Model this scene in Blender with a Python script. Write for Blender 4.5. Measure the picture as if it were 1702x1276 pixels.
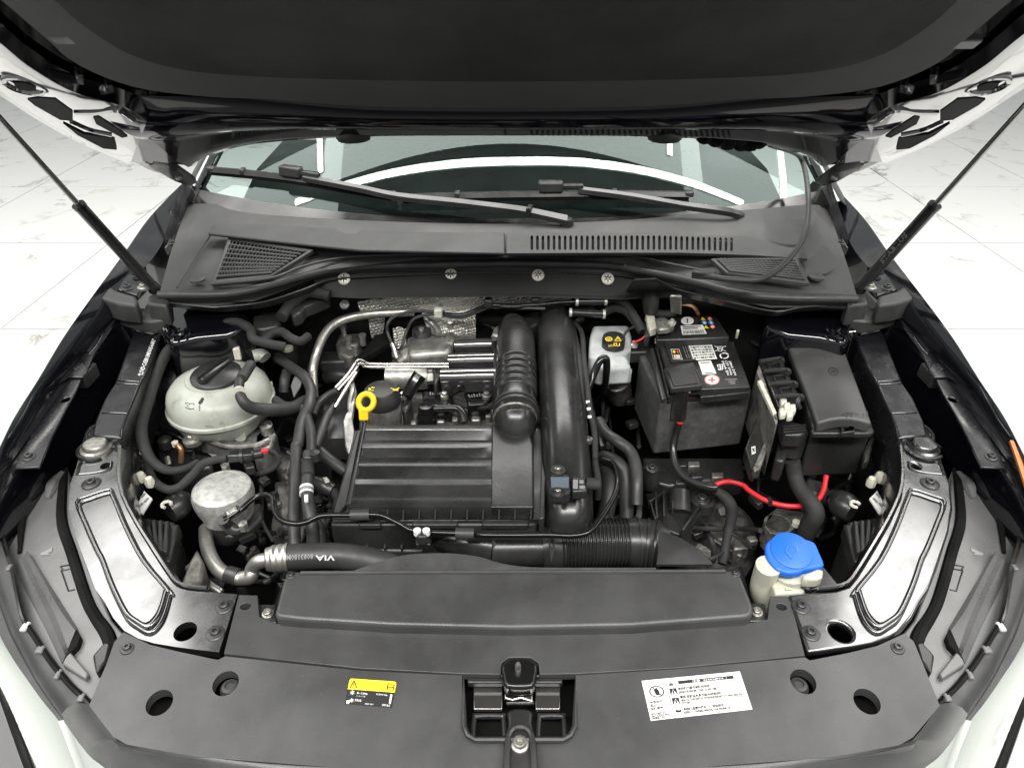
import bpy, bmesh, math, random
from mathutils import Vector, Matrix
from mathutils.bvhtree import BVHTree
from mathutils.geometry import tessellate_polygon
random.seed(7)
for o in list(bpy.data.objects): bpy.data.objects.remove(o)
SC = bpy.context.scene
COL = SC.collection
# ------------------------------------------------------------------ camera
PW, PH, FPX, CZ = 1702.0, 1276.0, 1180.0, 1.62
PITCH = math.radians(32.8)
SP, CP = math.sin(PITCH), math.cos(PITCH)
cam_d = bpy.data.cameras.new('camera'); cam = bpy.data.objects.new('camera', cam_d); COL.objects.link(cam)
cam.location = (0, 0, CZ); cam.rotation_euler = (math.radians(90) - PITCH, 0, 0)
cam_d.sensor_fit = 'HORIZONTAL'; cam_d.sensor_width = 36.0; cam_d.lens = 36.0 * FPX / PW
cam_d.clip_start = 0.02; cam_d.clip_end = 200
SC.camera = cam
# ------------------------------------------------------------------ light: white workshop hall, soft and even
WORLD_STRENGTH = 0.40
w = bpy.data.worlds.new('World'); SC.world = w; w.use_nodes = True
bg = w.node_tree.nodes['Background']; bg.inputs[0].default_value = (0.97, 1.0, 0.985, 1); bg.inputs[1].default_value = WORLD_STRENGTH
def area(name, loc, rot, sx, sy, power, col=(1, 1, 1)):
    d = bpy.data.lights.new(name, 'AREA'); d.shape = 'RECTANGLE'; d.size = sx; d.size_y = sy; d.energy = power; d.color = col
    o = bpy.data.objects.new(name, d); COL.objects.link(o); o.location = loc
    o.rotation_euler = tuple(math.radians(a) for a in rot); return o
LAMPS = [('added_overhead_lamp', (0.0, -0.7, 3.2), (0, 0, 0), 3.4, 0.4, 160),  # bar added above the camera to lift the bay and its highlights
         ('added_overhead_lamp', (-1.9, 1.02, 3.3), (0, 0, 0), 1.2, 3.85, 86),  # side pair added to mirror as bright ceiling in the headlamp carriers
         ('added_overhead_lamp', (1.9, 1.02, 3.3), (0, 0, 0), 1.2, 3.85, 86),
         ('added_overhead_lamp', (-4.6, 3.2, 3.3), (0, 0, 0), 0.8, 5.0, 95),  # far pair added to whiten the floor
         ('added_overhead_lamp', (4.6, 3.2, 3.3), (0, 0, 0), 0.8, 5.0, 95),
         ('added_overhead_lamp', (0.0, 3.42, 3.4), (0, 0, 0), 3.0, 1.5, 110)]  # added panel, makes the pale band mirrored in the windscreen
for a in LAMPS: area(*a, col=(1.0, 0.985, 0.95))
SC.view_settings.view_transform = 'Standard'; SC.view_settings.look = 'None'
SC.view_settings.exposure = 0.0; SC.view_settings.gamma = 1.0; SC.view_settings.use_curve_mapping = False
SC.render.engine = 'CYCLES'; SC.cycles.max_bounces = 8; SC.cycles.transparent_max_bounces = 12

# ------------------------------------------------------------------ pixel -> place
def ray(px, py):
    u = (px - PW / 2) / FPX; v = (PH / 2 - py) / FPX
    return Vector((u, CP + v * SP, -SP + v * CP))
def P(px, py, z):
    """point on the horizontal level z (float) or on the plane z = z0 + sy*(y-y0) + sx*x given as (z0, sy, y0[, sx])"""
    d = ray(px, py)
    if isinstance(z, (int, float)): t = (z - CZ) / d.z
    else:
        z0, sy, y0 = z[0], z[1], z[2]; sx = z[3] if len(z) > 3 else 0
        t = (z0 - sy * y0 - CZ) / (d.z - sy * d.y - sx * d.x)
    return Vector((0, 0, CZ)) + d * t
def PY(px, py, y):
    d = ray(px, py); return Vector((0, 0, CZ)) + d * (y / d.y)
def mpp(p): return (p.y * CP - (p.z - CZ) * SP) / FPX
def toward(p, d):
    return p + (Vector((0, 0, CZ)) - p).normalized() * d
def ZC(ox, oy, s): return lambda x, y: (ox + x / s, oy + y / s)
A1 = ZC(0, 0, 2.835); A2 = ZC(550, 0, 2.835); A3 = ZC(1102, 0, 2.835)
A4 = ZC(0, 420, 3.776); A5 = ZC(420, 440, 3.776); A6 = ZC(800, 440, 3.776); A7 = ZC(1200, 440, 3.39)
B1 = ZC(0, 680, 3.776); B2 = ZC(400, 680, 3.776); B3 = ZC(800, 680, 3.776); B4 = ZC(1200, 680, 3.39)
B5 = ZC(0, 900, 3.394); B6 = ZC(450, 930, 3.687); B7 = ZC(820, 930, 3.687); B8 = ZC(1202, 900, 3.394)
K = lambda x, y: (x, y)
def px(f, l): return [f(*p[:2]) for p in l]
def T(f, l, z=None):
    r = []
    for p in l:
        q = f(p[0], p[1]); r.append(P(q[0], q[1], p[2] if len(p) > 2 else z))
    return r
def cen(py): return 845 + (min(max(py, 420), 1200) - 600) * 10 / 570
def mirx(q): return (2 * cen(q[1]) - q[0], q[1])
def catmull(pts, n=6, closed=False):
    if len(pts) < 3 or n < 2: return list(pts)
    out = []; m = len(pts); rng = m if closed else m - 1
    for i in range(rng):
        if closed: p0, p1, p2, p3 = pts[(i - 1) % m], pts[i], pts[(i + 1) % m], pts[(i + 2) % m]
        else:
            p1, p2 = pts[i], pts[i + 1]
            p0 = pts[i - 1] if i > 0 else p1 * 2 - p2
            p3 = pts[i + 2] if i + 2 < m else p2 * 2 - p1
        for k in range(n):
            t = k / n
            out.append(0.5 * ((2 * p1) + (p2 - p0) * t + (2 * p0 - 5 * p1 + 4 * p2 - p3) * t * t + (3 * p1 - p0 - 3 * p2 + p3) * t ** 3))
    if not closed: out.append(pts[-1])
    return out
def smooth_px(l, n=5, closed=False):
    return [(v.x, v.y) for v in catmull([Vector((a, b, 0)) for a, b in l], n, closed)]
def circ(cx, cy, z, r, n=20, ry=None):
    """circle lying on level z, centred on a pixel; r in metres"""
    c = P(cx, cy, z); out = []
    for i in range(n):
        a = 2 * math.pi * i / n; x = c.x + r * math.cos(a); y = c.y + (ry or r) * math.sin(a)
        zz = z if isinstance(z, (int, float)) else z[0] + z[1] * (y - z[2]) + (z[3] * x if len(z) > 3 else 0)
        out.append(Vector((x, y, zz)))
    return out

# ------------------------------------------------------------------ mesh collector
class G:
    def __init__(s): s.v = []; s.f = []
    def add(s, vs, fs):
        b = len(s.v); s.v += [Vector(v) for v in vs]; s.f += [tuple(b + i for i in f) for f in fs]; return s
    def prism(s, top, dz=0.01, holes=(), vec=None, bottom=True):
        """solid plate: outline (and holes) of 3D points on top, pushed down by dz"""
        vec = vec or Vector((0, 0, -dz)); loops = [list(top)] + [list(h) for h in holes]
        flat = [p for l in loops for p in l]; n = len(flat)
        nrm = Vector((0, 0, 0)); L = loops[0]
        for i in range(len(L)): nrm += L[i].cross(L[(i + 1) % len(L)])
        tris = tessellate_polygon(loops) if holes else [tuple(range(n))]
        fs = []
        up = -vec.normalized()
        for t in tris:
            if holes:
                a, b, c = (flat[i] for i in t); ok = (b - a).cross(c - a).dot(up) > 0
            else:
                ar = Vector((0, 0, 0))
                for i in range(n): ar += (flat[i] - flat[0]).cross(flat[(i + 1) % n] - flat[0])
                ok = ar.dot(up) > 0
            t = tuple(t) if ok else tuple(reversed(t))
            fs.append(t)
            if bottom: fs.append(tuple(i + n for i in reversed(t)))
        o = 0
        for li, l in enumerate(loops):
            m = len(l); ar = Vector((0, 0, 0))
            for i in range(m): ar += (l[i] - l[0]).cross(l[(i + 1) % m] - l[0])
            ccw = ar.dot(up) > 0
            if li: ccw = not ccw
            for i in range(m):
                j = (i + 1) % m
                q = (o + i, o + i + n, o + j + n, o + j)
                fs.append(q if ccw else tuple(reversed(q)))
            o += m
        return s.add(flat + [p + vec for p in flat], fs)
    def loft(s, rails, closed=False, flip=False, caps=False):
        m = len(rails[0]); fs = []
        for i in range(len(rails) - 1):
            for j in range(m if closed else m - 1):
                k = (j + 1) % m
                q = (i * m + j, i * m + k, (i + 1) * m + k, (i + 1) * m + j)
                fs.append(tuple(reversed(q)) if flip else q)
        if caps:
            a = tuple(range(m)); b = tuple((len(rails) - 1) * m + j for j in range(m))
            fs += [a if flip else tuple(reversed(a)), tuple(reversed(b)) if flip else b]
        return s.add([p for r in rails for p in r], fs)
    def sheet(s, rails, th=0.003):
        """loft with thickness (closed solid)"""
        m = len(rails[0]); n = len(rails); top = [p for r in rails for p in r]
        nr = []
        for i in range(n):
            for j in range(m):
                a = rails[min(i + 1, n - 1)][j] - rails[max(i - 1, 0)][j]
                b = rails[i][min(j + 1, m - 1)] - rails[i][max(j - 1, 0)]
                c = a.cross(b); nr.append(c.normalized() if c.length > 1e-12 else Vector((0, 0, 1)))
        sgn = -1 if sum((v.z + 1e-6) for v in nr) > 0 else 1
        bot = [p + v * sgn * th for p, v in zip(top, nr)]
        N = n * m; fs = []
        for i in range(n - 1):
            for j in range(m - 1):
                a, b, c, d = i * m + j, i * m + j + 1, (i + 1) * m + j + 1, (i + 1) * m + j
                fs.append((a, d, c, b) if sgn < 0 else (a, b, c, d)); fs.append((a + N, b + N, c + N, d + N) if sgn < 0 else (a + N, d + N, c + N, b + N))
        rim = [j for j in range(m)] + [i * m + m - 1 for i in range(1, n)] + [(n - 1) * m + j for j in range(m - 2, -1, -1)] + [i * m for i in range(n - 2, 0, -1)]
        for i in range(len(rim)):
            a, b = rim[i], rim[(i + 1) % len(rim)]; fs.append((a, b, b + N, a + N) if sgn < 0 else (a, a + N, b + N, b))
        return s.add(top + bot, fs)
    def tube(s, pts, r, seg=12, n=6, caps=True, closed=False, rf=None):
        """round tube; r a number or one radius per point; rf(t) multiplies it along the length"""
        rr = r if isinstance(r, (list, tuple)) else [r] * len(pts)
        q = [Vector((p.x, p.y, p.z)) for p in pts]
        c = catmull(q, n, closed); rad = [v.x for v in catmull([Vector((x, 0, 0)) for x in rr], n, closed)]
        if rf:
            # resample evenly for ribs
            L = [0]
            for i in range(1, len(c)): L.append(L[-1] + (c[i] - c[i - 1]).length)
            N = rf[1]; c2 = []; r2 = []; k = 0
            for i in range(N + 1):
                d = L[-1] * i / N
                while k < len(L) - 2 and L[k + 1] < d: k += 1
                t = (d - L[k]) / max(1e-9, L[k + 1] - L[k]); c2.append(c[k].lerp(c[k + 1], t)); r2.append((rad[k] * (1 - t) + rad[k + 1] * t) * rf[0](i / N))
            c, rad = c2, r2
        rails = []; up = None
        for i, p in enumerate(c):
            if closed: d = c[(i + 1) % len(c)] - c[i - 1]
            else: d = c[min(i + 1, len(c) - 1)] - c[max(i - 1, 0)]
            d.normalize()
            if up is None:
                up = Vector((0, 0, 1)) if abs(d.z) < 0.9 else Vector((0, 1, 0))
            up = (up - d * up.dot(d)); up.normalize(); sd = d.cross(up)
            rails.append([p + (up * math.sin(2 * math.pi * j / seg) + sd * math.cos(2 * math.pi * j / seg)) * rad[i] for j in range(seg)])
        if closed: rails.append(rails[0])
        return s.loft(rails, closed=True, caps=caps and not closed, flip=False)
    def lathe(s, c, prof, seg=28, axis=None, mod=None):
        """turned body round an axis (default up): prof = [(radius, height), ...] from the bottom to the top"""
        ax = (axis or Vector((0, 0, 1))).normalized()
        u = ax.orthogonal().normalized() if axis else Vector((1, 0, 0)); v = ax.cross(u); rails = []
        for k, (r, h) in enumerate(prof):
            rails.append([c + ax * h + (u * math.cos(2 * math.pi * j / seg) + v * math.sin(2 * math.pi * j / seg)) * max(r, 1e-5) * (mod(j, k) if mod else 1) for j in range(seg)])
        return s.loft(rails, closed=True, caps=True)
    def box(s, c, sz, ax=None):
        """box round a centre; ax = (x axis, y axis, z axis) optional"""
        X, Y, Zv = ax or (Vector((1, 0, 0)), Vector((0, 1, 0)), Vector((0, 0, 1)))
        vs = [c + X * (sz[0] / 2 * i) + Y * (sz[1] / 2 * j) + Zv * (sz[2] / 2 * k) for k in (-1, 1) for j in (-1, 1) for i in (-1, 1)]
        return s.add(vs, [(0, 2, 3, 1), (4, 5, 7, 6), (0, 1, 5, 4), (2, 6, 7, 3), (0, 4, 6, 2), (1, 3, 7, 5)])
    def bar(s, a, b, wd, ht, up=None):
        d = (b - a); L = d.length; d = d.normalized(); u = up or Vector((0, 0, 1)); u = (u - d * u.dot(d)).normalized(); sd = d.cross(u)
        return s.box((a + b) / 2, (L, wd, ht), (d, sd, u))
    def bvh(s): return BVHTree.FromPolygons([tuple(v) for v in s.v], s.f)

WL = {}
def new_mesh(name, g):
    me = bpy.data.meshes.new(name); me.from_pydata([tuple(v) for v in g.v], [], g.f); me.update(); return me
def mk(name, g, mat, parent=None, bevel=0, seg=2, sharp=38, label=None, cat=None, group=None, kind=None, me=None, solid=True):
    lo = Vector((min(v.x for v in g.v), min(v.y for v in g.v), min(v.z for v in g.v))); hi = Vector((max(v.x for v in g.v), max(v.y for v in g.v), max(v.z for v in g.v)))
    c = (lo + hi) / 2
    m = bpy.data.meshes.new(name); m.from_pydata([tuple(v - c) for v in g.v], [], g.f)
    bm = bmesh.new(); bm.from_mesh(m)
    bmesh.ops.remove_doubles(bm, verts=bm.verts, dist=1e-5)
    if solid: bmesh.ops.recalc_face_normals(bm, faces=bm.faces)
    if bevel: bmesh.ops.dissolve_limit(bm, angle_limit=0.004, verts=bm.verts, edges=bm.edges)
    bm.to_mesh(m); bm.free()
    m.materials.append(mat)
    m.polygons.foreach_set('use_smooth', [True] * len(m.polygons))
    m.set_sharp_from_angle(angle=math.radians(sharp))
    o = bpy.data.objects.new(name, m); COL.objects.link(o)
    if parent: o.parent = parent; o.location = c - WL[parent.name]
    else: o.location = c
    WL[o.name] = c
    if bevel:
        b = o.modifiers.new('bevel', 'BEVEL'); b.width = bevel; b.segments = seg; b.limit_method = 'ANGLE'; b.angle_limit = math.radians(35); b.harden_normals = False
    tag(o, label, cat, group, kind)
    return o
def tag(o, label=None, cat=None, group=None, kind=None):
    if label: o['label'] = label
    if cat: o['category'] = cat
    if group: o['group'] = group
    if kind: o['kind'] = kind
def thing(name, loc, label, cat, group=None):
    o = bpy.data.objects.new(name, None); COL.objects.link(o); o.location = loc; o.empty_display_size = 0.05; WL[o.name] = Vector(loc)
    tag(o, label, cat, group); return o

def sub(name, loc, parent, label=None):
    o = bpy.data.objects.new(name, None); COL.objects.link(o); o.empty_display_size = 0.05; o.parent = parent; o.location = Vector(loc) - WL[parent.name]; WL[o.name] = Vector(loc)
    tag(o, label); return o

# ------------------------------------------------------------------ materials
def mat(name, base, rough=0.5, metal=0.0, spec=0.5, coat=0.0, coat_rough=0.05, var=None, rvar=None, bump=None, emit=None, sss=0.0, trans=0.0, dust=None):
    m = bpy.data.materials.new(name); m.use_nodes = True; nt = m.node_tree; N = nt.nodes; L = nt.links
    b = N['Principled BSDF']; base = tuple(base) if not isinstance(base, (int, float)) else (base,) * 3
    b.inputs['Base Color'].default_value = (*base, 1); b.inputs['Roughness'].default_value = rough; b.inputs['Metallic'].default_value = metal
    b.inputs['Specular IOR Level'].default_value = spec; b.inputs['Coat Weight'].default_value = coat; b.inputs['Coat Roughness'].default_value = coat_rough
    if sss: b.inputs['Subsurface Weight'].default_value = sss; b.inputs['Subsurface Radius'].default_value = (0.02, 0.02, 0.018)
    if trans: b.inputs['Transmission Weight'].default_value = trans
    if emit: b.inputs['Emission Color'].default_value = (*emit[0], 1); b.inputs['Emission Strength'].default_value = emit[1]
    tc = N.new('ShaderNodeTexCoord')
    def noise(sc, det=4, ro=0.6, coord='Object'):
        t = N.new('ShaderNodeTexNoise'); t.inputs['Scale'].default_value = sc; t.inputs['Detail'].default_value = det; t.inputs['Roughness'].default_value = ro
        L.new(tc.outputs[coord], t.inputs['Vector']); return t
    colsock = None
    if var:      # (scale, second colour, low, high)
        t = noise(var[0], 6); r = N.new('ShaderNodeMapRange'); r.inputs['From Min'].default_value = var[2]; r.inputs['From Max'].default_value = var[3]
        L.new(t.outputs['Fac'], r.inputs['Value']); x = N.new('ShaderNodeMix'); x.data_type = 'RGBA'
        c2 = var[1] if not isinstance(var[1], (int, float)) else (var[1],) * 3
        x.inputs['A'].default_value = (*base, 1); x.inputs['B'].default_value = (*c2, 1); L.new(r.outputs['Result'], x.inputs['Factor']); L.new(x.outputs['Result'], b.inputs['Base Color']); colsock = x.outputs['Result']
    if dust:     # (scale, colour, threshold): sparse pale specks and smears
        t = noise(dust[0], 8, 0.75); r = N.new('ShaderNodeMapRange'); r.inputs['From Min'].default_value = dust[2]; r.inputs['From Max'].default_value = dust[2] + 0.12
        r.inputs['To Max'].default_value = 0.7
        L.new(t.outputs['Fac'], r.inputs['Value']); x = N.new('ShaderNodeMix'); x.data_type = 'RGBA'
        c2 = dust[1] if not isinstance(dust[1], (int, float)) else (dust[1],) * 3
        if colsock: L.new(colsock, x.inputs['A'])
        else: x.inputs['A'].default_value = (*base, 1)
        x.inputs['B'].default_value = (*c2, 1); L.new(r.outputs['Result'], x.inputs['Factor']); L.new(x.outputs['Result'], b.inputs['Base Color'])
    if rvar:     # (scale, roughness low, roughness high)
        t = noise(rvar[0], 5); r = N.new('ShaderNodeMapRange'); r.inputs['From Min'].default_value = 0.35; r.inputs['From Max'].default_value = 0.65
        r.inputs['To Min'].default_value = rvar[1]; r.inputs['To Max'].default_value = rvar[2]; L.new(t.outputs['Fac'], r.inputs['Value']); L.new(r.outputs['Result'], b.inputs['Roughness'])
    if bump:     # (scale, strength, distance)
        t = noise(bump[0], 3); u = N.new('ShaderNodeBump'); u.inputs['Strength'].default_value = bump[1]; u.inputs['Distance'].default_value = bump[2]
        L.new(t.outputs['Fac'], u.inputs['Height']); L.new(u.outputs['Normal'], b.inputs['Normal'])
    return m
M = {}
M['trim'] = mat('textured_grey_trim', 0.040, 0.36, var=(11, 0.060, 0.38, 0.66), rvar=(4, 0.26, 0.46), bump=(900, 0.25, 0.0006), dust=(60, 0.24, 0.655))
M['cowl'] = mat('cowl_plastic', 0.038, 0.42, var=(6, 0.060, 0.35, 0.7), rvar=(8, 0.45, 0.6), bump=(900, 0.2, 0.0006))
M['plastic'] = mat('black_plastic', 0.017, 0.32, rvar=(11, 0.24, 0.42), bump=(700, 0.15, 0.0005), var=(7, 0.036, 0.4, 0.7))
M['satin'] = mat('satin_black_plastic', 0.014, 0.22, rvar=(7, 0.15, 0.34), bump=(800, 0.08, 0.0004), dust=(70, 0.08, 0.68), var=(9, 0.032, 0.4, 0.7))
M['gloss'] = mat('gloss_black_plastic', 0.008, 0.14, rvar=(14, 0.10, 0.22))
M['lidgrey'] = mat('highlit_black_plastic', 0.050, 0.40, rvar=(6, 0.32, 0.46), var=(7, 0.075, 0.4, 0.7), bump=(800, 0.1, 0.0004))  # base lightened to carry the lid's broad highlight from overhead
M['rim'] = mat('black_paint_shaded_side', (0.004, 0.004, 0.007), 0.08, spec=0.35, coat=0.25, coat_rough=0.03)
M['rubber'] = mat('hose_rubber', 0.030, 0.48, rvar=(25, 0.38, 0.58), var=(20, 0.048, 0.45, 0.75), bump=(250, 0.15, 0.0006))
M['cloth'] = mat('cloth_tape', 0.016, 0.75, bump=(500, 0.6, 0.001), var=(40, 0.03, 0.4, 0.7))
M['paint'] = mat('black_paint', (0.004, 0.004, 0.006), 0.12, coat=1.0, coat_rough=0.03, rvar=(12, 0.08, 0.2))
M['paintd'] = mat('black_paint_dusty', (0.008, 0.008, 0.010), 0.25, coat=0.6, coat_rough=0.12, rvar=(20, 0.15, 0.4), dust=(60, 0.05, 0.66))
M['carrier'] = mat('lacquered_black_steel', (0.012, 0.012, 0.012), 0.18, spec=1.0, coat=1.0, coat_rough=0.12, rvar=(14, 0.12, 0.32), dust=(30, 0.04, 0.70))
M['carrier'].node_tree.nodes['Principled BSDF'].inputs['IOR'].default_value = 1.75
M['flange'] = mat('lacquered_bonnet_steel', (0.006, 0.006, 0.008), 0.10, spec=1.0, coat=1.0, coat_rough=0.04)
M['flange'].node_tree.nodes['Principled BSDF'].inputs['IOR'].default_value = 2.2
M['firewall'] = mat('bulkhead_mat', 0.012, 0.55, spec=0.3, var=(14, 0.02, 0.4, 0.7), bump=(300, 0.3, 0.001))
M['dark'] = mat('dark_interior', 0.005, 0.7, spec=0.12, var=(14, 0.012, 0.4, 0.7))
M['alu'] = mat('cast_aluminium', (0.50, 0.50, 0.48), 0.42, metal=0.85, var=(45, (0.28, 0.27, 0.25), 0.4, 0.65), bump=(160, 0.5, 0.0015), rvar=(30, 0.32, 0.55))
M['alud'] = mat('grimy_cast_aluminium', (0.30, 0.29, 0.27), 0.5, metal=0.7, var=(40, (0.10, 0.095, 0.085), 0.4, 0.65), bump=(160, 0.6, 0.0018))
M['pipe'] = mat('drawn_aluminium_pipe', (0.62, 0.61, 0.58), 0.38, metal=0.9, var=(30, (0.42, 0.40, 0.36), 0.45, 0.7), rvar=(30, 0.3, 0.5))
M['can'] = mat('bare_aluminium_can', (0.52, 0.52, 0.50), 0.5, metal=0.55, var=(90, (0.34, 0.34, 0.32), 0.45, 0.65), bump=(220, 0.25, 0.001))
M['chrome'] = mat('bright_steel', (0.50, 0.485, 0.46), 0.26, metal=1.0, rvar=(40, 0.2, 0.34))
M['darkchrome'] = mat('dark_polished_steel', (0.30, 0.295, 0.285), 0.13, metal=0.9, rvar=(30, 0.09, 0.2))
M['zinc'] = mat('zinc_plated_bolt', (0.42, 0.41, 0.38), 0.4, metal=0.85, var=(120, (0.2, 0.19, 0.17), 0.45, 0.65))
M['boltd'] = mat('black_zinc_bolt', (0.07, 0.07, 0.07), 0.35, metal=0.6, rvar=(80, 0.25, 0.5))
M['tank'] = mat('milky_tank_plastic', (0.44, 0.46, 0.41), 0.36, sss=0.25, var=(12, (0.30, 0.31, 0.26), 0.42, 0.7), dust=(26, (0.16, 0.15, 0.11), 0.58), bump=(60, 0.06, 0.001))
M['tankw'] = mat('clouded_white_plastic', (0.55, 0.57, 0.57), 0.38, sss=0.2, var=(25, (0.36, 0.38, 0.38), 0.45, 0.7))
M['bottle'] = mat('washer_bottle_plastic', (0.54, 0.54, 0.46), 0.4, sss=0.3, var=(14, (0.42, 0.41, 0.32), 0.4, 0.7), dust=(40, (0.3, 0.28, 0.2), 0.64))
M['bluegrey'] = mat('blue_grey_resin', (0.10, 0.125, 0.15), 0.35, rvar=(20, 0.28, 0.45))
M['yellow'] = mat('yellow_plastic', (0.86, 0.56, 0.01), 0.38)
M['blue'] = mat('blue_plastic', (0.015, 0.13, 0.60), 0.42, rvar=(30, 0.36, 0.5))
M['red'] = mat('red_cable', (0.62, 0.025, 0.035), 0.35)
M['amber'] = mat('painted_warm_reflection', (0.50, 0.17, 0.05), 0.4)  # colour of the warm reflection on the wing
M['white'] = mat('white_print', 0.78, 0.5)
M['label'] = mat('paper_label', (0.74, 0.74, 0.71), 0.45, var=(60, (0.64, 0.64, 0.6), 0.5, 0.7))
M['black'] = mat('black_print', 0.012, 0.5)
M['grey'] = mat('grey_print', 0.22, 0.5)
M['yprint'] = mat('yellow_print', (0.85, 0.62, 0.02), 0.45)
M['rprint'] = mat('red_print', (0.75, 0.05, 0.03), 0.45)
M['bprint'] = mat('blue_print', (0.05, 0.25, 0.65), 0.45)
M['ivory'] = mat('ivory_connector', (0.62, 0.61, 0.52), 0.45, var=(90, (0.45, 0.44, 0.36), 0.45, 0.65))
M['felt'] = mat('bonnet_felt', 0.030, 0.95, spec=0.15, var=(4, 0.050, 0.38, 0.66), bump=(420, 0.8, 0.0015), dust=(130, 0.10, 0.67))
M['feltedge'] = mat('paler_felt_edge', 0.058, 0.8, spec=0.25, var=(4, 0.074, 0.35, 0.7), bump=(420, 0.6, 0.0012), dust=(150, 0.11, 0.66))  # felt in a paler tone for the lining's border
M['jacket'] = mat('battery_jacket_felt', 0.055, 0.85, spec=0.25, var=(60, 0.085, 0.4, 0.65), bump=(380, 0.6, 0.0012))
M['clear'] = mat('clear_lens', (0.46, 0.49, 0.46), 0.08, coat=1.0, coat_rough=0.02, metal=0.3)
M['greyhousing'] = mat('grey_lamp_housing', 0.115, 0.30, rvar=(7, 0.22, 0.40), var=(9, 0.17, 0.4, 0.7), dust=(30, 0.2, 0.66))
M['copper'] = mat('copper_pipe', (0.55, 0.30, 0.16), 0.4, metal=0.8)
M['beige'] = mat('pale_clip', (0.62, 0.60, 0.5), 0.5)
M['pearl'] = mat('white_clip', (0.66, 0.64, 0.58), 0.4, metal=0.4)

# foil heat shield: embossed dimples
m = mat('embossed_foil', (0.72, 0.71, 0.68), 0.34, metal=0.5, var=(30, (0.45, 0.42, 0.36), 0.4, 0.7)); M['foil'] = m
nt = m.node_tree; N = nt.nodes; L = nt.links
tc = N.new('ShaderNodeTexCoord'); vo = N.new('ShaderNodeTexVoronoi'); vo.inputs['Scale'].default_value = 150; vo.inputs['Randomness'].default_value = 0.25
mp = N.new('ShaderNodeMapping'); mp.inputs['Rotation'].default_value = (0.4, 0.2, 0.6); L.new(tc.outputs['Object'], mp.inputs['Vector']); L.new(mp.outputs['Vector'], vo.inputs['Vector'])
bu = N.new('ShaderNodeBump'); bu.inputs['Strength'].default_value = 1.0; bu.inputs['Distance'].default_value = 0.005; L.new(vo.outputs['Distance'], bu.inputs['Height']); L.new(bu.outputs['Normal'], N['Principled BSDF'].inputs['Normal'])

# white marble tile with grey veins, different on every tile
m = mat('marble_tile', (0.80, 0.80, 0.78), 0.07); M['marble'] = m
nt = m.node_tree; N = nt.nodes; L = nt.links; b = N['Principled BSDF']
tc = N.new('ShaderNodeTexCoord'); oi = N.new('ShaderNodeObjectInfo'); ad = N.new('ShaderNodeVectorMath'); ad.operation = 'MULTIPLY_ADD'
cb = N.new('ShaderNodeCombineXYZ'); mu = N.new('ShaderNodeMath'); mu.operation = 'MULTIPLY'; mu.inputs[1].default_value = 40
L.new(oi.outputs['Random'], mu.inputs[0]); L.new(mu.outputs[0], cb.inputs[0]); L.new(mu.outputs[0], cb.inputs[1])
va = N.new('ShaderNodeVectorMath'); va.operation = 'ADD'; L.new(tc.outputs['Object'], va.inputs[0]); L.new(cb.outputs[0], va.inputs[1])
n1 = N.new('ShaderNodeTexNoise'); n1.inputs['Scale'].default_value = 1.6; n1.inputs['Detail'].default_value = 7; n1.inputs['Roughness'].default_value = 0.62; n1.inputs['Distortion'].default_value = 0.6
L.new(va.outputs[0], n1.inputs['Vector'])
s1 = N.new('ShaderNodeMath'); s1.operation = 'SUBTRACT'; s1.inputs[1].default_value = 0.5; L.new(n1.outputs['Fac'], s1.inputs[0])
a1 = N.new('ShaderNodeMath'); a1.operation = 'ABSOLUTE'; L.new(s1.outputs[0], a1.inputs[0])
r1 = N.new('ShaderNodeMapRange'); r1.inputs['From Min'].default_value = 0.0; r1.inputs['From Max'].default_value = 0.026; r1.inputs['To Min'].default_value = 1; r1.inputs['To Max'].default_value = 0; L.new(a1.outputs[0], r1.inputs['Value'])
n2 = N.new('ShaderNodeTexNoise'); n2.inputs['Scale'].default_value = 2.2; n2.inputs['Detail'].default_value = 3; L.new(va.outputs[0], n2.inputs['Vector'])
r2 = N.new('ShaderNodeMapRange'); r2.inputs['From Min'].default_value = 0.5; r2.inputs['From Max'].default_value = 0.68; L.new(n2.outputs['Fac'], r2.inputs['Value'])
mm = N.new('ShaderNodeMath'); mm.operation = 'MULTIPLY'; L.new(r1.outputs[0], mm.inputs[0]); L.new(r2.outputs[0], mm.inputs[1])
mx = N.new('ShaderNodeMix'); mx.data_type = 'RGBA'; mx.inputs['A'].default_value = (0.80, 0.80, 0.785, 1); mx.inputs['B'].default_value = (0.30, 0.285, 0.25, 1)
L.new(mm.outputs[0], mx.inputs['Factor']); L.new(mx.outputs['Result'], b.inputs['Base Color'])
M['grout'] = mat('grout', 0.17, 0.8)

# windscreen: tinted clear pane, mirror reflection by Fresnel
m = bpy.data.materials.new('windscreen_glass'); m.use_nodes = True; nt = m.node_tree; N = nt.nodes; L = nt.links; M['glass'] = m
N.remove(N['Principled BSDF']); tr = N.new('ShaderNodeBsdfTransparent'); tr.inputs[0].default_value = (0.62, 0.74, 0.71, 1)
gl = N.new('ShaderNodeBsdfGlossy'); gl.inputs['Roughness'].default_value = 0.0; gl.inputs[0].default_value = (0.85, 1.0, 0.97, 1)
fr = N.new('ShaderNodeFresnel'); fr.inputs[0].default_value = 1.43; mixs = N.new('ShaderNodeMixShader')
L.new(fr.outputs[0], mixs.inputs[0]); L.new(tr.outputs[0], mixs.inputs[1]); L.new(gl.outputs[0], mixs.inputs[2]); L.new(mixs.outputs[0], N['Material Output'].inputs[0])
M['led'] = mat('led_tube', (1, 1, 1), 0.4, emit=((1.0, 0.98, 0.9), 40.0))

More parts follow.
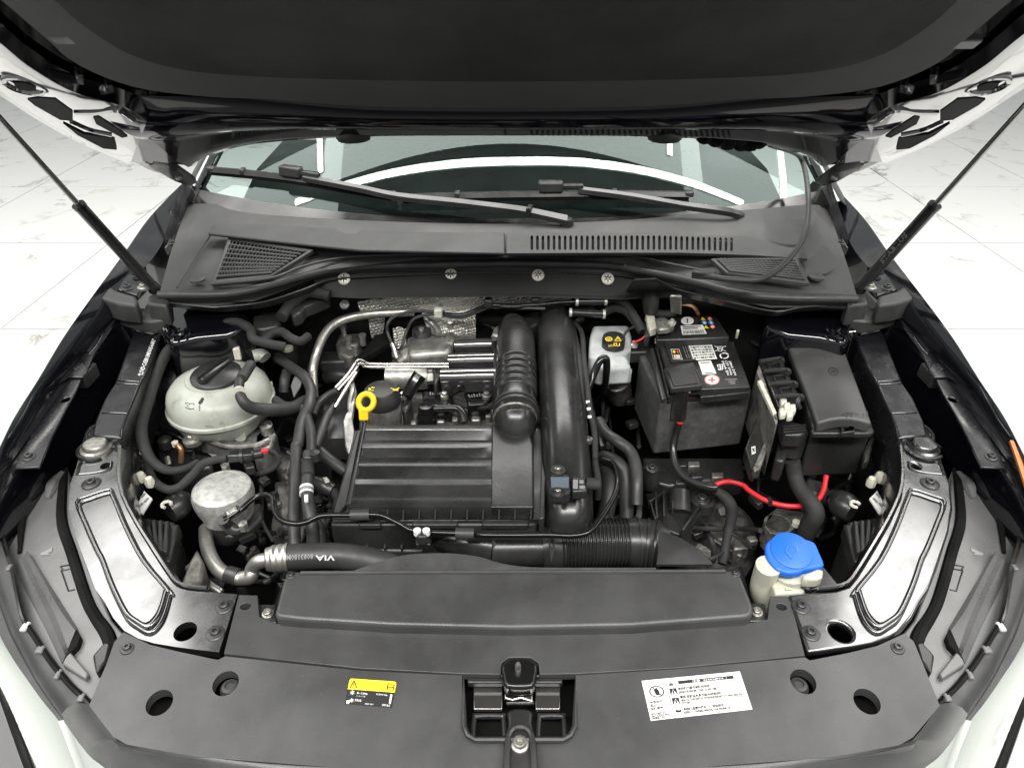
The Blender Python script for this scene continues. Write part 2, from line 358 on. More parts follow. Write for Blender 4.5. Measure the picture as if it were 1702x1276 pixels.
# ------------------------------------------------------------------ prints: text and shapes laid on a surface
def qmap(c):
    """(u,v) in 0..1 -> pixel inside four corners TL TR BR BL, v down"""
    (ax, ay), (bx, by), (cx, cy), (dx, dy) = c
    def f(u, v):
        return (ax * (1 - u) * (1 - v) + bx * u * (1 - v) + cx * u * v + dx * (1 - u) * v, ay * (1 - u) * (1 - v) + by * u * (1 - v) + cy * u * v + dy * (1 - u) * v)
    return f
def surf_point(q, surf, off):
    if isinstance(surf, BVHTree):
        d = ray(*q).normalized(); h = surf.ray_cast(Vector((0, 0, CZ)), d)
        if h[0] is None: return None
        return h[0] - d * off
    return toward(P(q[0], q[1], surf), off)
def text_g(s, f, surf, off=0.0006, u0=0, u1=1, v0=0, v1=1, bold=0.012):
    cu = bpy.data.curves.new('t', 'FONT'); cu.body = s; cu.size = 1; cu.resolution_u = 1; cu.offset = bold
    ob = bpy.data.objects.new('t', cu); me = bpy.data.meshes.new_from_object(ob)
    vs = [v.co.copy() for v in me.vertices]; fs = [tuple(p.vertices) for p in me.polygons]
    bpy.data.objects.remove(ob); bpy.data.curves.remove(cu); bpy.data.meshes.remove(me)
    g = G()
    if not vs: return g
    x0 = min(v.x for v in vs); x1 = max(v.x for v in vs); y0 = min(v.y for v in vs); y1 = max(v.y for v in vs)
    out = []
    for v in vs:
        u = u0 + (v.x - x0) / max(1e-6, x1 - x0) * (u1 - u0); w_ = v1 - (v.y - y0) / max(1e-6, y1 - y0) * (v1 - v0)
        p = surf_point(f(u, w_), surf, off)
        if p is None: return G()
        out.append(p)
    return g.add(out, fs)
def shape_g(polys, f, surf, off=0.0005):
    g = G()
    for pl in polys:
        pts = [surf_point(f(*p), surf, off) for p in pl]
        if any(p is None for p in pts): continue
        for t in tessellate_polygon([pts]): g.add([pts[i] for i in t], [(0, 1, 2)])
    return g
def decal(name, g, mat_, parent, label=None):
    if not g.v: return None
    for i, f in enumerate(g.f):       # face the viewer side
        a, b, c = (g.v[k] for k in f[:3])
        if (b - a).cross(c - a).dot(Vector((0, 0, CZ)) - a) < 0: g.f[i] = tuple(reversed(f))
    return mk(name, g, mat_, parent, label=label, solid=False)
def ngon(cx, cy, rx, ry=None, n=20, a0=0): return [(cx + rx * math.cos(a0 + 2 * math.pi * i / n), cy + (ry or rx) * math.sin(a0 + 2 * math.pi * i / n)) for i in range(n)]
def rect(x0, y0, x1, y1): return [(x0, y0), (x1, y0), (x1, y1), (x0, y1)]
def ring(cx, cy, r, w_, n=20, a=1.0):
    out = []
    for i in range(n):
        t0, t1 = 2 * math.pi * i / n, 2 * math.pi * (i + 1) / n
        out.append([(cx + rr * math.cos(t), cy + rr * a * math.sin(t)) for rr, t in ((r, t0), (r, t1), (r - w_, t1), (r - w_, t0))])
    return out
def line(x0, y0, x1, y1, w_):
    d = Vector((x1 - x0, y1 - y0)); d.normalize(); n = Vector((-d.y, d.x)) * w_ / 2
    return [(x0 + n.x, y0 + n.y), (x1 + n.x, y1 + n.y), (x1 - n.x, y1 - n.y), (x0 - n.x, y0 - n.y)]

# ------------------------------------------------------------------ small repeated hardware
def bolt(parent, q, z, r, mat_=None, washer=1.7, lift=0.0, tilt=None, name='bolt'):
    """flanged bolt with a socket in its head; q pixel, r head radius in metres"""
    c = P(q[0], q[1], z); g = G(); h = r * 0.9; ax = tilt
    prof = [(r * washer, -0.004), (r * washer, r * 0.12), (r * washer * 0.93, r * 0.22), (r * 1.05, r * 0.3), (r, r * 0.35), (r, h), (r * 0.86, h + r * 0.12), (r * 0.5, h + r * 0.12), (r * 0.46, h * 0.55), (0.0001, h * 0.5)]
    g.lathe(c + Vector((0, 0, lift)), prof, 18, ax)
    return mk(name, g, mat_ or M['boltd'], parent, sharp=30)
# ================================================================== SETTING: white marble-tile floor
TX, TY, X0, Y0 = 1.06, 1.10, -2.45, 3.0
fl = mk('floor', G().box(Vector((0, 3, -0.035)), (60, 60, 0.05)), M['grout'], label='white marble tile floor with thin grey joints', kind='structure')
tile_me = None
for i in range(-7, 12):
    for j in range(-4, 9):
        cx = X0 + (i + 0.5) * TX; cy = Y0 + (j + 0.5) * TY
        if abs(cx) < 1.0 or abs(cx) > 7.5: continue
        if tile_me is None:
            t = mk('tile', G().box(Vector((cx, cy, -0.006)), (TX - 0.011, TY - 0.011, 0.012)), M['marble'], fl); tile_me = t.data
        else:
            t = bpy.data.objects.new('tile', tile_me); COL.objects.link(t); t.parent = fl
            t.location = Vector((cx, cy, -0.006)) - WL['floor']; WL[t.name] = Vector((cx, cy, -0.006))

# ================================================================== THE CAR
car = thing('car', (0, 1.2, 0), 'black car with its bonnet propped open over the engine bay', 'car')
BN = (1.06, -0.70, 1.72)                       # underside plane of the raised bonnet
bn_n = Vector((0, 0.70, 1)).normalized()       # up and back, away from the bay
def BP(l, off=0.0):
    pl = (BN[0] - off / bn_n.z, BN[1], BN[2]); return [P(a, b, pl) for a, b in l]
def both(l):                                    # left polyline (towards the middle) -> whole, left to right
    return list(l) + [mirx(q) for q in reversed(l) if abs(q[0] - cen(q[1])) > 3]

# ---- windscreen
SL = math.radians(28)
def glass(u, v):
    X = 0.82 * u * (1 - 0.10 * v); Lg = 0.80 * v - 0.05
    return Vector((X, 1.61 + 0.29 * X * X * (1 - 0.25 * v) + Lg * math.cos(SL), 1.022 + 0.045 * X * X * (1 - v) + Lg * math.sin(SL) - 0.06 * X * X * v))
def glass_n(u, v):
    e = 1e-3; a = glass(u + e, v) - glass(u - e, v); b = glass(u, v + e) - glass(u, v - e); return a.cross(b).normalized()
gg = G(); NU, NV = 48, 28
gg.loft([[glass(-1 + 2 * i / NU, j / NV) for i in range(NU + 1)] for j in range(NV + 1)])
mk('windscreen', gg, M['glass'], car, solid=False, label='dark tinted windscreen mirroring light tubes')
GB = gg.bvh()
def GP(x, y, off=0.02):
    d = ray(x, y).normalized(); h = GB.ray_cast(Vector((0, 0, CZ)), d)
    if h[0] is None: return PY(x, y, 1.75)
    n = h[1] if h[1].z > 0 else -h[1]
    return h[0] + n * off
# black printed band along the foot of the glass
fr_ = []
for k, t in enumerate((0.0, 0.075)):
    fr_.append([glass(-1 + 2 * i / NU, t + (0.02 * (1 - abs(-1 + 2 * i / NU)) if k else 0)) + glass_n(-1 + 2 * i / NU, t) * 0.0015 for i in range(NU + 1)])
mk('glass_border', G().loft(fr_), M['gloss'], car, solid=False)
# dashboard and cabin behind the pane
g = G(); rails = []
for (y, z) in ((1.70, 0.985), (1.95, 1.05), (2.25, 1.06), (2.4, 0.98), (2.42, 0.70)):
    rails.append([Vector((x, y + 0.22 * x * x, z - 0.04 * x * x)) for x in [(-0.74 + 1.48 * i / 20) for i in range(21)]])
g.sheet(rails, 0.02); mk('dashboard', g, M['plastic'], car)
g = G(); g.sheet([[Vector((x, y, z)) for x in (-0.78, -0.3, 0.3, 0.78)] for (y, z) in ((2.95, 0.5), (3.0, 1.0), (2.92, 1.5))], 0.03); mk('cabin_rear', g, M['dark'], car)
g = G(); g.sheet([[Vector((x, y, z)) for x in (-0.72, -0.3, 0.3, 0.72)] for (y, z) in ((2.22, 1.36), (2.6, 1.44), (3.0, 1.46))], 0.03); mk('roof', g, M['paint'], car)
for s in (-1, 1):      # windscreen pillars
    g = G(); g.sheet([[glass(s * k, v) + Vector((0, 0, dz)) for v in [j / 10 for j in range(11)]] for k, dz in ((0.985, 0.006), (1.02, 0.004), (1.07, -0.03), (1.09, -0.12))], 0.004)
    mk('pillar', g, M['paint'], car)

# ---- LED tubes on the hall ceiling, seen as bright lines in the windscreen
def reflected(x, y, zc):
    d = ray(x, y).normalized(); h = GB.ray_cast(Vector((0, 0, CZ)), d)
    if h[0] is None: return None
    # smooth normal from the analytic surface nearest the hit
    u = h[0].x / 0.8; best = None
    for j in range(101):
        v = j / 100
        uu = h[0].x / (0.82 * (1 - 0.10 * v)); p = glass(uu, v); dd = (p - h[0]).length
        if best is None or dd < best[0]: best = (dd, uu, v)
    n = glass_n(best[1], best[2]); n = n if n.z > 0 else -n
    r = d - n * 2 * d.dot(n); return h[0] + r * ((zc - h[0].z) / r.z)
def led(path, label, rad, zc=3.0, n=6):
    pts = [reflected(*p, zc) for p in path]; pts = [p for p in pts if p]
    if len(pts) < 2: return
    t = thing('light_tube', (pts[0] + pts[-1]) / 2, label, 'light', 'ceiling light tubes mirrored in the glass')
    mk('diffuser', G().tube(pts, rad, 8, n), M['led'], t)
    mk('housing', G().tube([p + Vector((0, 0, rad * 1.5)) for p in pts], rad * 0.9, 6, n), M['white'], t)
led([(492, 336), (560, 312), (640, 290), (740, 274), (860, 268), (980, 271), (1080, 286), (1160, 308), (1234, 337)], 'long arched white light tube mirrored across the windscreen', 0.022)
led([(531, 222), (533, 285)], 'short upright light tube mirrored beside the arm of the long blade', 0.02)
led([(1113, 226), (1113, 256)], 'tiny light tube mirrored under the bonnet edge', 0.02)
led([(1297, 252), (1302, 300), (1302, 330)], 'upright light tube mirrored next to the pillar with the washer hose', 0.02)
# ================================================================== BONNET
base = both([(-560, -430), (-330, -210), (-185, -8), (-92, 88), (-20, 138), (0, 150), (70, 198), (141, 238), (190, 262), (215, 270), (255, 268), (300, 274), (322, 275), (339, 256), (423, 232), (500, 222), (600, 218), (851, 216)])
bonnet = sub('bonnet', Vector((0, 1.72, 1.06)), car, 'raised black bonnet seen from below with felt lining')
top_edge = [(-620, -560), (2310, -560)]
g = G(); g.prism(BP(base, -0.004), vec=bn_n * 0.012); mk('skin', g, M['paint'], bonnet)
# side flanges: pressed sheet steel, catching the light of the floor
inner_l = [(-430, -400), (-230, -180), (-110, -20), (0, 72), (53, 114), (123, 153), (198, 174), (245, 196)]
outer_l = [(-540, -420), (-330, -200), (-185, -4), (-92, 92), (0, 153), (72, 201), (143, 240), (214, 270)]
for mm in (lambda q: q, mirx):
    a = BP([mm(q) for q in inner_l], 0.030); b = BP([mm(q) for q in outer_l], 0.004)
    mid1 = [x.lerp(y, 0.10) - bn_n * 0.004 for x, y in zip(a, b)]; mid2 = [x.lerp(y, 0.62) - bn_n * 0.004 for x, y in zip(a, b)]
    lip = [y.lerp(x, 0.10) - bn_n * 0.010 for x, y in zip(a, b)]; edge = [y + bn_n * 0.008 for y in b]
    a0 = [p + bn_n * 0.026 for p in a]
    rl = [catmull(r, 5) for r in (a0, a, mid1, mid2, lip, b, edge)]
    fl_ = mk('flange', G().sheet(rl, 0.002), M['flange'], bonnet, sharp=50)
    tb = G().loft(rl).bvh()
    # buffer ring, painted cut-outs and strut bracket on the flange
    def onf(l, o_=0.004): return [(surf_point(mm(q), tb, 0) or P(*mm(q), BN)) - bn_n * o_ for q in l]
    c = onf([(42, 138)])[0]; ux = Vector((1, 0, 0)); uy = bn_n.cross(ux)
    mk('buffer_ring', G().tube([c + ux * 0.027 * math.cos(t) + uy * 0.027 * math.sin(t) for t in [k * math.pi / 12 for k in range(24)]], 0.0045, 8, 1, closed=True), M['flange'], bonnet)
    mk('buffer_hole_shade', G().lathe(c - bn_n * 0.001, [(0.014, -0.004), (0.014, 0.001), (0.0001, 0.0015)], 18, -bn_n), M['dark'], bonnet)  # dark disc painted as the shade inside the ring's hole
    for cut in ([(46, 162), (62, 159), (92, 161), (121, 182), (121, 198), (100, 196), (58, 172)], [(155, 192), (163, 190), (200, 214), (212, 224), (203, 226), (160, 203)], [(105, 202), (140, 220), (190, 227), (194, 246), (172, 244), (130, 222)]):
        mk('cut_out_shade', G().prism(onf(cut), vec=bn_n * 0.003), M['dark'], bonnet)  # solid dark plates painted in place of shaded openings
    mk('pressed_bead', G().tube(onf([(118, 200), (150, 214), (186, 222)], 0.003), 0.004, 6, 4), M['flange'], bonnet)
    mk('pressed_bead', G().tube(onf([(126, 184), (160, 184), (196, 180), (222, 196)], 0.003), 0.005, 6, 4), M['flange'], bonnet)
    c0 = P(*mm((168, 168)), BN) - bn_n * 0.02
    mk('rib', G().bar(P(*mm((130, 110)), BN) - bn_n * 0.008, P(*mm((133, 140)), BN) - bn_n * 0.008, 0.012, 0.016), M['paint'], bonnet, bevel=0.003)
    mk('rib', G().bar(P(*mm((180, 128)), BN) - bn_n * 0.008, P(*mm((182, 152)), BN) - bn_n * 0.008, 0.012, 0.016), M['paint'], bonnet, bevel=0.003)
# rolled rear rim
rt = both([(150, 150), (235, 158), (300, 160), (420, 163), (600, 171), (851, 173)]); rb = both([(322, 274), (334, 262), (352, 252), (430, 231), (600, 218), (851, 216)])
rt3 = catmull(BP(rt), 6); rb3 = catmull(BP(rb), 6)
prof = [(0.0, 0.0), (0.06, 0.020), (0.2, 0.030), (0.38, 0.026), (0.5, 0.012), (0.6, 0.010), (0.78, 0.016), (0.93, 0.012), (1.0, 0.0), (1.0, -0.012)]
rl = [[a.lerp(b, t) - bn_n * o for a, b in zip(rt3, rb3)] for t, o in prof]
mk('rear_rim', G().sheet(rl, 0.002), M['rim'], bonnet, sharp=60)
for (x0, x1) in ((556, 618), (1078, 1132)):       # dark windscreen-washer jets under the rim
    g = G(); c = P((x0 + x1) / 2, 220, BN) - bn_n * 0.004; g.lathe(c, [(0.0001, -0.012), (0.03, -0.010), (0.036, 0.0), (0.036, 0.012)], 20); mk('washer_jet', g, M['plastic'], bonnet)
# felt lining in two steps with its clips
pad = both([(-330, -400), (-170, -220), (-60, -75), (21, 0), (81, 53), (116, 85), (176, 116), (247, 137), (353, 149), (440, 150), (480, 157), (600, 164), (851, 168)])
def felt_sheet(l, off, th):
    Lp = BP(smooth_px(l, 3), off); Rp = BP([mirx(q) for q in smooth_px(l, 3)], off)
    return G().sheet([[a.lerp(c, k / 10) for k in range(11)] for a, c in zip(Lp, Rp)][:-1], th), Lp[:-1] + list(reversed(Rp[:-1]))
pl_ = [(-330, -400), (-170, -220), (-60, -75), (21, 0), (81, 53), (116, 85), (176, 116), (247, 137), (353, 149), (440, 152), (520, 159), (600, 164), (720, 167), (851, 168)]
pg_, rim_ = felt_sheet(pl_, 0.028, 0.012); lining = mk('lining', pg_, M['feltedge'], bonnet, label='charcoal felt lining under the bonnet')
mk('rolled_edge', G().tube([p + bn_n * 0.006 for p in rim_], 0.008, 8, 1), M['feltedge'], lining)
pg_, rim_ = felt_sheet([(-220, -380), (-70, -220), (30, -80), (105, 0), (150, 38), (215, 78), (300, 104), (420, 116), (600, 122), (720, 124), (851, 125)], 0.040, 0.010); mk('lining_step', pg_, M['felt'], lining)
mk('step_edge', G().tube([p + bn_n * 0.008 for p in rim_], 0.009, 8, 1), M['felt'], lining)
for q in ((103, 58), (1607, 66)):
    c = BP([q], 0.032)[0]; u = Vector((1, 0, 0)); v = bn_n.cross(u)
    mk('clip', G().box(c - bn_n * 0.003, (0.030, 0.022, 0.010), (u, v, bn_n)), M['lidgrey'], bonnet, bevel=0.002)
# torn sealing foam hanging off the rear rim on one side
g = G()
for i, (x, y) in enumerate(((1172, 228), (1190, 233), (1210, 238), (1230, 240), (1246, 240), (1262, 236))):
    c = P(x, y - 3, BN) - bn_n * 0.006; g.lathe(c, [(0.0001, -0.012), (0.012, -0.008), (0.017, 0), (0.012, 0.010), (0.0001, 0.014)], 8, mod=lambda j, k: random.uniform(0.7, 1.25))
mk('foam_seal', g, M['dark'], bonnet)

# ================================================================== HINGES, STRUTS, FENDERS, RAILS (left by sight, right mirrored)
def side(mm, s):
    def PT(f, l, z=None):
        r = []
        for p in l:
            q = mm(f(p[0], p[1])); r.append(P(q[0], q[1], p[2] if len(p) > 2 else z))
        return r
    # hinge
    HP = (1.09, -1.0, 1.66)
    h = mk('hinge', G().prism(PT(K, [(196, 232), (224, 226), (262, 250), (318, 290), (322, 300), (308, 306), (284, 298), (262, 285), (248, 282), (200, 258)], HP), vec=Vector((0, 0.02, -0.012))), M['paintd'], car, bevel=0.003)
    mk('hinge_arm', G().tube(PT(K, [(228, 232, 1.13), (262, 255, 1.12), (312, 292, 1.10)]), 0.006, 8, 3), M['boltd'], h)
    for q in ((222, 240), (252, 272), (300, 297)): mk('bolt', G().lathe(P(*mm(q), HP) + Vector((0, -0.004, 0.004)), [(0.009, 0), (0.009, 0.005), (0.006, 0.007), (0.0001, 0.007)], 10, Vector((0, -0.6, 0.8))), M['zinc'], h)
    mk('hinge_foot', G().prism(PT(K, [(306, 296, 1.09), (318, 300, 1.07), (316, 330, 1.03), (296, 372, 0.99), (278, 410, 0.97), (262, 424, 0.965), (268, 396, 0.98), (290, 345, 1.01), (300, 312, 1.06)]), 0.02), M['paintd'], car, bevel=0.002)
    for q in ((304, 372), (286, 404), (306, 345)): bolt(car, mm(q), 1.0, 0.006)
    # gas strut: thin rod up to the bonnet, thick barrel down to the wing
    b0 = PT(K, [(252, 474)], 0.985)[0]; t0 = PT(K, [(-34, 128)], BN)[0] - bn_n * 0.03
    lo = PT(K, [(252, 474)])[0] if False else b0
    d = (t0 - b0)
    # split where the barrel ends in the picture
    st = sub('gas_strut', b0, car)
    kk = 0.485
    mk('barrel', G().tube([b0, b0 + d * 0.03, b0 + d * kk], 0.0115, 14, 1), M['satin'], st, sharp=40)
    if s > 0:
        bvx = G().tube([b0, b0 + d * 0.03, b0 + d * kk], 0.0115, 14, 1).bvh(); decal('lettering', text_g('STABILUS', qmap([(1462, 433), (1504, 386), (1509, 392), (1467, 439)]), bvx, 0.0006), M['grey'], st)
    mk('collar', G().tube([b0 + d * (kk - 0.003), b0 + d * (kk + 0.012)], 0.0125, 14, 1), M['gloss'], st)
    mk('rod', G().tube([b0 + d * kk, t0], 0.0052, 10, 1), M['darkchrome'], st)
    mk('ball_socket', G().lathe(b0 - d.normalized() * 0.012, [(0.0001, -0.012), (0.011, -0.008), (0.014, 0), (0.011, 0.02), (0.009, 0.03)], 14, d.normalized()), M['boltd'], st)
    # fender: lip, inner drop and outer skin
    rA = [(318, 296, 1.035), (300, 308, 1.03), (250, 360, 1.015), (212, 413, 1.0), (187, 447, 0.995), (148, 500, 0.985), (106, 560, 0.97), (64, 630, 0.955), (26, 690, 0.94), (0, 743, 0.925), (-28, 805, 0.90), (-50, 870, 0.87)]
    rB = [(330, 302, 1.02), (318, 318, 1.01), (290, 365, 0.995), (262, 418, 0.98), (228, 458, 0.972), (180, 510, 0.962), (136, 566, 0.95), (92, 634, 0.935), (54, 696, 0.92), (26, 750, 0.905), (-4, 812, 0.885), (-26, 876, 0.86)]
    A = catmull(PT(K, rA), 5); B = catmull(PT(K, rB), 5)
    C = [p + Vector((s * 0.012, 0, -0.010)) for p in A]; D = [p + Vector((s * 0.05, -0.005, -0.10)) for p in A]; E = [p + Vector((s * 0.09, -0.01, -0.38)) for p in A]; F_ = [p + Vector((s * 0.06, -0.01, -0.70)) for p in A]
    Bh = [a.lerp(b, 0.25) + Vector((0, 0, 0.001)) for a, b in zip(A, B)]; B2 = [p + Vector((-s * 0.004, 0, -0.05)) for p in B]; B3 = [p + Vector((-s * 0.012, 0, -0.12)) for p in B]
    mk('fender', G().sheet([F_, E, D, C, A, Bh, B, B2, B3], 0.002), M['paint'], car, sharp=55, label='gloss black front wing with a folded inner lip')
    # bolted wing flange
    out = px(A4, [(690, 375), (722, 428), (588, 640), (560, 712), (505, 806), (470, 885), (400, 1010), (320, 1170)]) + px(B1, [(312, 205), (248, 362), (92, 372), (118, 290), (182, 190), (238, 20)]) + px(A4, [(320, 905), (420, 715), (505, 620), (600, 470), (650, 385)])
    FLP = (0.925, 0.085, 1.22)
    top = [P(*mm(q), FLP) for q in out]; hole = circ(*mm(A4(410, 922)), FLP, 0.0075, 12)
    fg = mk('wing_flange', G().prism(top, 0.004, [hole]), M['paintd'], car, bevel=0.0012)
    mk('bead', G().tube(PT(A4, [(660, 450), (600, 560), (545, 625)], (0.926, 0.085, 1.22)), 0.004, 6, 3), M['paintd'], fg)
    mk('bead', G().tube(PT(A4, [(640, 440), (575, 550), (525, 612)], (0.926, 0.085, 1.22)), 0.003, 6, 3), M['paintd'], fg)
    bolt(fg, mm(A4(485, 737)), FLP, 0.006); bolt(fg, mm(B1(182, 300)), FLP, 0.006)
    mk('clip_plate', G().prism(PT(A4, [(440, 690), (520, 690), (555, 730), (520, 780), (395, 775)], (0.93, 0.085, 1.22)), 0.004), M['paintd'], fg, bevel=0.0015)
    # upper hinge bracket
    HB = (0.985, 0.12, 1.45)
    hb = mk('strut_bracket', G().prism(PT(A4, [(810, 130), (905, 165), (880, 230), (860, 268), (740, 232), (770, 180)], HB), 0.01), M['paintd'], car, bevel=0.002)
    bolt(hb, mm(A4(800, 222)), HB, 0.0075); mk('hole', G().lathe(P(*mm(A4(865, 160)), HB), [(0.010, -0.002), (0.010, 0.0012), (0.0001, 0.0012)], 14), M['dark'], hb)
    bolt(hb, mm(A4(905, 215)), 0.985, 0.008, M['zinc'])
    # rubber bump stop: two lobes joined by a saddle
    bs = sub('bump_stop', P(*mm(A4(820, 380)), 0.93), car)
    mk('lobe', G().prism(PT(A4, [(690, 208), (735, 236), (850, 268), (865, 300), (850, 330), (740, 318), (625, 285)], (0.985, 0.1, 1.4)), 0.045), M['rubber'], bs, bevel=0.006, seg=3)
    mk('lobe', G().prism(PT(A4, [(935, 262), (1000, 250), (1062, 292), (1045, 330), (915, 320)], (0.975, 0.05, 1.4)), 0.05), M['rubber'], bs, bevel=0.006, seg=3)
    mk('saddle', G().prism(PT(A4, [(628, 292), (850, 335), (905, 345), (915, 320), (1040, 340), (1030, 420), (940, 432), (860, 420), (740, 385), (650, 350)], (0.945, 0.1, 1.4)), 0.03), M['rubber'], bs, bevel=0.006, seg=3)
    # inner rail (apron) with the box section below
    RP = (0.885, 0.07, 1.22)
    rail = px(A4, [(852, 474), (1018, 488), (985, 605), (935, 720), (880, 822), (840, 920), (800, 1012), (778, 1090), (760, 1160), (575, 1150), (592, 1060), (650, 920), (720, 812), (790, 622), (832, 500)])
    rg = G().prism([P(*mm(q), RP) for q in rail], 0.12); rl_ = mk('inner_rail', rg, M['paintd'], car, bevel=0.004, label='dusty black inner wing rail')
    for (a, b) in (((740, 803), (878, 812)), ((728, 822), (872, 830)), ((640, 1005), (800, 1010))):
        mk('bead', G().bar(*PT(A4, [a, b], RP), 0.003, 0.005), M['carrier'], rl_, bevel=0.001)
    if s < 0: RBV.append((rl_, RP))
    # wing gap: dark liner between rail and flange
    mk('wheel_liner', G().prism(PT(K, [(235, 520, 0.76), (170, 620, 0.74), (100, 720, 0.72), (50, 800, 0.70), (10, 900, 0.66), (110, 960, 0.66), (160, 760, 0.70), (230, 620, 0.74)]), 0.02), M['dark'], car)
    # plugs and cable clips in the gap
    g = G()
    for (x, y) in ((470, 1000), (440, 1050), (415, 1100), (395, 1130)): g.lathe(P(*mm(A4(x, y)), 0.84), [(0.0001, -0.008), (0.007, -0.004), (0.009, 0.0), (0.006, 0.006), (0.0001, 0.008)], 8, mod=lambda j, k: random.uniform(0.75, 1.2))
    g.tube(PT(A4, [(480, 985, 0.84), (440, 1060, 0.84), (380, 1150, 0.83)]), 0.004, 6, 3); mk('cable_clip', g, M['boltd'], car)
    mk('rail_plug', G().box(P(*mm(A4(545, 770)), 0.90), (0.022, 0.05, 0.03)), M['boltd'], car, bevel=0.004)
    # strut tower: lacquered dome
    tp = PT(A4, [(1040, 330), (1180, 320), (1400, 320), (1560, 380), (1580, 440), (1420, 500), (1230, 520), (1060, 560), (1020, 500), (1050, 430)], 0.915)
    mk('strut_tower', G().prism(tp, 0.16), M['paint'], car, bevel=0.014, seg=4, sharp=60)
    g = G()
    for i in range(26):
        a = PT(A4, [(1020 + 7 * i + random.uniform(-6, 6), 500 + random.uniform(-25, 25))], 0.918)[0]; g.tube([a, a + Vector((random.uniform(-0.012, 0.012), random.uniform(-0.03, 0.01), 0.004))], 0.0022, 5, 1)
    mk('sealant', g, M['paintd'], car)
    # headlamp carrier
    CPL = (0.85, 0.055, 0.95)
    out = px(B1, [(560, 108), (620, 82), (695, 84), (738, 108), (756, 170), (748, 300), (745, 420), (770, 560), (850, 720), (930, 850), (1000, 960), (1060, 1050), (1110, 1110), (1190, 1135), (1490, 1160)]) + px(B5, [(1338, 300), (1300, 420), (1235, 622), (1100, 606), (990, 592), (870, 572), (780, 545), (700, 500), (640, 430), (592, 340)]) + px(B1, [(600, 1130), (535, 960), (465, 770), (432, 620), (440, 470), (480, 360), (505, 250), (535, 150)])
    top = [P(*mm(q), CPL) for q in out]
    holes = [circ(*mm((175, 774)), CPL, 0.0085, 14), circ(*mm((308, 1049)), CPL, 0.0150, 22)]
    hc = mk('headlamp_carrier', G().prism(top, 0.012, holes), M['carrier'], car, bevel=0.004, seg=3, label='lacquered black headlamp carrier panel with bolts')
    pan = px(B1, [(500, 605), (560, 570), (685, 530), (715, 560), (790, 740), (900, 950), (1050, 1130)]) + px(B5, [(938, 285), (915, 370), (885, 435), (832, 480), (770, 450), (715, 405), (655, 290), (617, 200), (580, 100)]) + px(B1, [(612, 880), (548, 735)])
    pan = smooth_px([mm(q) for q in pan], 3, True)
    CP2 = (0.853, 0.055, 0.95)
    c2 = [P(*q, CP2) for q in pan]
    mid = sum(c2, Vector()) / len(c2)
    ins = [p.lerp(mid, 0.10) for p in c2]; ins = [Vector((p.x, p.y, p.z)) for p in ins]
    mk('panel_ridge', G().tube(c2, 0.0042, 8, 1, closed=True), M['carrier'], hc, sharp=80)
    r2 = [p.lerp(mid, -0.075) for p in c2]; mk('panel_ridge', G().tube([p + Vector((0, 0, -0.001)) for p in r2], 0.003, 8, 1, closed=True), M['carrier'], hc, sharp=80)
    mk('raised_panel', G().prism([p + Vector((0, 0, 0.002)) for p in [q.lerp(mid, 0.05) for q in c2]], 0.01), M['carrier'], hc, bevel=0.004, seg=3)
    # inner upright web and edge bead
    ed = px(B1, [(756, 170), (748, 300), (745, 420), (770, 560), (850, 720), (930, 850), (1000, 960), (1060, 1050), (1110, 1110), (1190, 1135), (1300, 1145)])
    e3 = [P(*mm(q), (0.845, 0.055, 0.95)) for q in ed]
    mk('web', G().sheet([[p + Vector((s * -0.003, 0, 0.004)) for p in e3], [p + Vector((-s * 0.012, 0.004, -0.015)) for p in e3], [p + Vector((-s * 0.016, 0.006, -0.09)) for p in e3]], 0.002), M['paintd'], hc, sharp=60)
    mk('edge_bead', G().tube([p + Vector((-s * 0.002, 0, 0.008)) for p in e3], 0.003, 6, 2), M['carrier'], hc)
    bolt(hc, mm((172, 720)), CPL, 0.0062); bolt(hc, mm((152, 803)), CPL, 0.007, washer=2.2); bolt(hc, mm(B5(1265, 365)), CPL, 0.0062, M['boltd'], washer=2.0); bolt(hc, mm(B5(1215, 515)), CPL, 0.0062, M['boltd'], washer=2.0)
    c = P(*mm((161, 747)), CPL)
    mk('adjuster_disc', G().lathe(c, [(0.026, -0.004), (0.026, 0.005), (0.021, 0.007), (0.020, 0.013), (0.018, 0.015), (0.0001, 0.0155)], 24), M['zinc'] if s < 0 else M['carrier'], hc, label='round adjuster disc on the headlamp carrier')
    mk('disc_ring', G().tube([c + Vector((0.03 * math.cos(t), 0.03 * math.sin(t), 0.003)) for t in [i * 0.3 for i in range(19)]], 0.003, 6, 1), M['carrier'], hc)
    mk('pocket_ridge', G().tube(PT(B1, [(545, 215), (545, 160), (590, 110), (660, 92), (715, 110), (735, 160), (735, 260)], CPL), 0.0035, 8, 4), M['carrier'], hc)
    mk('pocket_ridge', G().tube(PT(B1, [(485, 410), (505, 345), (545, 315)], CPL), 0.003, 8, 3), M['carrier'], hc)
    mk('pocket_ridge', G().tube(PT(B1, [(500, 410), (600, 400), (690, 375), (700, 330)], CPL), 0.0028, 8, 3), M['carrier'], hc)
    # headlamp: grey housing top with ridges, dark tubes for the shaded gaps, clear lens
    hl = sub('headlamp', P(*mm((90, 1000)), 0.7), car)
    HP2 = (0.815, 0.10, 0.95)
    hs = px(K, [(112, 778), (108, 800), (66, 782), (40, 800), (16, 822), (2, 862), (9, 905), (22, 945), (38, 1020), (60, 1059), (90, 1103), (119, 1139), (148, 1166), (170, 1140), (186, 1090), (205, 1052), (186, 1030), (150, 950), (125, 880), (118, 820)])
    mk('housing', G().prism([P(*mm(q), HP2) for q in hs], 0.06), M['greyhousing'], hl, bevel=0.003)
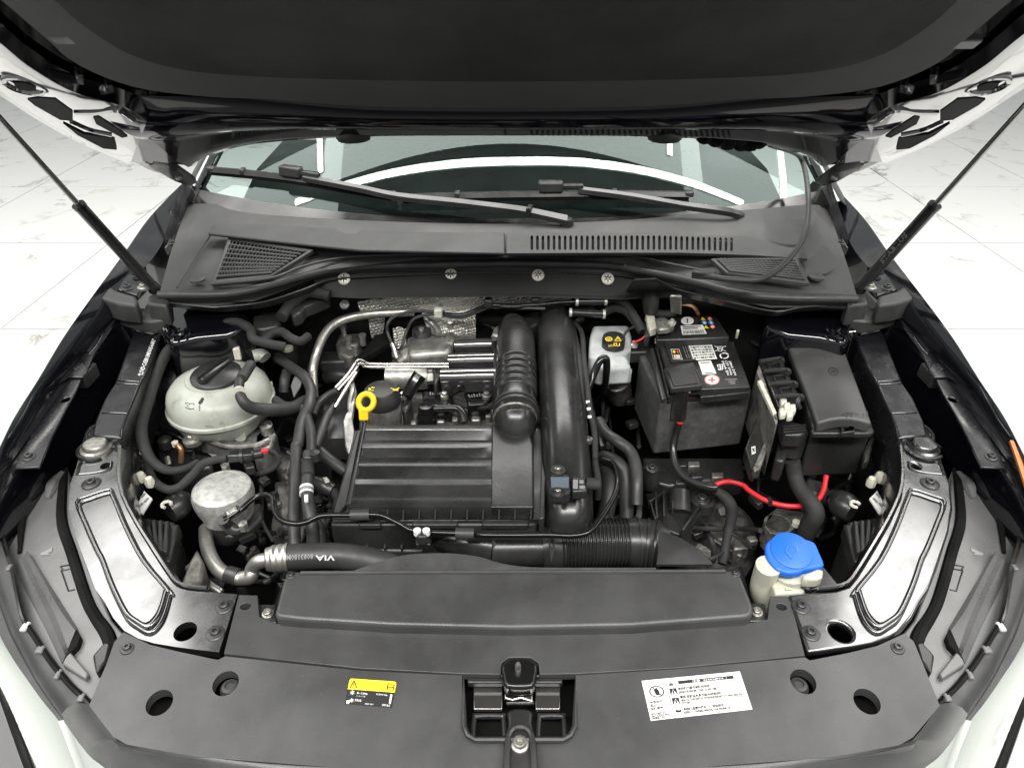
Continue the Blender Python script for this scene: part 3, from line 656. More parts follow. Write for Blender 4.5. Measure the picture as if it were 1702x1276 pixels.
    mk('seal', G().tube(PT(B1, [(420, 370), (395, 480), (388, 700), (450, 900), (540, 1180), (600, 1300), (668, 1400), (700, 1500), (690, 1600)], (0.817, 0.10, 0.95)), [0.003, 0.007, 0.008, 0.008, 0.008, 0.008, 0.009, 0.009, 0.009], 8, 5), M['dark'], hl)  # dark tube put in for the shaded gap along the carrier
    mk('seal', G().tube(PT(B1, [(225, 380), (180, 520), (140, 700), (122, 900)], (0.818, 0.10, 0.95)), [0.003, 0.006, 0.006, 0.003], 8, 5), M['dark'], hl)  # dark tube coloured as the shaded groove in the housing
    HR = lambda dz: (0.815 + dz, 0.10, 0.95)
    rr = [([(80, 140), (150, 290), (250, 480), (350, 690)], 0.0), ([(112, 95), (198, 262), (288, 452), (368, 640)], 0.012), ([(138, 78), (224, 242), (318, 432), (383, 602)], 0.004), ([(152, 50), (243, 212), (338, 382), (424, 500)], 0.014), ([(188, 88), (270, 222), (352, 350), (440, 490)], 0.0)]
    mk('ridge', G().sheet([catmull(PT(B5, a, HR(dz)), 4) for a, dz in rr], 0.004), M['greyhousing'], hl, sharp=45)
    mk('rib', G().tube(PT(B1, [(300, 560), (330, 480), (395, 400)], HR(0.003)), [0.004, 0.010, 0.006], 8, 4), M['greyhousing'], hl)
    mk('emblem', G().prism(PT(B1, [(250, 905), (300, 880), (330, 865), (325, 890), (300, 900), (315, 910), (260, 915)], HR(0.0015)), 0.002), M['grey'], hl)
    for a_ in ([(380, 985), (440, 975), (445, 1000), (395, 1010), (380, 985)], [(385, 1010), (430, 1140), (470, 1130)]): mk('moulded_line', G().tube(PT(B1, a_, HR(0.0005)), 0.0012, 5, 1), M['plastic'], hl)
    mk('bracket', G().prism(PT(B5, [(430, 490), (455, 530), (440, 580), (380, 640), (350, 680)], (0.825, 0.1, 0.95)), 0.02), M['dark'], hl, bevel=0.002)
    mk('bracket', G().prism(PT(B5, [(520, 640), (590, 560), (625, 570), (600, 670), (540, 740)], (0.828, 0.1, 0.95)), 0.02), M['plastic'], hl, bevel=0.003)
    mk('pocket', G().prism(PT(B5, [(380, 600), (500, 740), (480, 770), (350, 690)], (0.824, 0.1, 0.95)), 0.01), M['greyhousing'], hl, bevel=0.002)
    r0 = [(-14, 800, 0.825), (0, 862, 0.82), (8, 905, 0.818), (21, 945, 0.815), (38, 1022, 0.808), (59, 1059, 0.80), (88, 1103, 0.79), (118, 1139, 0.782), (148, 1168, 0.775), (165, 1200, 0.765), (182, 1235, 0.755)]
    r1 = [(-46, 800, 0.825), (-32, 862, 0.82), (-18, 925, 0.815), (-4, 975, 0.81), (14, 1030, 0.80), (34, 1072, 0.792), (56, 1115, 0.783), (80, 1152, 0.775), (104, 1186, 0.768), (126, 1222, 0.757), (150, 1262, 0.745)]
    r2 = [(-60, 800, 0.815), (-48, 870, 0.81), (-36, 940, 0.80), (-22, 1000, 0.79), (-2, 1052, 0.78), (20, 1092, 0.772), (46, 1130, 0.765), (72, 1166, 0.757), (98, 1198, 0.75), (118, 1234, 0.738), (140, 1285, 0.725)]
    r3 = [(-90, 800, 0.76), (-80, 880, 0.74), (-66, 960, 0.72), (-48, 1020, 0.70), (-22, 1070, 0.68), (0, 1120, 0.66), (18, 1170, 0.64), (36, 1220, 0.62), (58, 1280, 0.60), (84, 1345, 0.58), (110, 1410, 0.56)]
    R = [catmull(PT(K, r), 4) for r in (r0, r1, r2, r3)]
    mk('clip_strip', G().tube(R[0], 0.0042, 8, 1), M['gloss'], hl)
    for i, t in enumerate((0.30, 0.45, 0.55, 0.66, 0.78, 0.93)):
        p = R[0][int(t * (len(R[0]) - 1))]; mk('clip', G().box(p + Vector((s * 0.004, 0, 0.002)), (0.007 + 0.002 * (i % 3), 0.012 + 0.003 * (i % 2), 0.006)), M['tankw'] if i in (1, 5) else M['greyhousing'], hl, bevel=0.002)
    m1 = [a.lerp(b, 0.5) + Vector((0, 0, 0.006)) for a, b in zip(R[0], R[1])]
    mk('gasket', G().sheet([[p + Vector((0, 0, -0.01)) for p in R[0]], R[0], m1, R[1], [a.lerp(b, 0.35) + Vector((0, 0, -0.012)) for a, b in zip(R[1], R[2])], R[2]], 0.003), M['rubber'], hl, sharp=60)
    m2 = [a.lerp(b, 0.4) + Vector((s * 0.02, -0.004, 0.02)) for a, b in zip(R[2], R[3])]
    low = [p + Vector((s * 0.01, -0.02, -0.12)) for p in R[3]]
    mk('lens', G().sheet([R[2], m2, R[3], low], 0.003), M['clear'], hl, sharp=70, label='clear headlamp lens, pale with reflections')
    mk('lens_trim', G().tube([p + Vector((s * 0.004, -0.004, 0.002)) for p in R[3]], 0.006, 8, 1), M['gloss'], hl)
RBV = []
side(lambda q: q, -1)
side(mirx, 1)
# solid strip coloured as the warm reflection in one wing's gloss paint
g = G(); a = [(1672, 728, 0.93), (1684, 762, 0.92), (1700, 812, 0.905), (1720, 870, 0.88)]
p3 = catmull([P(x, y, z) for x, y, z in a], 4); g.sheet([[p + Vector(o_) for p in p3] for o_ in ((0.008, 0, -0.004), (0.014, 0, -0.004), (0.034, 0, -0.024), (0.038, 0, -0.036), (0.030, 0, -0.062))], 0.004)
mk('warm_reflection_strip', g, M['amber'], car, label='orange-brown reflection on the wing edge, built as a strip')

# ================================================================== COWL
def rail_pts(l, z, n=6): return catmull([P(x, y, zz if zz is not None else z) for x, y, zz in [(p + (None,))[:3] if len(p) == 2 else p for p in l]], n)
r0 = [(338, 306), (352, 332), (400, 352), (550, 364), (700, 370), (850, 372), (1000, 368), (1130, 358), (1250, 344), (1330, 328), (1352, 300)]
r1 = [(318, 330), (338, 362), (400, 368), (550, 377), (700, 383), (850, 386), (1000, 388), (1130, 391), (1250, 396), (1335, 402), (1366, 330)]
r2 = [(300, 372), (330, 392), (410, 397), (550, 411), (700, 417), (850, 420), (1000, 420), (1130, 420), (1250, 426), (1345, 430), (1385, 372)]
r25 = [(282, 425), (318, 432), (420, 432), (550, 428), (700, 428), (850, 428), (1000, 428), (1130, 432), (1250, 450), (1360, 458), (1405, 430)]
r3 = [(266, 484), (300, 484), (372, 482), (440, 470), (505, 454), (580, 440), (850, 434), (1060, 444), (1140, 460), (1225, 480), (1424, 490)]
N_ = 6
CR = [rail_pts(r0, 1.034, N_), rail_pts(r1, 1.030, N_), rail_pts(r2, 1.006, N_), rail_pts(r25, 1.0, N_), rail_pts(r3, 0.985, N_)]
ext = [p + Vector((0, -0.008, -0.03)) for p in CR[4]]; back = [p + Vector((0, 0.03, -0.03)) for p in CR[0]]
cowl = mk('cowl_panel', G().sheet([back] + CR + [ext], 0.003), M['cowl'], car, sharp=28, label='dark grey plastic cowl panel below the windscreen')
# slotted band across the cowl
BZ = (1.036, 0.10, 1.58)
bt = [(842, 385), (1000, 387), (1130, 390), (1250, 394), (1336, 401), (1342, 430), (1250, 424), (1130, 420), (1000, 420), (842, 421)]
holes = []
for i in range(37):
    x = 884 + i * 9.22; y0, y1 = 391 + max(0, (x - 1100)) * 0.035, 416 + max(0, x - 1150) * 0.03
    holes.append([P(*q, BZ) for q in [(x - 2.2, y0 + 2), (x, y0), (x + 2.2, y0 + 2), (x + 2.2, y1 - 2), (x, y1), (x - 2.2, y1 - 2)]])
g = G(); g.prism([P(*q, BZ) for q in bt], 0.006, holes); mk('slotted_band', g, M['cowl'], cowl)
mk('slot_floor', G().prism([P(*q, (1.030, 0.10, 1.58)) for q in [(878, 389), (1222, 393), (1222, 418), (878, 418)]], 0.001), M['dark'], cowl)
bt = [(600, 381), (640, 384), (839, 386), (839, 421), (600, 416), (520, 408), (430, 398), (345, 388), (356, 372), (450, 372), (530, 378), (556, 379), (575, 388), (592, 388)]
g = G(); g.prism([P(*q, BZ) for q in bt], 0.006); mk('plain_band', g, M['cowl'], cowl, bevel=0.003)
# leaf grilles
def grille(c, rows, cols, z, nm):
    f = qmap(c); g = G(); fr = [f(0, 0), f(1, 0), f(1, 1), f(0, 1)]
    gr = mk('grille', G().prism([P(*q, z) for q in [f(-.05, -.09), f(1.05, -.09), f(1.05, 1.09), f(-.05, 1.09)]], 0.01, [[P(*q, z) for q in fr]]), M['cowl'], cowl, bevel=0.002, label=nm)
    mk('grille_floor', G().prism([P(*q, (z[0] - 0.012, z[1], z[2])) for q in fr], 0.001), M['dark'], gr)
    zz = (z[0] - 0.004, z[1], z[2])
    for i in range(rows):
        v = (i + 0.5) / rows; mk('slat', G().bar(P(*f(0, v), zz), P(*f(1, v), zz), 0.0065, 0.006), M['cowl'], gr, bevel=0.001)
    g = G(); z3 = (z[0] - 0.0062, z[1], z[2])
    for j in range(1, cols):
        u = j / cols; g.bar(P(*f(u, 0), z3), P(*f(u, 1), z3), 0.0022, 0.009)
    mk('cross_bars', g, M['plastic'], gr)
GZ = (1.016, 0.12, 1.52)
grille([(385, 396), (510, 417), (450, 456), (358, 464)], 9, 20, (1.022, 0.12, 1.52), 'trapezoid leaf grille in the cowl above the coolant tank')
grille([(1190, 431), (1322, 431), (1338, 466), (1212, 452)], 8, 20, (1.034, 0.12, 1.52), 'leaf grille in the cowl above the fuse box')
# ledge with a soft rim from grille to grille, and the rubber seal along the front
mk('ridge', G().tube([P(*q, 1.004) for q in [(350, 472), (450, 462), (500, 444), (560, 430), (640, 424), (850, 422), (1030, 424), (1120, 440), (1180, 452)]], 0.003, 8, 6), M['cowl'], cowl)
mk('ridge', G().tube([P(*q, (1.012, 0.1, 1.5)) for q in [(294, 478), (330, 420), (352, 388)]], 0.002, 6, 4), M['cowl'], cowl)
mk('seal', G().tube([P(*q, 0.985) for q in [(264, 490), (372, 489), (440, 477), (503, 460), (580, 445), (700, 441), (850, 438), (1000, 441), (1062, 450), (1142, 466), (1224, 487), (1300, 495), (1424, 497)]], 0.0085, 10, 6), M['rubber'], cowl, label='round rubber seal along the cowl front')
lowl = [P(*q, 0.968) for q in [(268, 500), (340, 508), (372, 508), (440, 500), (503, 480), (560, 462), (700, 455), (850, 452), (1000, 455), (1062, 462), (1142, 484), (1224, 503), (1290, 516), (1340, 508), (1424, 506)]]
mk('lip', G().sheet([catmull(lowl, 4), [p + Vector((0, 0.02, -0.02)) for p in catmull(lowl, 4)]], 0.003), M['plastic'], cowl)
for q in ((328, 464), (1357, 460)): mk('screw_cap', G().lathe(P(*q, 1.002), [(0.016, -0.003), (0.016, 0.0015), (0.013, 0.003), (0.0001, 0.0032)], 20), M['cowl'], cowl)
# bulkhead below the seal with four push clips
bk = mk('bulkhead', G().sheet([[P(*q, 0.965) for q in [(300, 500), (420, 498), (520, 465), (600, 455), (850, 452), (1040, 455), (1160, 482), (1280, 508), (1424, 508)]], [P(*q, 0.93) for q in [(300, 505), (420, 504), (535, 490), (600, 493), (850, 490), (1040, 495), (1150, 490), (1280, 514), (1424, 512)]], [P(*q, 0.93) + Vector((0, 0.09, -0.004)) for q in [(300, 505), (420, 504), (535, 490), (600, 493), (850, 490), (1040, 495), (1150, 490), (1280, 514), (1424, 512)]], [P(*q, 0.93) + Vector((0, 0.12, -0.55)) for q in [(300, 505), (420, 504), (535, 490), (600, 493), (850, 490), (1040, 495), (1150, 490), (1280, 514), (1424, 512)]]], 0.004), M['firewall'], car, sharp=50)
for q in ((574, 466), (750, 459), (894, 460), (1009, 466)):
    c = P(q[0], q[1], 0.955); ax = Vector((0, -0.75, 0.66)); c = c + ax * 0.012
    cl = mk('push_clip', G().lathe(c, [(0.014, -0.003), (0.014, 0.001), (0.011, 0.003), (0.0001, 0.003)], 20, ax), M['pearl'], bk)
    g = G(); u = Vector((1, 0, 0)); v = ax.cross(u)
    for k in range(6):
        d = u * math.cos(k * math.pi / 3 + 0.5) + v * math.sin(k * math.pi / 3 + 0.5); g.bar(c + ax * 0.0035 + d * 0.002, c + ax * 0.0035 + d * 0.0085, 0.0022, 0.001, ax)
    mk('slot', g, M['dark'], cl)
for q in ((574, 508),): mk('plug', G().lathe(P(q[0], q[1], 0.93) + Vector((0, -0.004, 0.004)), [(0.011, 0), (0.010, 0.004), (0.0001, 0.006)], 14, Vector((0, -0.75, 0.66))), M['plastic'], bk)

# ================================================================== WIPERS
def wiper(blade, arm, head, piv, lab):
    p3 = [GP(x, y, 0.012) for x, y in blade]; a3 = [GP(x, y, 0.03) for x, y in arm]
    wp = sub('wiper', GP(*piv, 0.0), car); tag(wp, label=lab)
    up = Vector((0, -0.4, 0.9))
    g = G(); c = catmull(p3, 6)
    g.sheet([[p + Vector((0, -0.011, 0.003)) for p in c], [p + Vector((0, -0.004, 0.013)) for p in c], [p + Vector((0, 0.006, 0.013)) for p in c], [p + Vector((0, 0.010, 0.004)) for p in c]], 0.002)
    b = mk('blade', g, M['satin'], wp, sharp=50)
    mk('rubber_lip', G().tube([p + Vector((0, -0.002, -0.004)) for p in c], 0.004, 6, 1), M['dark'], b)
    for e in (c[0], c[-1]): mk('end_cap', G().box(e + Vector((0, 0, 0.008)), (0.022, 0.022, 0.014)), M['plastic'], b, bevel=0.004)
    for t in (0.24, 0.76):
        p = c[int(t * (len(c) - 1))]; mk('clamp', G().box(p + Vector((0, 0, 0.010)), (0.012, 0.024, 0.014)), M['plastic'], b, bevel=0.003)
    ca = catmull(a3, 5); g = G(); rr = []
    n = len(ca)
    for off, zz in ((-1, -0.004), (-0.8, 0.006), (0.8, 0.006), (1, -0.004)):
        rr.append([p + Vector((0.1, 0.9, 0.3)).normalized() * off * (0.007 + 0.006 * i / n) + Vector((0, 0, zz)) for i, p in enumerate(ca)])
    g.sheet(rr, 0.002); mk('arm', g, M['satin'], wp, sharp=40)
    h = GP(*head, 0.034); d = (p3[-1] - p3[0]).normalized()
    hd = mk('adapter', G().bar(h - d * 0.032, h + d * 0.026, 0.026, 0.026), M['plastic'], wp, bevel=0.005, seg=3); mk('tongue', G().bar(h + d * 0.02, h + d * 0.075, 0.015, 0.012), M['satin'], hd, bevel=0.003)
    q = GP(*piv, 0.02); mk('pivot', G().lathe(q, [(0.016, -0.03), (0.016, 0.006), (0.012, 0.012), (0.0001, 0.014)], 18), M['plastic'], wp)
    j = ca[int(n * 0.72)]; mk('knuckle', G().bar(j - (ca[-1] - ca[0]).normalized() * 0.006 + Vector((0, 0, 0.004)), j + (ca[-1] - ca[0]).normalized() * 0.006 + Vector((0, 0, 0.004)), 0.030, 0.022), M['plastic'], wp, bevel=0.003)
wiper([(356, 292), (420, 298), (500, 308), (580, 322), (652, 334)], [(511, 311), (600, 328), (666, 342), (760, 352), (858, 364), (900, 372), (941, 381)], (494, 302), (941, 381), 'wiper lying across the glass with its blade beside the pillar')
wiper([(672, 338), (780, 335), (900, 333), (1020, 332), (1142, 333)], [(960, 331), (1044, 342), (1130, 357), (1218, 371), (1260, 381), (1313, 393)], (916, 327), (1313, 393), 'wiper with its blade across the middle of the glass')
# washer hose running from bonnet to cowl
mk('washer_hose', G().tube([P(1280, 240, BN), P(1330, 262, 1.14), P(1343, 320, 1.09), P(1340, 380, 1.06), P(1316, 425, 1.055), P(1270, 462, 1.045), P(1212, 464, 1.04), P(1160, 456, 1.035)], 0.006, 10, 8), M['rubber'], car, label='black washer hose hanging from the bonnet to the cowl')
mk('hose_joint', G().bar(P(1150, 455, 1.035), P(1190, 458, 1.038), 0.016, 0.016), M['plastic'], car, bevel=0.003)

# ================================================================== SLAM PANEL COVER
SLR = 0.832; SLM = (0.83, 0.16, 0.565)
strip = [(372, 1086), (385, 1035), (397, 988), (428, 989), (431, 1024), (456, 1035), (650, 1051), (851, 1055), (1050, 1052), (1252, 1034), (1276, 1028), (1280, 990), (1311, 990), (1324, 1035), (1338, 1089), (1130, 1109), (957, 1119), (897, 1120), (895, 1101), (882, 1092), (845, 1092), (834, 1101), (832, 1120), (770, 1119), (600, 1110)]
cov = mk('front_cover', G().prism([P(*q, SLR) for q in strip], 0.012, [circ(408, 1007, SLR, 0.0072, 14, 0.006), circ(1299, 1008, SLR, 0.0072, 14, 0.006)]), M['trim'], car, bevel=0.0016, label='matt grey plastic trim over the front cross member')
front = [(205, 1050), (250, 1071), (300, 1083), (362, 1096), (374, 1090), (600, 1114), (768, 1122), (768, 1206), (774, 1222), (790, 1231), (838, 1233), (838, 1284), (600, 1278), (324, 1257), (212, 1237), (188, 1224), (148, 1172), (178, 1100), (190, 1066)]
frontR = [mirx(q) for q in front]
frontR = [(q[0], q[1]) for q in reversed(frontR)]
full = front[:12] + [(838, 1284), (888, 1284)] + [(888, 1233), (938, 1231), (950, 1222), (957, 1206), (957, 1122), (1130, 1111), (1338, 1092), (1346, 1097), (1408, 1085), (1458, 1073), (1504, 1052), (1519, 1066), (1533, 1100), (1562, 1172), (1518, 1224), (1494, 1238), (1382, 1258), (1100, 1279), (888, 1286), (838, 1286), (600, 1279), (324, 1257), (212, 1237), (188, 1224), (148, 1172), (178, 1100), (190, 1066)]
left_poly = front; right_poly = [(957, 1122), (1130, 1111), (1338, 1092), (1346, 1097), (1408, 1085), (1458, 1073), (1504, 1052), (1519, 1066), (1533, 1100), (1562, 1172), (1518, 1224), (1494, 1238), (1382, 1258), (1100, 1279), (888, 1286), (888, 1233), (938, 1231), (951, 1222), (957, 1206)]
for poly, hs in ((left_poly, ((265, 1167), (375, 1135))), (right_poly, ((1441, 1165), (1335, 1132)))):
    mk('cover_wing', G().prism([P(*q, SLM) for q in poly], 0.014, [circ(*h_, SLM, 0.0158, 26) for h_ in hs]), M['trim'], cov, bevel=0.0012, seg=1)
    c = P(hs[1][0] + (4 if hs[1][0] < 850 else -4), hs[1][1] + 2, SLM) + Vector((0, 0.002, -0.006))
    mk('bonnet_buffer', G().lathe(c, [(0.0125, -0.03), (0.0125, -0.004), (0.010, 0.0), (0.006, 0.001), (0.0055, -0.001), (0.0001, -0.001)], 20), M['rubber'], cov)
    q = hs[0]; mk('hole_floor', G().lathe(P(q[0], q[1], (0.79, 0.16, 0.565)), [(0.02, -0.004), (0.02, 0), (0.0001, 0)], 16), M['dark'], cov)
bolt(cov, B5(718, 600), SLM, 0.0050, washer=1.8); bolt(cov, B8(984, 598), SLM, 0.0050, washer=1.8)
# rounded front lip and the painted bumper edge below it
lipi = both([(148, 1170), (188, 1222), (212, 1235), (324, 1255), (498, 1272), (851, 1284)]); lipo = both([(102, 1186), (130, 1226), (160, 1256), (232, 1292), (500, 1335), (851, 1350)])
a = catmull([P(*q, SLM) for q in lipi], 5); b = catmull([P(*q, 0.772) for q in lipo], 5)
md = [x.lerp(y, 0.3) + Vector((0, 0, 0.010)) for x, y in zip(a, b)]; md2 = [x.lerp(y, 0.7) + Vector((0, 0, 0.008)) for x, y in zip(a, b)]
mk('soft_lip', G().sheet([[p + Vector((0, 0, -0.012)) for p in a], a, md, md2, b, [p + Vector((0, -0.004, -0.03)) for p in b]], 0.004), M['trim'], cov, sharp=50)
bo = catmull([P(*q, 0.70) for q in both([(110, 1215), (125, 1275), (150, 1335), (200, 1400), (500, 1460), (851, 1480)])], 5)
mk('bumper', G().sheet([[p + Vector((0, 0.0, -0.012)) for p in b], [x.lerp(y, 0.5) + Vector((0, -0.006, 0.014)) for x, y in zip(b, bo)], bo, [p + Vector((0, -0.02, -0.3)) for p in bo]], 0.004), M['clear'], car, sharp=60)

# ---- bonnet lock in the middle of the cover
lk = sub('bonnet_lock', P(862, 1170, 0.80), car); tag(lk, label='black bonnet lock with bright striker slot')
mk('tray', G().prism([P(*q, 0.775) for q in [(765, 1118), (960, 1118), (960, 1236), (765, 1236)]], 0.004), M['dark'], lk)
LZ = 0.812
rim = [(770, 1124), (957, 1124), (955, 1208), (948, 1222), (936, 1229), (790, 1229), (778, 1222), (772, 1208)]
mk('frame', G().tube([P(*q, 0.822) for q in rim], 0.0035, 8, 1, closed=True), M['plastic'], lk)
for x0, x1 in ((787, 835), (890, 931)):
    mk('plate', G().prism([P(*q, LZ) for q in [(x0, 1138), (x1, 1138), (x1, 1178), (x0, 1178)]], 0.006), M['darkchrome'], lk, bevel=0.001)
    mk('rear_wall', G().prism([P(*q, 0.826) for q in [(x0 - 10, 1125), (x1 + 4, 1125), (x1 + 4, 1134), (x0 - 10, 1134)]], 0.01), M['plastic'], lk, bevel=0.002)
for x0, x1 in ((784, 842), (892, 942)):
    mk('shelf', G().prism([P(*q, 0.808) for q in [(x0, 1183), (x1, 1183), (x1 - 2, 1190), (x0 + 2, 1190)]], 0.008), M['plastic'], lk, bevel=0.002)
    mk('pocket_wall', G().tube([P(*q, 0.806) for q in [(x0 + 2, 1224), (x0 + 4, 1196), (x0 + 10, 1190), (x1 - 10, 1190), (x1 - 5, 1196), (x1 - 3, 1224)]], 0.003, 8, 4), M['plastic'], lk)
mk('catch_cover', G().prism([P(*q, 0.838) for q in smooth_px([(836, 1124), (834, 1104), (846, 1092), (864, 1090), (882, 1092), (893, 1104), (891, 1124), (885, 1140), (842, 1140)], 3, True)], 0.02), M['gloss'], lk, bevel=0.005, seg=3)
mk('stud', G().lathe(P(861, 1112, 0.838), [(0.004, 0), (0.004, 0.008), (0.0025, 0.012), (0.0001, 0.012)], 12), M['zinc'], lk)
mk('catch', G().prism([P(*q, 0.815) for q in [(838, 1148), (856, 1146), (868, 1152), (885, 1142), (886, 1166), (866, 1160), (852, 1164), (838, 1160)]], 0.01), M['chrome'], lk, bevel=0.002)
mk('striker_bar', G().bar(P(842, 1170, 0.817), P(888, 1169, 0.817), 0.0035, 0.004), M['chrome'], lk)
lv = mk('stem', G().prism([P(*q, 0.822) for q in smooth_px([(846, 1178), (882, 1178), (884, 1200), (890, 1230), (892, 1300), (838, 1300), (840, 1230), (845, 1200)], 3, True)], 0.016), M['plastic'], lk, bevel=0.004, seg=3)
mk('boss', G().tube([P(*q, 0.824) for q in [(842, 1290), (844, 1230), (852, 1212), (864, 1208), (877, 1212), (885, 1230), (888, 1290)]], 0.004, 8, 4), M['plastic'], lv)
bolt(lv, (864, 1236), 0.823, 0.0075, M['zinc'], washer=1.45)
# ---- dark tub of the engine bay
g = G(); g.box(Vector((0, 1.05, 0.33)), (1.7, 1.5, 0.02)); mk('undertray', g, M['dark'], car)
g = G(); g.box(Vector((0, 0.53, 0.56)), (0.9, 0.02, 0.40)); mk('front_wall', g, M['dark'], car)
for s in (-1, 1): mk('inner_wall', G().sheet([[Vector((s * (0.57 + 0.33 * t), 0.60 + 1.0 * t, 0.78)) for t in (0, 0.5, 1)], [Vector((s * (0.55 + 0.32 * t), 0.60 + 1.0 * t, 0.33)) for t in (0, 0.5, 1)]], 0.01), M['dark'], car)
# subframe and dim ironwork deep in the bay
for (a, c, w_, h_) in (((-0.55, 0.66, 0.50), (0.55, 0.66, 0.50), 0.05, 0.06), ((-0.42, 0.70, 0.46), (-0.46, 1.45, 0.52), 0.07, 0.08), ((0.42, 0.70, 0.46), (0.46, 1.45, 0.52), 0.07, 0.08), ((-0.5, 1.3, 0.5), (0.5, 1.3, 0.5), 0.06, 0.06)):
    mk('subframe_bar', G().bar(Vector(a), Vector(c), w_, h_), M['boltd'], car, bevel=0.012, seg=3)
# ================================================================== ENGINE BAY: every unit that lifts out is a thing
def top(name, g, mat_, label, cat, group=None, **kw): return mk(name, g, mat_, None, label=label, cat=cat, group=group, **kw)
def hose(name, label, cat, pts, r, mat_='rubber', seg=12, n=7, group=None, rf=None): return top(name, G().tube(pts, r, seg, n, rf=rf), M[mat_], label, cat, group)
def plate(f, l, z, dz): return G().prism(T(f, l, z), dz)
HG = 'coolant hoses in the bay'; WG = 'wiring looms in the bay'

# ---- air filter box
AZ = 0.835
ab = thing('air_filter_box', P(740, 780, 0.70), 'black ribbed air filter box on the middle of the engine', 'air filter')
lv = [((599, 713), (815, 713), (816, 732), (594, 732)), ((593, 742), (815, 742), (816, 761), (588, 761)), ((588, 773), (815, 773), (815, 793), (582, 793)), ((581, 804), (814, 804), (814, 825), (576, 825))]
coverpx = [(604, 704), (842, 704), (864, 704), (880, 716), (887, 740), (888, 842), (577, 842)]
cover = mk('cover', G().prism(T(K, [(816, 704), (842, 704), (864, 704), (880, 716), (887, 740), (888, 842), (814, 842)], AZ), 0.030), M['satin'], ab, bevel=0.004, seg=3, label='satin black cover with four long louvres')
# louvred half: four ramps falling towards the front, each ended by a raised lip
def lx(y): return 604 - (y - 704) * 27 / 138
prof_ = [(704, -0.004), (705.5, -0.0005), (707, 0)]
for y0, y1 in ((713, 731), (742, 760), (773, 792), (804, 824)): prof_ += [(y0, 0.0), (y0 + 0.8, -0.0015), (y1 - 1.5, -0.009), (y1, -0.009), (y1 + 0.6, 0.0006), (y1 + 2.6, 0.0012), (y1 + 4.2, 0)]
prof_ += [(839, 0), (841, -0.001), (842, -0.004), (842.3, -0.028)]
mk('louvred_top', G().sheet([[P(lx(y) + 5, y, AZ) + Vector((0, 0, dz)), P(700, y, AZ) + Vector((0, 0, dz)), P(799 if dz < -0.0012 and 706 < y < 838 else 816.5, y, AZ) + Vector((0, 0, dz)), P(816.8, y, AZ) + Vector((0, 0, 0 if 706 < y < 838 else dz))] for y, dz in prof_], 0.004), M['satin'], cover, sharp=25)
mk('edge_bar', G().tube([P(lx(y) + 3, y, AZ - 0.003) for y in (705, 740, 790, 841)], 0.0045, 10, 2), M['satin'], cover)
mk('side_skirt', G().prism([P(lx(704) + 1, 704, AZ - 0.003), P(lx(704) + 8, 704, AZ - 0.003), P(lx(842) + 8, 842, AZ - 0.003), P(lx(842) + 1, 842, AZ - 0.003)], 0.028), M['satin'], cover)
body = mk('housing', G().prism([P(*q, 0.808) for q in [(592, 714), (903, 714), (899, 862), (556, 862)]], 0.012), M['plastic'], ab, bevel=0.002)
mk('lower_shell', G().prism([P(*q, 0.80) for q in [(588, 714), (895, 714), (893, 872), (549, 872)]], 0.15), M['plastic'], ab, bevel=0.004)
mk('side_wall', G().prism([P(*q, 0.815) for q in [(594, 714), (600, 716), (576, 838), (560, 855), (554, 852)]], 0.03), M['plastic'], ab, bevel=0.002)
for i in range(12):
    x = 593 + 26.4 * i; mk('rib', G().bar(P(x, 843, 0.828), P(x - 1, 862, 0.812), 0.003, 0.012), M['plastic'], ab, bevel=0.0008)
mk('rim', G().bar(P(553, 868, 0.800), P(899, 866, 0.800), 0.006, 0.012), M['plastic'], ab, bevel=0.002)
for x0, x1 in ((595, 634), (684, 762), (800, 880)): mk('clip_seat', G().prism(T(K, [(x0, 864), (x1, 864), (x1 - 2, 872), (x0 + 2, 872)], 0.806), 0.01), M['plastic'], ab, bevel=0.002)
mk('lower_tray', G().prism(T(K, [(575, 880), (700, 880), (716, 900), (700, 916), (590, 914), (578, 900)], 0.745), 0.02), M['plastic'], ab, bevel=0.004)
for x in (610, 640, 668): mk('tray_rib', G().bar(P(x, 896, 0.752), P(x, 914, 0.748), 0.003, 0.012), M['plastic'], ab)
# outlet hump of the box
g = G(); g.tube([P(856, 690, 0.845), P(857, 702, 0.836), P(859, 714, 0.824), P(860, 724, 0.806)], [0.041, 0.040, 0.036, 0.026], 20, 6); mk('outlet', g, M['satin'], ab, sharp=60)

# ---- intake hose with bellows
ih = thing('intake_hose', P(858, 640, 0.8), 'black intake hose with a bellows running up from the air filter box', 'hose')
R_ = 0.0405
mk('elbow', G().tube([P(852, 538, 0.82), P(853, 546, 0.852), P(857, 566, 0.866), P(858, 612, 0.862)], [0.024, 0.035, R_, R_], 22, 7), M['satin'], ih, sharp=60)
mk('bellows', G().tube([P(858, 608, 0.862), P(858, 634, 0.859), P(857, 662, 0.856)], R_ * 0.99, 24, 6, rf=(lambda t: 1 + 0.055 * math.sin(t * 5 * 2 * math.pi), 60)), M['satin'], ih, sharp=80)
mk('cuff', G().tube([P(857, 660, 0.856), P(857, 676, 0.853), P(856, 692, 0.846)], [R_ * 0.98, R_ * 1.02, R_ * 1.02], 24, 3), M['satin'], ih, sharp=50)
for y in (677, 684): mk('clamp_band', G().tube([P(857, y, 0.853 - (y - 677) * 0.0004), P(857, y + 3.5, 0.8525 - (y - 677) * 0.0004)], R_ * 1.06, 24, 1), M['boltd'], ih)
mk('bright_ring', G().tube([P(856, 693, 0.846), P(856, 696, 0.845)], R_ * 1.03, 24, 1), M['zinc'], ih)

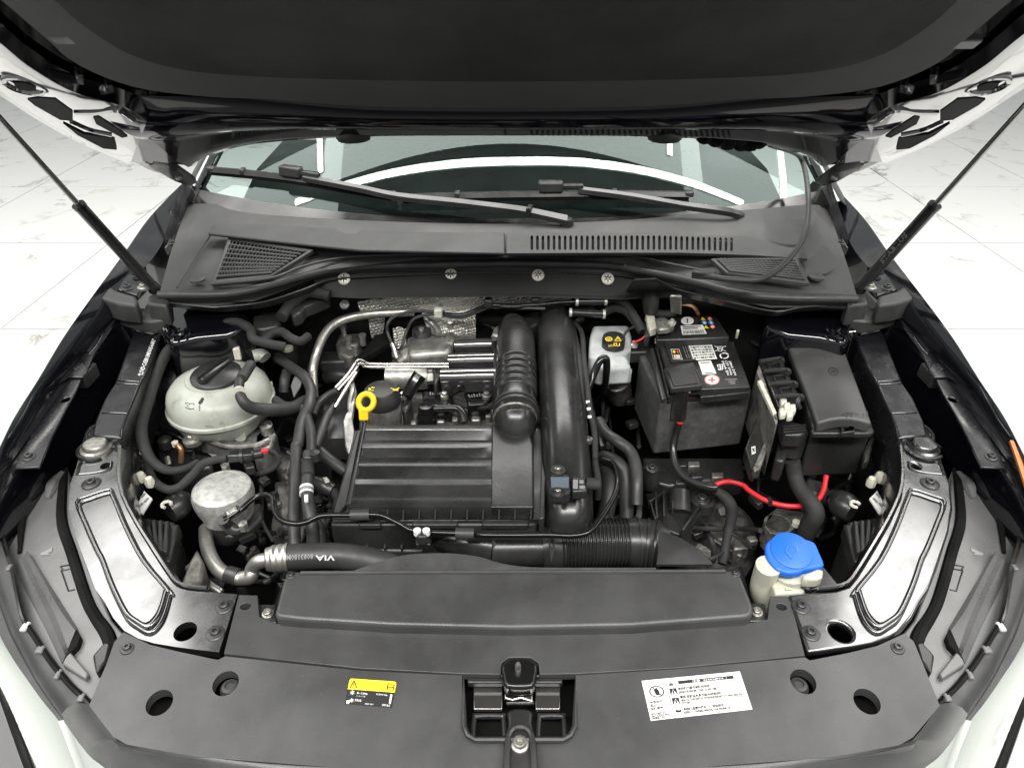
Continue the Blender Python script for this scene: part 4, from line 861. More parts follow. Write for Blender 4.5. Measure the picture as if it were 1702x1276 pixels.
# ---- charge air pipe, its pressure sensor
cp = thing('charge_air_pipe', P(940, 700, 0.7), 'wide satin black charge air pipe beside the intake hose', 'pipe')
mk('pipe', G().tube([P(905, 515, 0.80), P(916, 524, 0.835), P(924, 545, 0.85), P(928, 610, 0.850), P(935, 690, 0.842), P(941, 770, 0.828), P(944, 850, 0.80), P(944, 880, 0.77)], [0.026, 0.038, 0.0425, 0.043, 0.043, 0.043, 0.042, 0.04], 26, 7), M['satin'], cp, sharp=60)
mk('flange', G().prism(T(K, [(898, 560), (905, 560), (910, 700), (905, 860), (896, 862), (903, 700)], 0.835), 0.04), M['plastic'], cp, bevel=0.002)
mk('edge_bar', G().tube(T(K, [(948, 528, 0.862), (962, 590, 0.858), (970, 680, 0.85), (975, 780, 0.83), (972, 860, 0.80)]), 0.006, 8, 5), M['plastic'], cp)
for q in ((899, 583), (978, 730)):
    c = P(*q, 0.85); mk('eyelet', G().lathe(c, [(0.0075, -0.006), (0.0075, 0.002), (0.004, 0.003), (0.0035, -0.002), (0.0001, -0.002)], 14), M['zinc'], cp)
ps = thing('pressure_sensor', P(930, 803, 0.86), 'small black pressure sensor screwed onto the charge air pipe', 'sensor')
SZ = 0.878
mk('body', G().prism(T(B3, [(430, 400), (555, 405), (560, 515), (500, 545), (440, 540), (425, 520)], SZ), 0.02), M['plastic'], ps, bevel=0.003)
for c in ((482, 380), (480, 520)):
    mk('ear', G().lathe(P(*B3(*c), SZ + 0.002), [(0.012, -0.01), (0.012, 0.0), (0.0001, 0.0)], 16), M['plastic'], ps); mk('screw', G().lathe(P(*B3(*c), SZ + 0.002), [(0.0062, 0), (0.006, 0.003), (0.004, 0.0035), (0.0035, 0.001), (0.0001, 0.001)], 12), M['chrome'], ps)
mk('plug', G().prism(T(B3, [(565, 415), (660, 425), (665, 510), (570, 515)], SZ - 0.004), 0.018), M['satin'], ps, bevel=0.003)
mk('face', G().prism(T(B3, [(435, 425), (550, 425), (548, 490), (440, 490)], SZ + 0.0015), 0.002), M['bluegrey'], ps)
mk('plug_tail', G().tube(T(B3, [(660, 465), (735, 470)], SZ - 0.01), 0.010, 12, 1), M['cloth'], ps)
f = qmap(px(B3, [(575, 440), (650, 445), (650, 500), (575, 498)])); decal('print', shape_g([rect(0, 0, 0.42, 1), rect(0.55, 0, 0.9, 0.4), rect(0.55, 0.6, 1, 1)], f, SZ - 0.004), M['grey'], ps)

# ---- fine loom and pipes beside the charge pipe
hose('wiring_loom', 'thin taped loom with white bands following the charge air pipe', 'wiring', T(A6, [(580, 360, 0.86), (630, 430, 0.86), (645, 600, 0.86), (665, 760, 0.86), (680, 900, 0.86), (710, 1050, 0.85), (715, 1190, 0.84)]) + T(B3, [(715, 330, 0.83), (735, 460, 0.83), (730, 560, 0.80)]), 0.0055, 'cloth', group=WG)
lm = bpy.data.objects['wiring_loom']
for (x, y) in ((668, 862), (674, 905), (680, 955)): mk('white_band', G().bar(P(*A6(x - 12, y), 0.866), P(*A6(x + 12, y - 2), 0.866), 0.004, 0.004), M['white'], lm)
hose('vent_pipe', 'bent gloss black pipe standing in front of the brake fluid tank', 'pipe', T(A6, [(665, 790, 0.84), (700, 700, 0.86), (740, 610, 0.885), (765, 588, 0.89), (785, 600, 0.885), (785, 680, 0.85), (770, 800, 0.78)]), 0.0078, 'gloss')
g = G(); g.tube(T(A6, [(668, 785, 0.84), (690, 900, 0.845), (715, 1020, 0.84), (765, 1150, 0.84)]), 0.006, 8, 6); top('breather_line', g, M['gloss'], 'gloss black line forking beside the charge air pipe', 'pipe')
hose('coolant_hose', 'bent matt black coolant hose dropping behind the ribbed hose', 'hose', T(B3, [(735, 75, 0.80), (780, 150, 0.80), (860, 205, 0.80), (930, 260, 0.79), (965, 340, 0.78), (975, 450, 0.77), (972, 600, 0.74)]), 0.0115, group=HG)
hose('coolant_hose', 'straight grey coolant hose between charge pipe and battery tray', 'hose', T(B3, [(780, 300, 0.77), (850, 335, 0.77), (900, 400, 0.76), (912, 500, 0.74), (910, 680, 0.70)]), 0.0135, group=HG)
hose('coolant_hose', 'dark coolant hose tucked against the edge of the charge air pipe', 'hose', T(B3, [(760, 300, 0.74), (800, 420, 0.74), (800, 560, 0.72), (770, 700, 0.69)]), 0.016, group=HG)
for q in ((870, 660), (892, 680), (893, 718), (897, 760)):
    mk('stud', G().lathe(P(*q, 0.79), [(0.010, -0.03), (0.010, 0), (0.006, 0.006), (0.0001, 0.007)], 10), M['zinc'], cp)

# ---- front intake pipe and ribbed hose
fp = thing('front_intake_hose', P(960, 900, 0.72), 'black ribbed intake hose lying in front of the charge air pipe', 'hose')
mk('pipe', G().tube(T(B2, [(1230, 800, 0.75), (1400, 835, 0.755), (1600, 865, 0.755)]) + T(B3, [(100, 875, 0.755), (390, 870, 0.755)]), [0.022, 0.026, 0.028, 0.030, 0.031], 20, 6), M['satin'], fp, sharp=60)
mk('cuff', G().tube(T(B3, [(370, 868, 0.755), (420, 862, 0.755), (520, 855, 0.755)]), [0.034, 0.037, 0.037], 24, 4), M['plastic'], fp)
mk('bellows', G().tube(T(B3, [(500, 850, 0.755), (700, 838, 0.757), (930, 835, 0.757)]), 0.0395, 28, 6, rf=(lambda t: 1 + 0.045 * math.sin(t * 19 * 2 * math.pi), 190)), M['satin'], fp, sharp=80)
mk('end_cuff', G().tube(T(B3, [(920, 835, 0.757), (980, 838, 0.757), (1060, 850, 0.755), (1110, 865, 0.75)]), [0.040, 0.041, 0.041, 0.040], 26, 4), M['plastic'], fp)
for (a, b) in (((975, 838), (990, 838)), ((1030, 846), (1045, 848)), ((1085, 858), (1095, 860))): mk('clamp_band', G().tube(T(B3, [a, b], 0.757), 0.0435, 26, 1), M['plastic'], fp)
mk('clamp_loop', G().prism(T(B3, [(1035, 700), (1085, 705), (1060, 820), (1010, 810)], 0.79), 0.006, [T(B3, [(1047, 715), (1070, 718), (1050, 805), (1027, 800)], 0.79)]), M['plastic'], fp, bevel=0.001)
mk('latch_strap', G().prism(T(B3, [(420, 680), (460, 680), (462, 880), (440, 960), (425, 880)], (0.80, -0.02, 0.7)), 0.006, [T(B3, [(432, 700), (450, 700), (450, 860), (434, 860)], (0.80, -0.02, 0.7))]), M['plastic'], fp, bevel=0.001)
mk('latch_lug', G().prism(T(B3, [(485, 740), (515, 740), (518, 770), (485, 770)], 0.795), 0.01), M['plastic'], fp, bevel=0.002)

# ---- thin gloss line sweeping round the front of the air box, with its clips
fl3 = T(B1, [(1400, 690, 0.80), (1450, 670, 0.80), (1540, 610, 0.81)]) + T(B2, [(0, 630, 0.815), (90, 555, 0.82), (160, 535, 0.825), (205, 560, 0.825), (215, 640, 0.82), (260, 700, 0.82), (340, 718, 0.82), (420, 705, 0.82), (510, 668, 0.825), (690, 664, 0.825), (820, 660, 0.825), (900, 672, 0.82), (1000, 718, 0.815), (1110, 765, 0.81), (1450, 780, 0.81)]) + T(B3, [(0, 788, 0.815), (200, 790, 0.82), (420, 788, 0.825), (580, 792, 0.83), (680, 765, 0.835), (760, 670, 0.835), (840, 530, 0.835), (855, 430, 0.835), (830, 345, 0.83), (770, 318, 0.825), (700, 318, 0.82)])
fuel = top('fuel_line', G().tube(fl3, 0.0047, 12, 6), M['gloss'], 'thin gloss black line curving along the front of the air filter box', 'pipe')
for (a, b) in (((690, 663), (810, 661)), ((1350, 778), (1465, 781))): mk('foam_sleeve', G().tube([P(*B2(*a), 0.823 if a[0] < 1000 else 0.811), P(*B2(*b), 0.823 if a[0] < 1000 else 0.811)], 0.0095, 14, 1), M['rubber'], fuel)
mk('clip', G().prism(T(B2, [(1108, 735), (1165, 735), (1168, 800), (1105, 800)], 0.822), 0.02), M['plastic'], fuel, bevel=0.003)
for x in (1108, 1165): mk('clip_cheek', G().lathe(P(*B2(x, 765), 0.823), [(0.006, -0.006), (0.006, 0.003), (0.0001, 0.004)], 10), M['white'], fuel)
mk('clip_foot', G().prism(T(B2, [(1092, 795), (1198, 795), (1190, 848), (1100, 848)], 0.79), 0.01), M['plastic'], fuel, bevel=0.002)

# ---- engine top: valve cover, coils, manifold, heat shields
en = thing('engine', P(720, 640, 0.55), 'engine top with ignition coils, cast manifold and polished cover tubes', 'engine')
mk('block', G().prism(T(K, [(560, 590), (900, 590), (905, 860), (540, 860)], 0.68), 0.25), M['dark'], en, bevel=0.01)
mk('valve_cover', G().prism(T(K, [(600, 650), (835, 648), (845, 712), (595, 712)], 0.745), 0.08), M['alud'], en, bevel=0.01, seg=3)
for i, (y, x0, r) in enumerate(((574, 757, 0.0150), (599, 746, 0.0152), (626, 733, 0.0160))):
    p0, p1 = P(x0, y, 0.825), P(824, y - 2, 0.83)
    mk('cover_tube', G().tube([p0, p1], r, 18, 1), M['darkchrome'], en); mk('tube_shell', G().bar(p0 + Vector((0, 0, -0.018)), p1 + Vector((0, 0, -0.018)), r * 1.9, 0.03), M['plastic'], en, bevel=0.004)
mk('tube_end', G().prism(T(K, [(820, 560), (832, 560), (832, 640), (820, 640)], 0.845), 0.05), M['plastic'], en, bevel=0.003)
# steel twin pipes
for dy, dz in ((0, 0), (5.0, -0.001)):
    mk('steel_pipe', G().tube(T(K, [(746, 605 + dy, 0.83 + dz), (690, 605 + dy, 0.828 + dz), (618 - dy, 605 + dy, 0.825 + dz), (606 - dy * 0.3, 601 + dy, 0.825 + dz), (596 + dy * 0.2, 598 + dy * 1.2, 0.825 + dz), (589 + dy * 0.9, 606 + dy * 0.9, 0.82 + dz), (578 + dy * 0.9, 622 + dy * 0.7, 0.815 + dz), (557 + dy * 0.8, 645 + dy * 0.8, 0.81 + dz)]), 0.0036, 10, 5), M['chrome'], en)
mk('steel_pipe', G().tube(T(K, [(592, 620, 0.818), (574, 648, 0.812), (556, 678, 0.805)]), 0.0048, 10, 3), M['chrome'], en)
# cast exhaust manifold, turbo cover
mk('manifold', G().prism(T(A5, [(965, 440), (1100, 430), (1230, 440), (1265, 480), (1240, 540), (1160, 545), (970, 560)], 0.83), 0.05), M['alu'], en, bevel=0.014, seg=4, sharp=60)
mk('manifold_cone', G().tube(T(A5, [(900, 620, 0.80), (970, 575, 0.80), (1080, 545, 0.80), (1190, 545, 0.80)]), [0.012, 0.024, 0.030, 0.028], 16, 6), M['alu'], en, sharp=60)
mk('manifold_neck', G().tube(T(A5, [(1190, 550, 0.80), (1240, 500, 0.82), (1240, 440, 0.82)]), 0.018, 12, 4), M['alud'], en)
mk('turbo_barrel', G().tube(T(A5, [(840, 705, 0.80), (1010, 705, 0.80), (1100, 705, 0.80)]), [0.026, 0.027, 0.025], 20, 3), M['alu'], en, sharp=60)
mk('turbo_flange', G().tube(T(A5, [(1090, 705, 0.80), (1130, 702, 0.80)]), 0.016, 6, 1), M['pipe'], en)
mk('turbo_lug', G().prism(T(A5, [(1130, 650), (1175, 640), (1180, 700), (1150, 750), (1135, 740)], 0.82), 0.03), M['plastic'], en, bevel=0.004)
mk('flue', G().lathe(P(*A5(1060, 405), 0.845), [(0.022, -0.03), (0.022, 0), (0.012, 0.002), (0.009, -0.004), (0.0001, -0.004)], 20), M['boltd'], en); mk('bolt', G().lathe(P(*A5(1058, 405), 0.85), [(0.006, -0.01), (0.006, 0.003), (0.0001, 0.004)], 6), M['pipe'], en)
mk('cast_link', G().tube(T(A5, [(1090, 340, 0.86), (1140, 380, 0.85), (1170, 430, 0.84)]), 0.008, 10, 4), M['alu'], en)
mk('throttle_cover', G().prism(T(A6, [(60, 470), (70, 400), (150, 340), (230, 330), (330, 290), (400, 290), (420, 340), (330, 380), (220, 400), (160, 450)], 0.865), 0.06), M['plastic'], en, bevel=0.006)
mk('throttle_cast', G().prism(T(A6, [(60, 440), (80, 390), (150, 345), (200, 345), (150, 400), (120, 450)], 0.868), 0.03), M['alu'], en, bevel=0.006)
# ignition coils
def coil(l, f, txt):
    c = mk('ignition_coil', G().prism(T(A5, l, 0.79), 0.04), M['gloss'], en, bevel=0.005, seg=3)
    decal('print', shape_g([rect(k * 0.17, 0.2 + 0.2 * (k % 2), k * 0.17 + 0.1, 0.9) for k in range(6)], f, 0.7905, 0.001), M['grey'], c); return c
coil([(1060, 790), (1240, 782), (1262, 840), (1240, 885), (1070, 890)], qmap(px(A5, [(1110, 795), (1200, 793), (1200, 815), (1110, 818)])), 'IGN 1')
coil([(1320, 800), (1470, 785), (1500, 830), (1480, 870), (1350, 880)], qmap(px(A5, [(1345, 808), (1450, 795), (1450, 825), (1360, 835)])), 'IGN 4')
for (x, y) in ((1205, 825), (1467, 826), (947, 825)): mk('bolt', G().lathe(P(*A5(x, y), 0.795), [(0.009, -0.004), (0.009, 0.003), (0.006, 0.004), (0.006, 0.010), (0.0001, 0.011)], 12), M['pipe'], en)
mk('coil_plug', G().tube(T(A5, [(965, 830, 0.80), (1010, 750, 0.815), (1050, 690, 0.83)]), [0.012, 0.014, 0.015], 8, 2), M['gloss'], en)
mk('coil_plug', G().tube(T(A5, [(1235, 815, 0.80), (1280, 780, 0.81), (1310, 765, 0.81)]), 0.009, 8, 2), M['gloss'], en)
mk('coil_boot', G().prism(T(A5, [(935, 800), (985, 790), (1000, 860), (960, 920), (935, 900)], 0.79), 0.05), M['plastic'], en, bevel=0.006)
g = G()
for a in (((1260, 850), (1330, 880), (1450, 890), (1520, 880)), ((1180, 780), (1280, 770), (1400, 780))): g.tube(T(A5, list(a), 0.78), 0.007, 8, 5)
mk('coil_loom', g, M['cloth'], en)
# breather valve
mk('breather_valve', G().lathe(P(*A5(1092, 950), 0.765), [(0.020, -0.03), (0.020, 0.0), (0.018, 0.006), (0.0165, 0.008), (0.0165, 0.022), (0.014, 0.027), (0.0001, 0.028)], 22), M['gloss'], en)
mk('breather_ring', G().lathe(P(*A5(1092, 960), 0.757), [(0.022, -0.02), (0.022, 0.004), (0.0205, 0.006)], 20), M['zinc'], en)
mk('breather_hose', G().tube(T(A5, [(1120, 905, 0.78), (1230, 900, 0.785), (1290, 905, 0.785), (1320, 940, 0.78), (1330, 990, 0.77)]), 0.008, 10, 6), M['satin'], en)
for i, (x, y, w_, h_) in enumerate(((1010, 985, 40, 24), (1180, 975, 50, 20), (1270, 960, 40, 30), (1400, 960, 60, 30), (1480, 930, 40, 40), (1210, 930, 30, 20), (1420, 910, 60, 20))):
    mk('cast_boss', G().prism(T(A5, [(x - w_ / 2, y - h_ / 2), (x + w_ / 2, y - h_ / 2), (x + w_ / 2, y + h_ / 2), (x - w_ / 2, y + h_ / 2)], 0.762), 0.03), M['alu'] if i % 2 else M['alud'], en, bevel=0.003)
# oil filter housing with its black lid
oc = P(638, 690, 0.772)
of = mk('oil_filter_housing', G().lathe(oc, [(0.036, -0.06), (0.0365, 0.0), (0.036, 0.03), (0.034, 0.034)], 26), M['alu'], en, label='cast aluminium oil filter housing')
mk('lid', G().lathe(oc, [(0.037, 0.030), (0.038, 0.034), (0.038, 0.046), (0.036, 0.050), (0.033, 0.062), (0.030, 0.066), (0.0001, 0.067)], 32, mod=lambda j, k: 1.03 if (j % 4 < 2 and 1 < k < 4) else 1), M['plastic'], of)
lidz = oc.z + 0.0675
f = qmap(px(A5, [(720, 765), (920, 765), (920, 792), (720, 792)]))
decal('print', shape_g([rect(0.04, 0.3, 0.1, 0.9), rect(0.10, 0.75, 0.2, 0.9), rect(0.12, 0.1, 0.22, 0.3), line(0.72, 0.3, 0.86, 0.6, 0.05), rect(0.80, 0.55, 0.97, 0.9), line(0.92, 0.5, 1.0, 0.2, 0.05)], f, lidz, 0.0006), M['yprint'], of)
g = G(); g.box(P(*A5(812, 855), 0.815) + Vector((0, -0.004, 0)), (0.005, 0.004, 0.005)); mk('mark', g, M['beige'], of)
# silver bracket and dark timing cover
mk('lift_bracket', G().prism(T(A5, [(605, 755), (640, 740), (652, 790), (640, 860), (625, 960), (640, 1060), (605, 1190), (580, 1130), (566, 980), (585, 930), (615, 910)], 0.80), 0.012), M['alu'], en, bevel=0.002)
mk('lift_bracket_foot', G().tube(T(A5, [(625, 745, 0.805), (628, 780, 0.81), (610, 860, 0.80), (612, 930, 0.79)]), 0.005, 8, 4), M['alu'], en)
mk('timing_cover', G().sheet([catmull(T(A5, l), 4) for l in ([(410, 900, 0.74), (480, 820, 0.75), (600, 790, 0.75)], [(390, 1000, 0.76), (480, 930, 0.775), (620, 920, 0.765)], [(400, 1120, 0.745), (480, 1090, 0.765), (610, 1090, 0.755)], [(420, 1230, 0.70), (500, 1220, 0.72), (610, 1220, 0.71)])], 0.004), M['plastic'], en, sharp=60)
g = G(); g.tube(T(A5, [(480, 700, 0.74), (520, 690, 0.75), (620, 700, 0.75)]), 0.02, 12, 4); mk('timing_top', g, M['plastic'], en)
# throttle body / valves lurking at the back
mk('valve_block', G().prism(T(A5, [(545, 430), (670, 425), (690, 470), (640, 500), (660, 560), (600, 580), (530, 550), (520, 490)], 0.80), 0.05), M['alud'], en, bevel=0.006)
for (x, y) in ((570, 402), (600, 470), (640, 520), (690, 455)): mk('fitting', G().lathe(P(*A5(x, y), 0.82), [(0.007, -0.02), (0.007, 0), (0.009, 0.002), (0.009, 0.008), (0.0001, 0.01)], 8), M['pipe'], en)
mk('belt_guard', G().prism(T(A5, [(830, 360), (870, 370), (860, 480), (760, 540), (690, 580), (660, 570), (720, 500)], 0.81), 0.02), M['dark'], en, bevel=0.004)
mk('rail_beam', G().bar(P(*A5(430, 610), 0.77), P(*A5(650, 600), 0.77), 0.05, 0.03), M['plastic'], en, bevel=0.006)
# heat shield foil
fs = thing('heat_shield', P(*A5(1050, 250), 0.86), 'dimpled silver foil heat shield in front of the bulkhead', 'heat shield')
def foil(rows, nm): 
    rl = []
    for r in rows:
        c = catmull(T(A5, r), 5); rl.append([p + Vector((0, random.uniform(-.0015, .0015), random.uniform(-.002, .002))) for p in c])
    mk(nm, G().sheet(rl, 0.0012), M['foil'], fs, sharp=80)
foil([[(658, 225, 0.905), (900, 205, 0.912), (1150, 188, 0.915), (1400, 186, 0.915), (1700, 184, 0.915), (2000, 186, 0.912)], [(668, 262, 0.89), (900, 245, 0.895), (1150, 240, 0.895), (1400, 230, 0.895), (1700, 232, 0.895), (2000, 225, 0.89)], [(680, 305, 0.87), (900, 290, 0.872), (1150, 285, 0.872), (1400, 275, 0.872), (1700, 270, 0.872), (2000, 255, 0.872)]], 'upper_panel')
foil([[(1060, 290, 0.87), (1200, 280, 0.872), (1330, 275, 0.872), (1400, 275, 0.87)], [(1080, 360, 0.855), (1200, 350, 0.86), (1330, 350, 0.858), (1400, 350, 0.85)], [(1110, 420, 0.835), (1200, 430, 0.835), (1300, 430, 0.835), (1400, 420, 0.83)], [(1120, 470, 0.80), (1200, 480, 0.80), (1300, 480, 0.80), (1400, 470, 0.80)]], 'front_panel')
foil([[(725, 330, 0.86), (790, 325, 0.86), (830, 330, 0.86)], [(735, 400, 0.83), (790, 395, 0.83), (825, 390, 0.83)], [(745, 460, 0.80), (790, 455, 0.80), (815, 450, 0.80)]], 'side_panel')
foil([[(880, 400, 0.83), (920, 390, 0.83), (960, 400, 0.83)], [(885, 460, 0.81), (920, 450, 0.81), (962, 460, 0.81)], [(900, 530, 0.78), (930, 530, 0.78), (965, 530, 0.78)]], 'lower_panel')
for (x, y) in ((1178, 232), (1240, 370)): mk('stud', G().lathe(P(*A5(x, y), 0.895), [(0.007, -0.01), (0.007, 0.004), (0.0001, 0.006)], 10), M['zinc'], fs)
# aluminium air-conditioning pipe arching along the bulkhead
hose('aluminium_pipe', 'thick bare aluminium pipe arching up behind the engine', 'pipe', T(A5, [(385, 830, 0.76), (380, 760, 0.78), (378, 660, 0.80), (405, 540, 0.835), (450, 440, 0.855), (510, 375, 0.865), (600, 335, 0.872), (760, 308, 0.88), (1010, 295, 0.885)]), [0.0098] * 9, 'pipe', seg=14)
# twin black lines along the shield with clips, wires down to the lambda sensor
ln = top('bulkhead_line', G().tube(T(A5, [(1150, 300, 0.895), (1290, 318, 0.895), (1390, 290, 0.90), (1490, 255, 0.905), (1700, 262, 0.91)]) + T(A6, [(120, 262, 0.912), (340, 252, 0.912), (480, 238, 0.912), (600, 232, 0.912)]), 0.005, 10, 6), M['gloss'], 'gloss black line clipped along the silver heat shield', 'pipe')
mk('second_line', G().tube(T(A5, [(1150, 312, 0.892), (1300, 330, 0.892), (1400, 300, 0.897), (1500, 268, 0.90), (1700, 275, 0.905)]) + T(A6, [(200, 270, 0.907), (400, 275, 0.905)]), 0.004, 8, 6), M['plastic'], ln)
mk('clip', G().box(P(*A5(1165, 300), 0.90), (0.018, 0.018, 0.02)), M['ivory'], ln, bevel=0.003)
for q in (A5(1480, 240), A6(45, 235), A6(340, 230)): mk('clip', G().box(P(*q, 0.913), (0.018, 0.016, 0.02)), M['plastic'], ln, bevel=0.003)
hose('sensor_lead', 'black lead looping down to the oxygen sensor in the manifold', 'wiring', T(A5, [(1140, 296, 0.895), (1010, 292, 0.895), (900, 320, 0.89), (850, 365, 0.88), (845, 420, 0.86), (875, 495, 0.84)]), 0.0036, 'rubber', group=WG)
hose('sensor_lead', 'black lead curving beside the oxygen sensor lead', 'wiring', T(A5, [(1140, 310, 0.89), (1060, 320, 0.885), (1000, 350, 0.875), (965, 420, 0.85), (940, 500, 0.83), (920, 550, 0.81)]), 0.0036, 'rubber', group=WG)
sn = top('oxygen_sensor', G().tube(T(A5, [(870, 490, 0.845), (885, 520, 0.835), (905, 590, 0.815)]), [0.006, 0.0075, 0.006], 10, 2), M['chrome'], 'slim steel oxygen sensor screwed into the manifold', 'sensor')
mk('hex', G().lathe(P(*A5(900, 568), 0.82), [(0.011, -0.006), (0.011, 0.006)], 6, Vector((0.2, -0.5, 0.8))), M['chrome'], sn)
# connectors right of the shield
cn = thing('connector_block', P(*A6(680, 260), 0.88), 'pair of black cable couplings beside the brake fluid tank', 'connector')
for (a, b, zz) in (((600, 232), (780, 230), 0.915), ((560, 300), (770, 310), 0.895)):
    mk('coupling', G().tube(T(A6, [a, ((a[0] + b[0]) / 2, (a[1] + b[1]) / 2), b], zz), 0.009, 10, 2), M['satin'], cn)
    for x in (a, b): mk('ring', G().tube([P(*A6(x[0] - 8, x[1]), zz), P(*A6(x[0] + 8, x[1]), zz)], 0.0102, 10, 1), M['pearl'], cn)
mk('carrier', G().prism(T(A6, [(590, 180), (720, 180), (740, 215), (720, 250), (600, 250)], 0.905), 0.02), M['dark'], cn, bevel=0.004)
hose('wiring_loom', 'corrugated black loom arching over the brake fluid tank', 'wiring', T(A6, [(770, 225, 0.915), (830, 215, 0.915), (900, 240, 0.91), (950, 310, 0.90), (985, 370, 0.89), (1010, 420, 0.88)]), 0.010, 'cloth', group=WG, rf=(lambda t: 1 + 0.04 * math.sin(t * 60 * math.pi), 160))
hose('wiring_loom', 'second corrugated loom passing below the arching one', 'wiring', T(A6, [(760, 305, 0.895), (830, 275, 0.90), (900, 290, 0.90), (950, 340, 0.89), (990, 400, 0.88)]), 0.0085, 'cloth', group=WG, rf=(lambda t: 1 + 0.04 * math.sin(t * 60 * math.pi), 160))

# ---- dipstick
ds = thing('dipstick', P(605, 692, 0.77), 'bright yellow ring handle of the oil dipstick', 'dipstick')
rc = P(608.5, 668, 0.85); nrm = Vector((0, -0.62, 0.78)); u = Vector((1, 0, 0)); v = nrm.cross(u)
mk('ring', G().tube([rc + (u * math.cos(t) * 0.0145 + v * math.sin(t) * 0.0165) for t in [i * math.pi / 10 for i in range(20)]], 0.0058, 10, 2, closed=True), M['yellow'], ds)
mk('tab', G().bar(P(604, 680, 0.842), P(605, 698, 0.822), 0.018, 0.008, nrm), M['yellow'], ds, bevel=0.002)
mk('tube', G().tube([P(605, 696, 0.822), P(608, 720, 0.76)], 0.006, 10, 1), M['zinc'], ds)
# ---- brake fluid reservoir
br = thing('brake_fluid_tank', P(1012, 610, 0.75), 'milky brake fluid tank with black cap beside the battery', 'fluid tank')
BZ_ = 0.855
mk('rear_chamber', G().prism(T(A6, [(700, 378), (925, 375), (945, 440), (940, 530), (890, 560), (720, 585), (672, 575), (680, 450)], BZ_), 0.06), M['tankw'], br, bevel=0.010, seg=4, sharp=60)
mk('front_chamber', G().prism(T(A6, [(722, 585), (890, 545), (925, 590), (945, 640), (742, 650), (705, 640)], 0.852), 0.045), M['tankw'], br, bevel=0.009, seg=4, sharp=60)
mk('lower_step', G().prism(T(A6, [(742, 652), (948, 645), (945, 672), (745, 680)], 0.825), 0.03), M['tankw'], br, bevel=0.004)
mk('mount', G().tube(T(A6, [(850, 720, 0.79), (860, 760, 0.76), (870, 820, 0.72)]), 0.028, 14, 2), M['alud'], br)
cc = P(*A6(828, 505), 0.858)
cap = mk('cap', G().lathe(cc, [(0.0245, -0.004), (0.0245, 0.018), (0.0235, 0.0215), (0.0001, 0.022)], 32, mod=lambda j, k: 1.025 if (j % 4 < 2 and k < 2) else 1), M['plastic'], br)
cz = cc.z + 0.0222
f = qmap(px(A6, [(770, 445), (885, 445), (885, 515), (770, 515)]))
decal('print', shape_g(ring(0.26, 0.3, 0.2, 0.06, 18) + ring(0.26, 0.3, 0.09, 0.05, 12) + [line(0.6, 0.48, 0.76, 0.05, 0.05), line(0.76, 0.05, 0.93, 0.48, 0.05), line(0.58, 0.46, 0.94, 0.46, 0.05), rect(0.74, 0.18, 0.78, 0.34), rect(0.52, 0.66, 0.68, 0.72), rect(0.52, 0.86, 0.86, 0.92), rect(0.52, 0.66, 0.57, 0.92), rect(0.82, 0.66, 0.87, 0.92), rect(0.68, 0.62, 0.71, 0.9)], f, cz, 0.0006) , M['yprint'], cap)
decal('print', text_g('DOT 4', f, cz, 0.0006, 0.24, 0.5, 0.80, 1.0), M['yprint'], cap)
g = G(); c = P(*A6(958, 512), 0.845); g.lathe(c, [(0.009, 0), (0.009, 0.005), (0.005, 0.007), (0.005, 0.012), (0.0001, 0.013)], 10); top('earth_stud', g, M['pearl'], 'bright earth stud on the bracket beside the battery', 'bolt')
top('stud_bracket', plate(A6, [(920, 480), (1060, 470), (1085, 520), (1040, 545), (930, 548)], 0.84, 0.03), M['plastic'], 'black bracket holding the earth stud next to the battery', 'bracket', bevel=0.004)
hose('thin_lead', 'thin black lead bending over the milky brake fluid tank', 'wiring', T(A6, [(970, 385, 0.885), (920, 410, 0.885), (890, 450, 0.88)]), 0.003, 'rubber', group=WG)
hose('red_lead', 'thin pink-red wire leading to the battery clamp', 'wiring', T(A6, [(950, 490, 0.865), (1000, 470, 0.875), (1040, 440, 0.885)]), 0.0022, 'red', group=WG)
hose('coolant_hose', 'upright rubber hose entering the bulkhead behind the battery', 'hose', T(A6, [(1063, 152, 0.945), (1062, 180, 0.945), (1062, 230, 0.93), (1066, 300, 0.90)]), [0.015, 0.017, 0.0185, 0.016], 'rubber', group=HG)
top('grommet_plate', plate(A6, [(890, 180), (950, 90), (1100, 80), (1200, 130), (1225, 175), (1180, 190)], (0.955, -0.6, 1.42), 0.008), M['firewall'], 'black cover plate under the cowl behind the battery', 'plate', bevel=0.005)

# ---- battery in its felt jacket
bt = thing('battery', P(1160, 640, 0.70), 'black car battery in a grey felt jacket', 'battery')
JZ = 0.84
ftop = T(K, [(1062, 590), (1212, 572), (1250, 650), (1098, 665)], JZ)
inner = T(K, [(1070, 592), (1208, 577), (1240, 647), (1105, 660)], JZ)
mk('jacket', G().prism(ftop, 0.135), M['jacket'], bt, bevel=0.005, seg=3)
case = mk('case', G().prism(T(K, [(1074, 584), (1214, 566), (1243, 645), (1110, 658)], 0.850), 0.02), M['satin'], bt, bevel=0.003)
LZ1 = 0.866
lid = mk('lid', G().prism(T(A6, [(1112, 487), (1585, 478), (1690, 765), (1400, 778), (1190, 782)], LZ1), 0.016), M['satin'], bt, bevel=0.003, label='glossy black battery lid covered in labels')
mk('grip', G().prism(T(A6, [(1055, 520), (1085, 515), (1165, 830), (1130, 838)], 0.866), 0.014), M['plastic'], bt, bevel=0.004)
mk('grip', G().prism(T(A6, [(1092, 512), (1108, 510), (1182, 800), (1172, 822)], 0.862), 0.01), M['plastic'], bt, bevel=0.002)
mk('front_ledge', G().prism(T(A6, [(1370, 790), (1680, 775), (1685, 800), (1375, 830)], 0.856), 0.016), M['satin'], bt, bevel=0.002)
RZ = 0.884
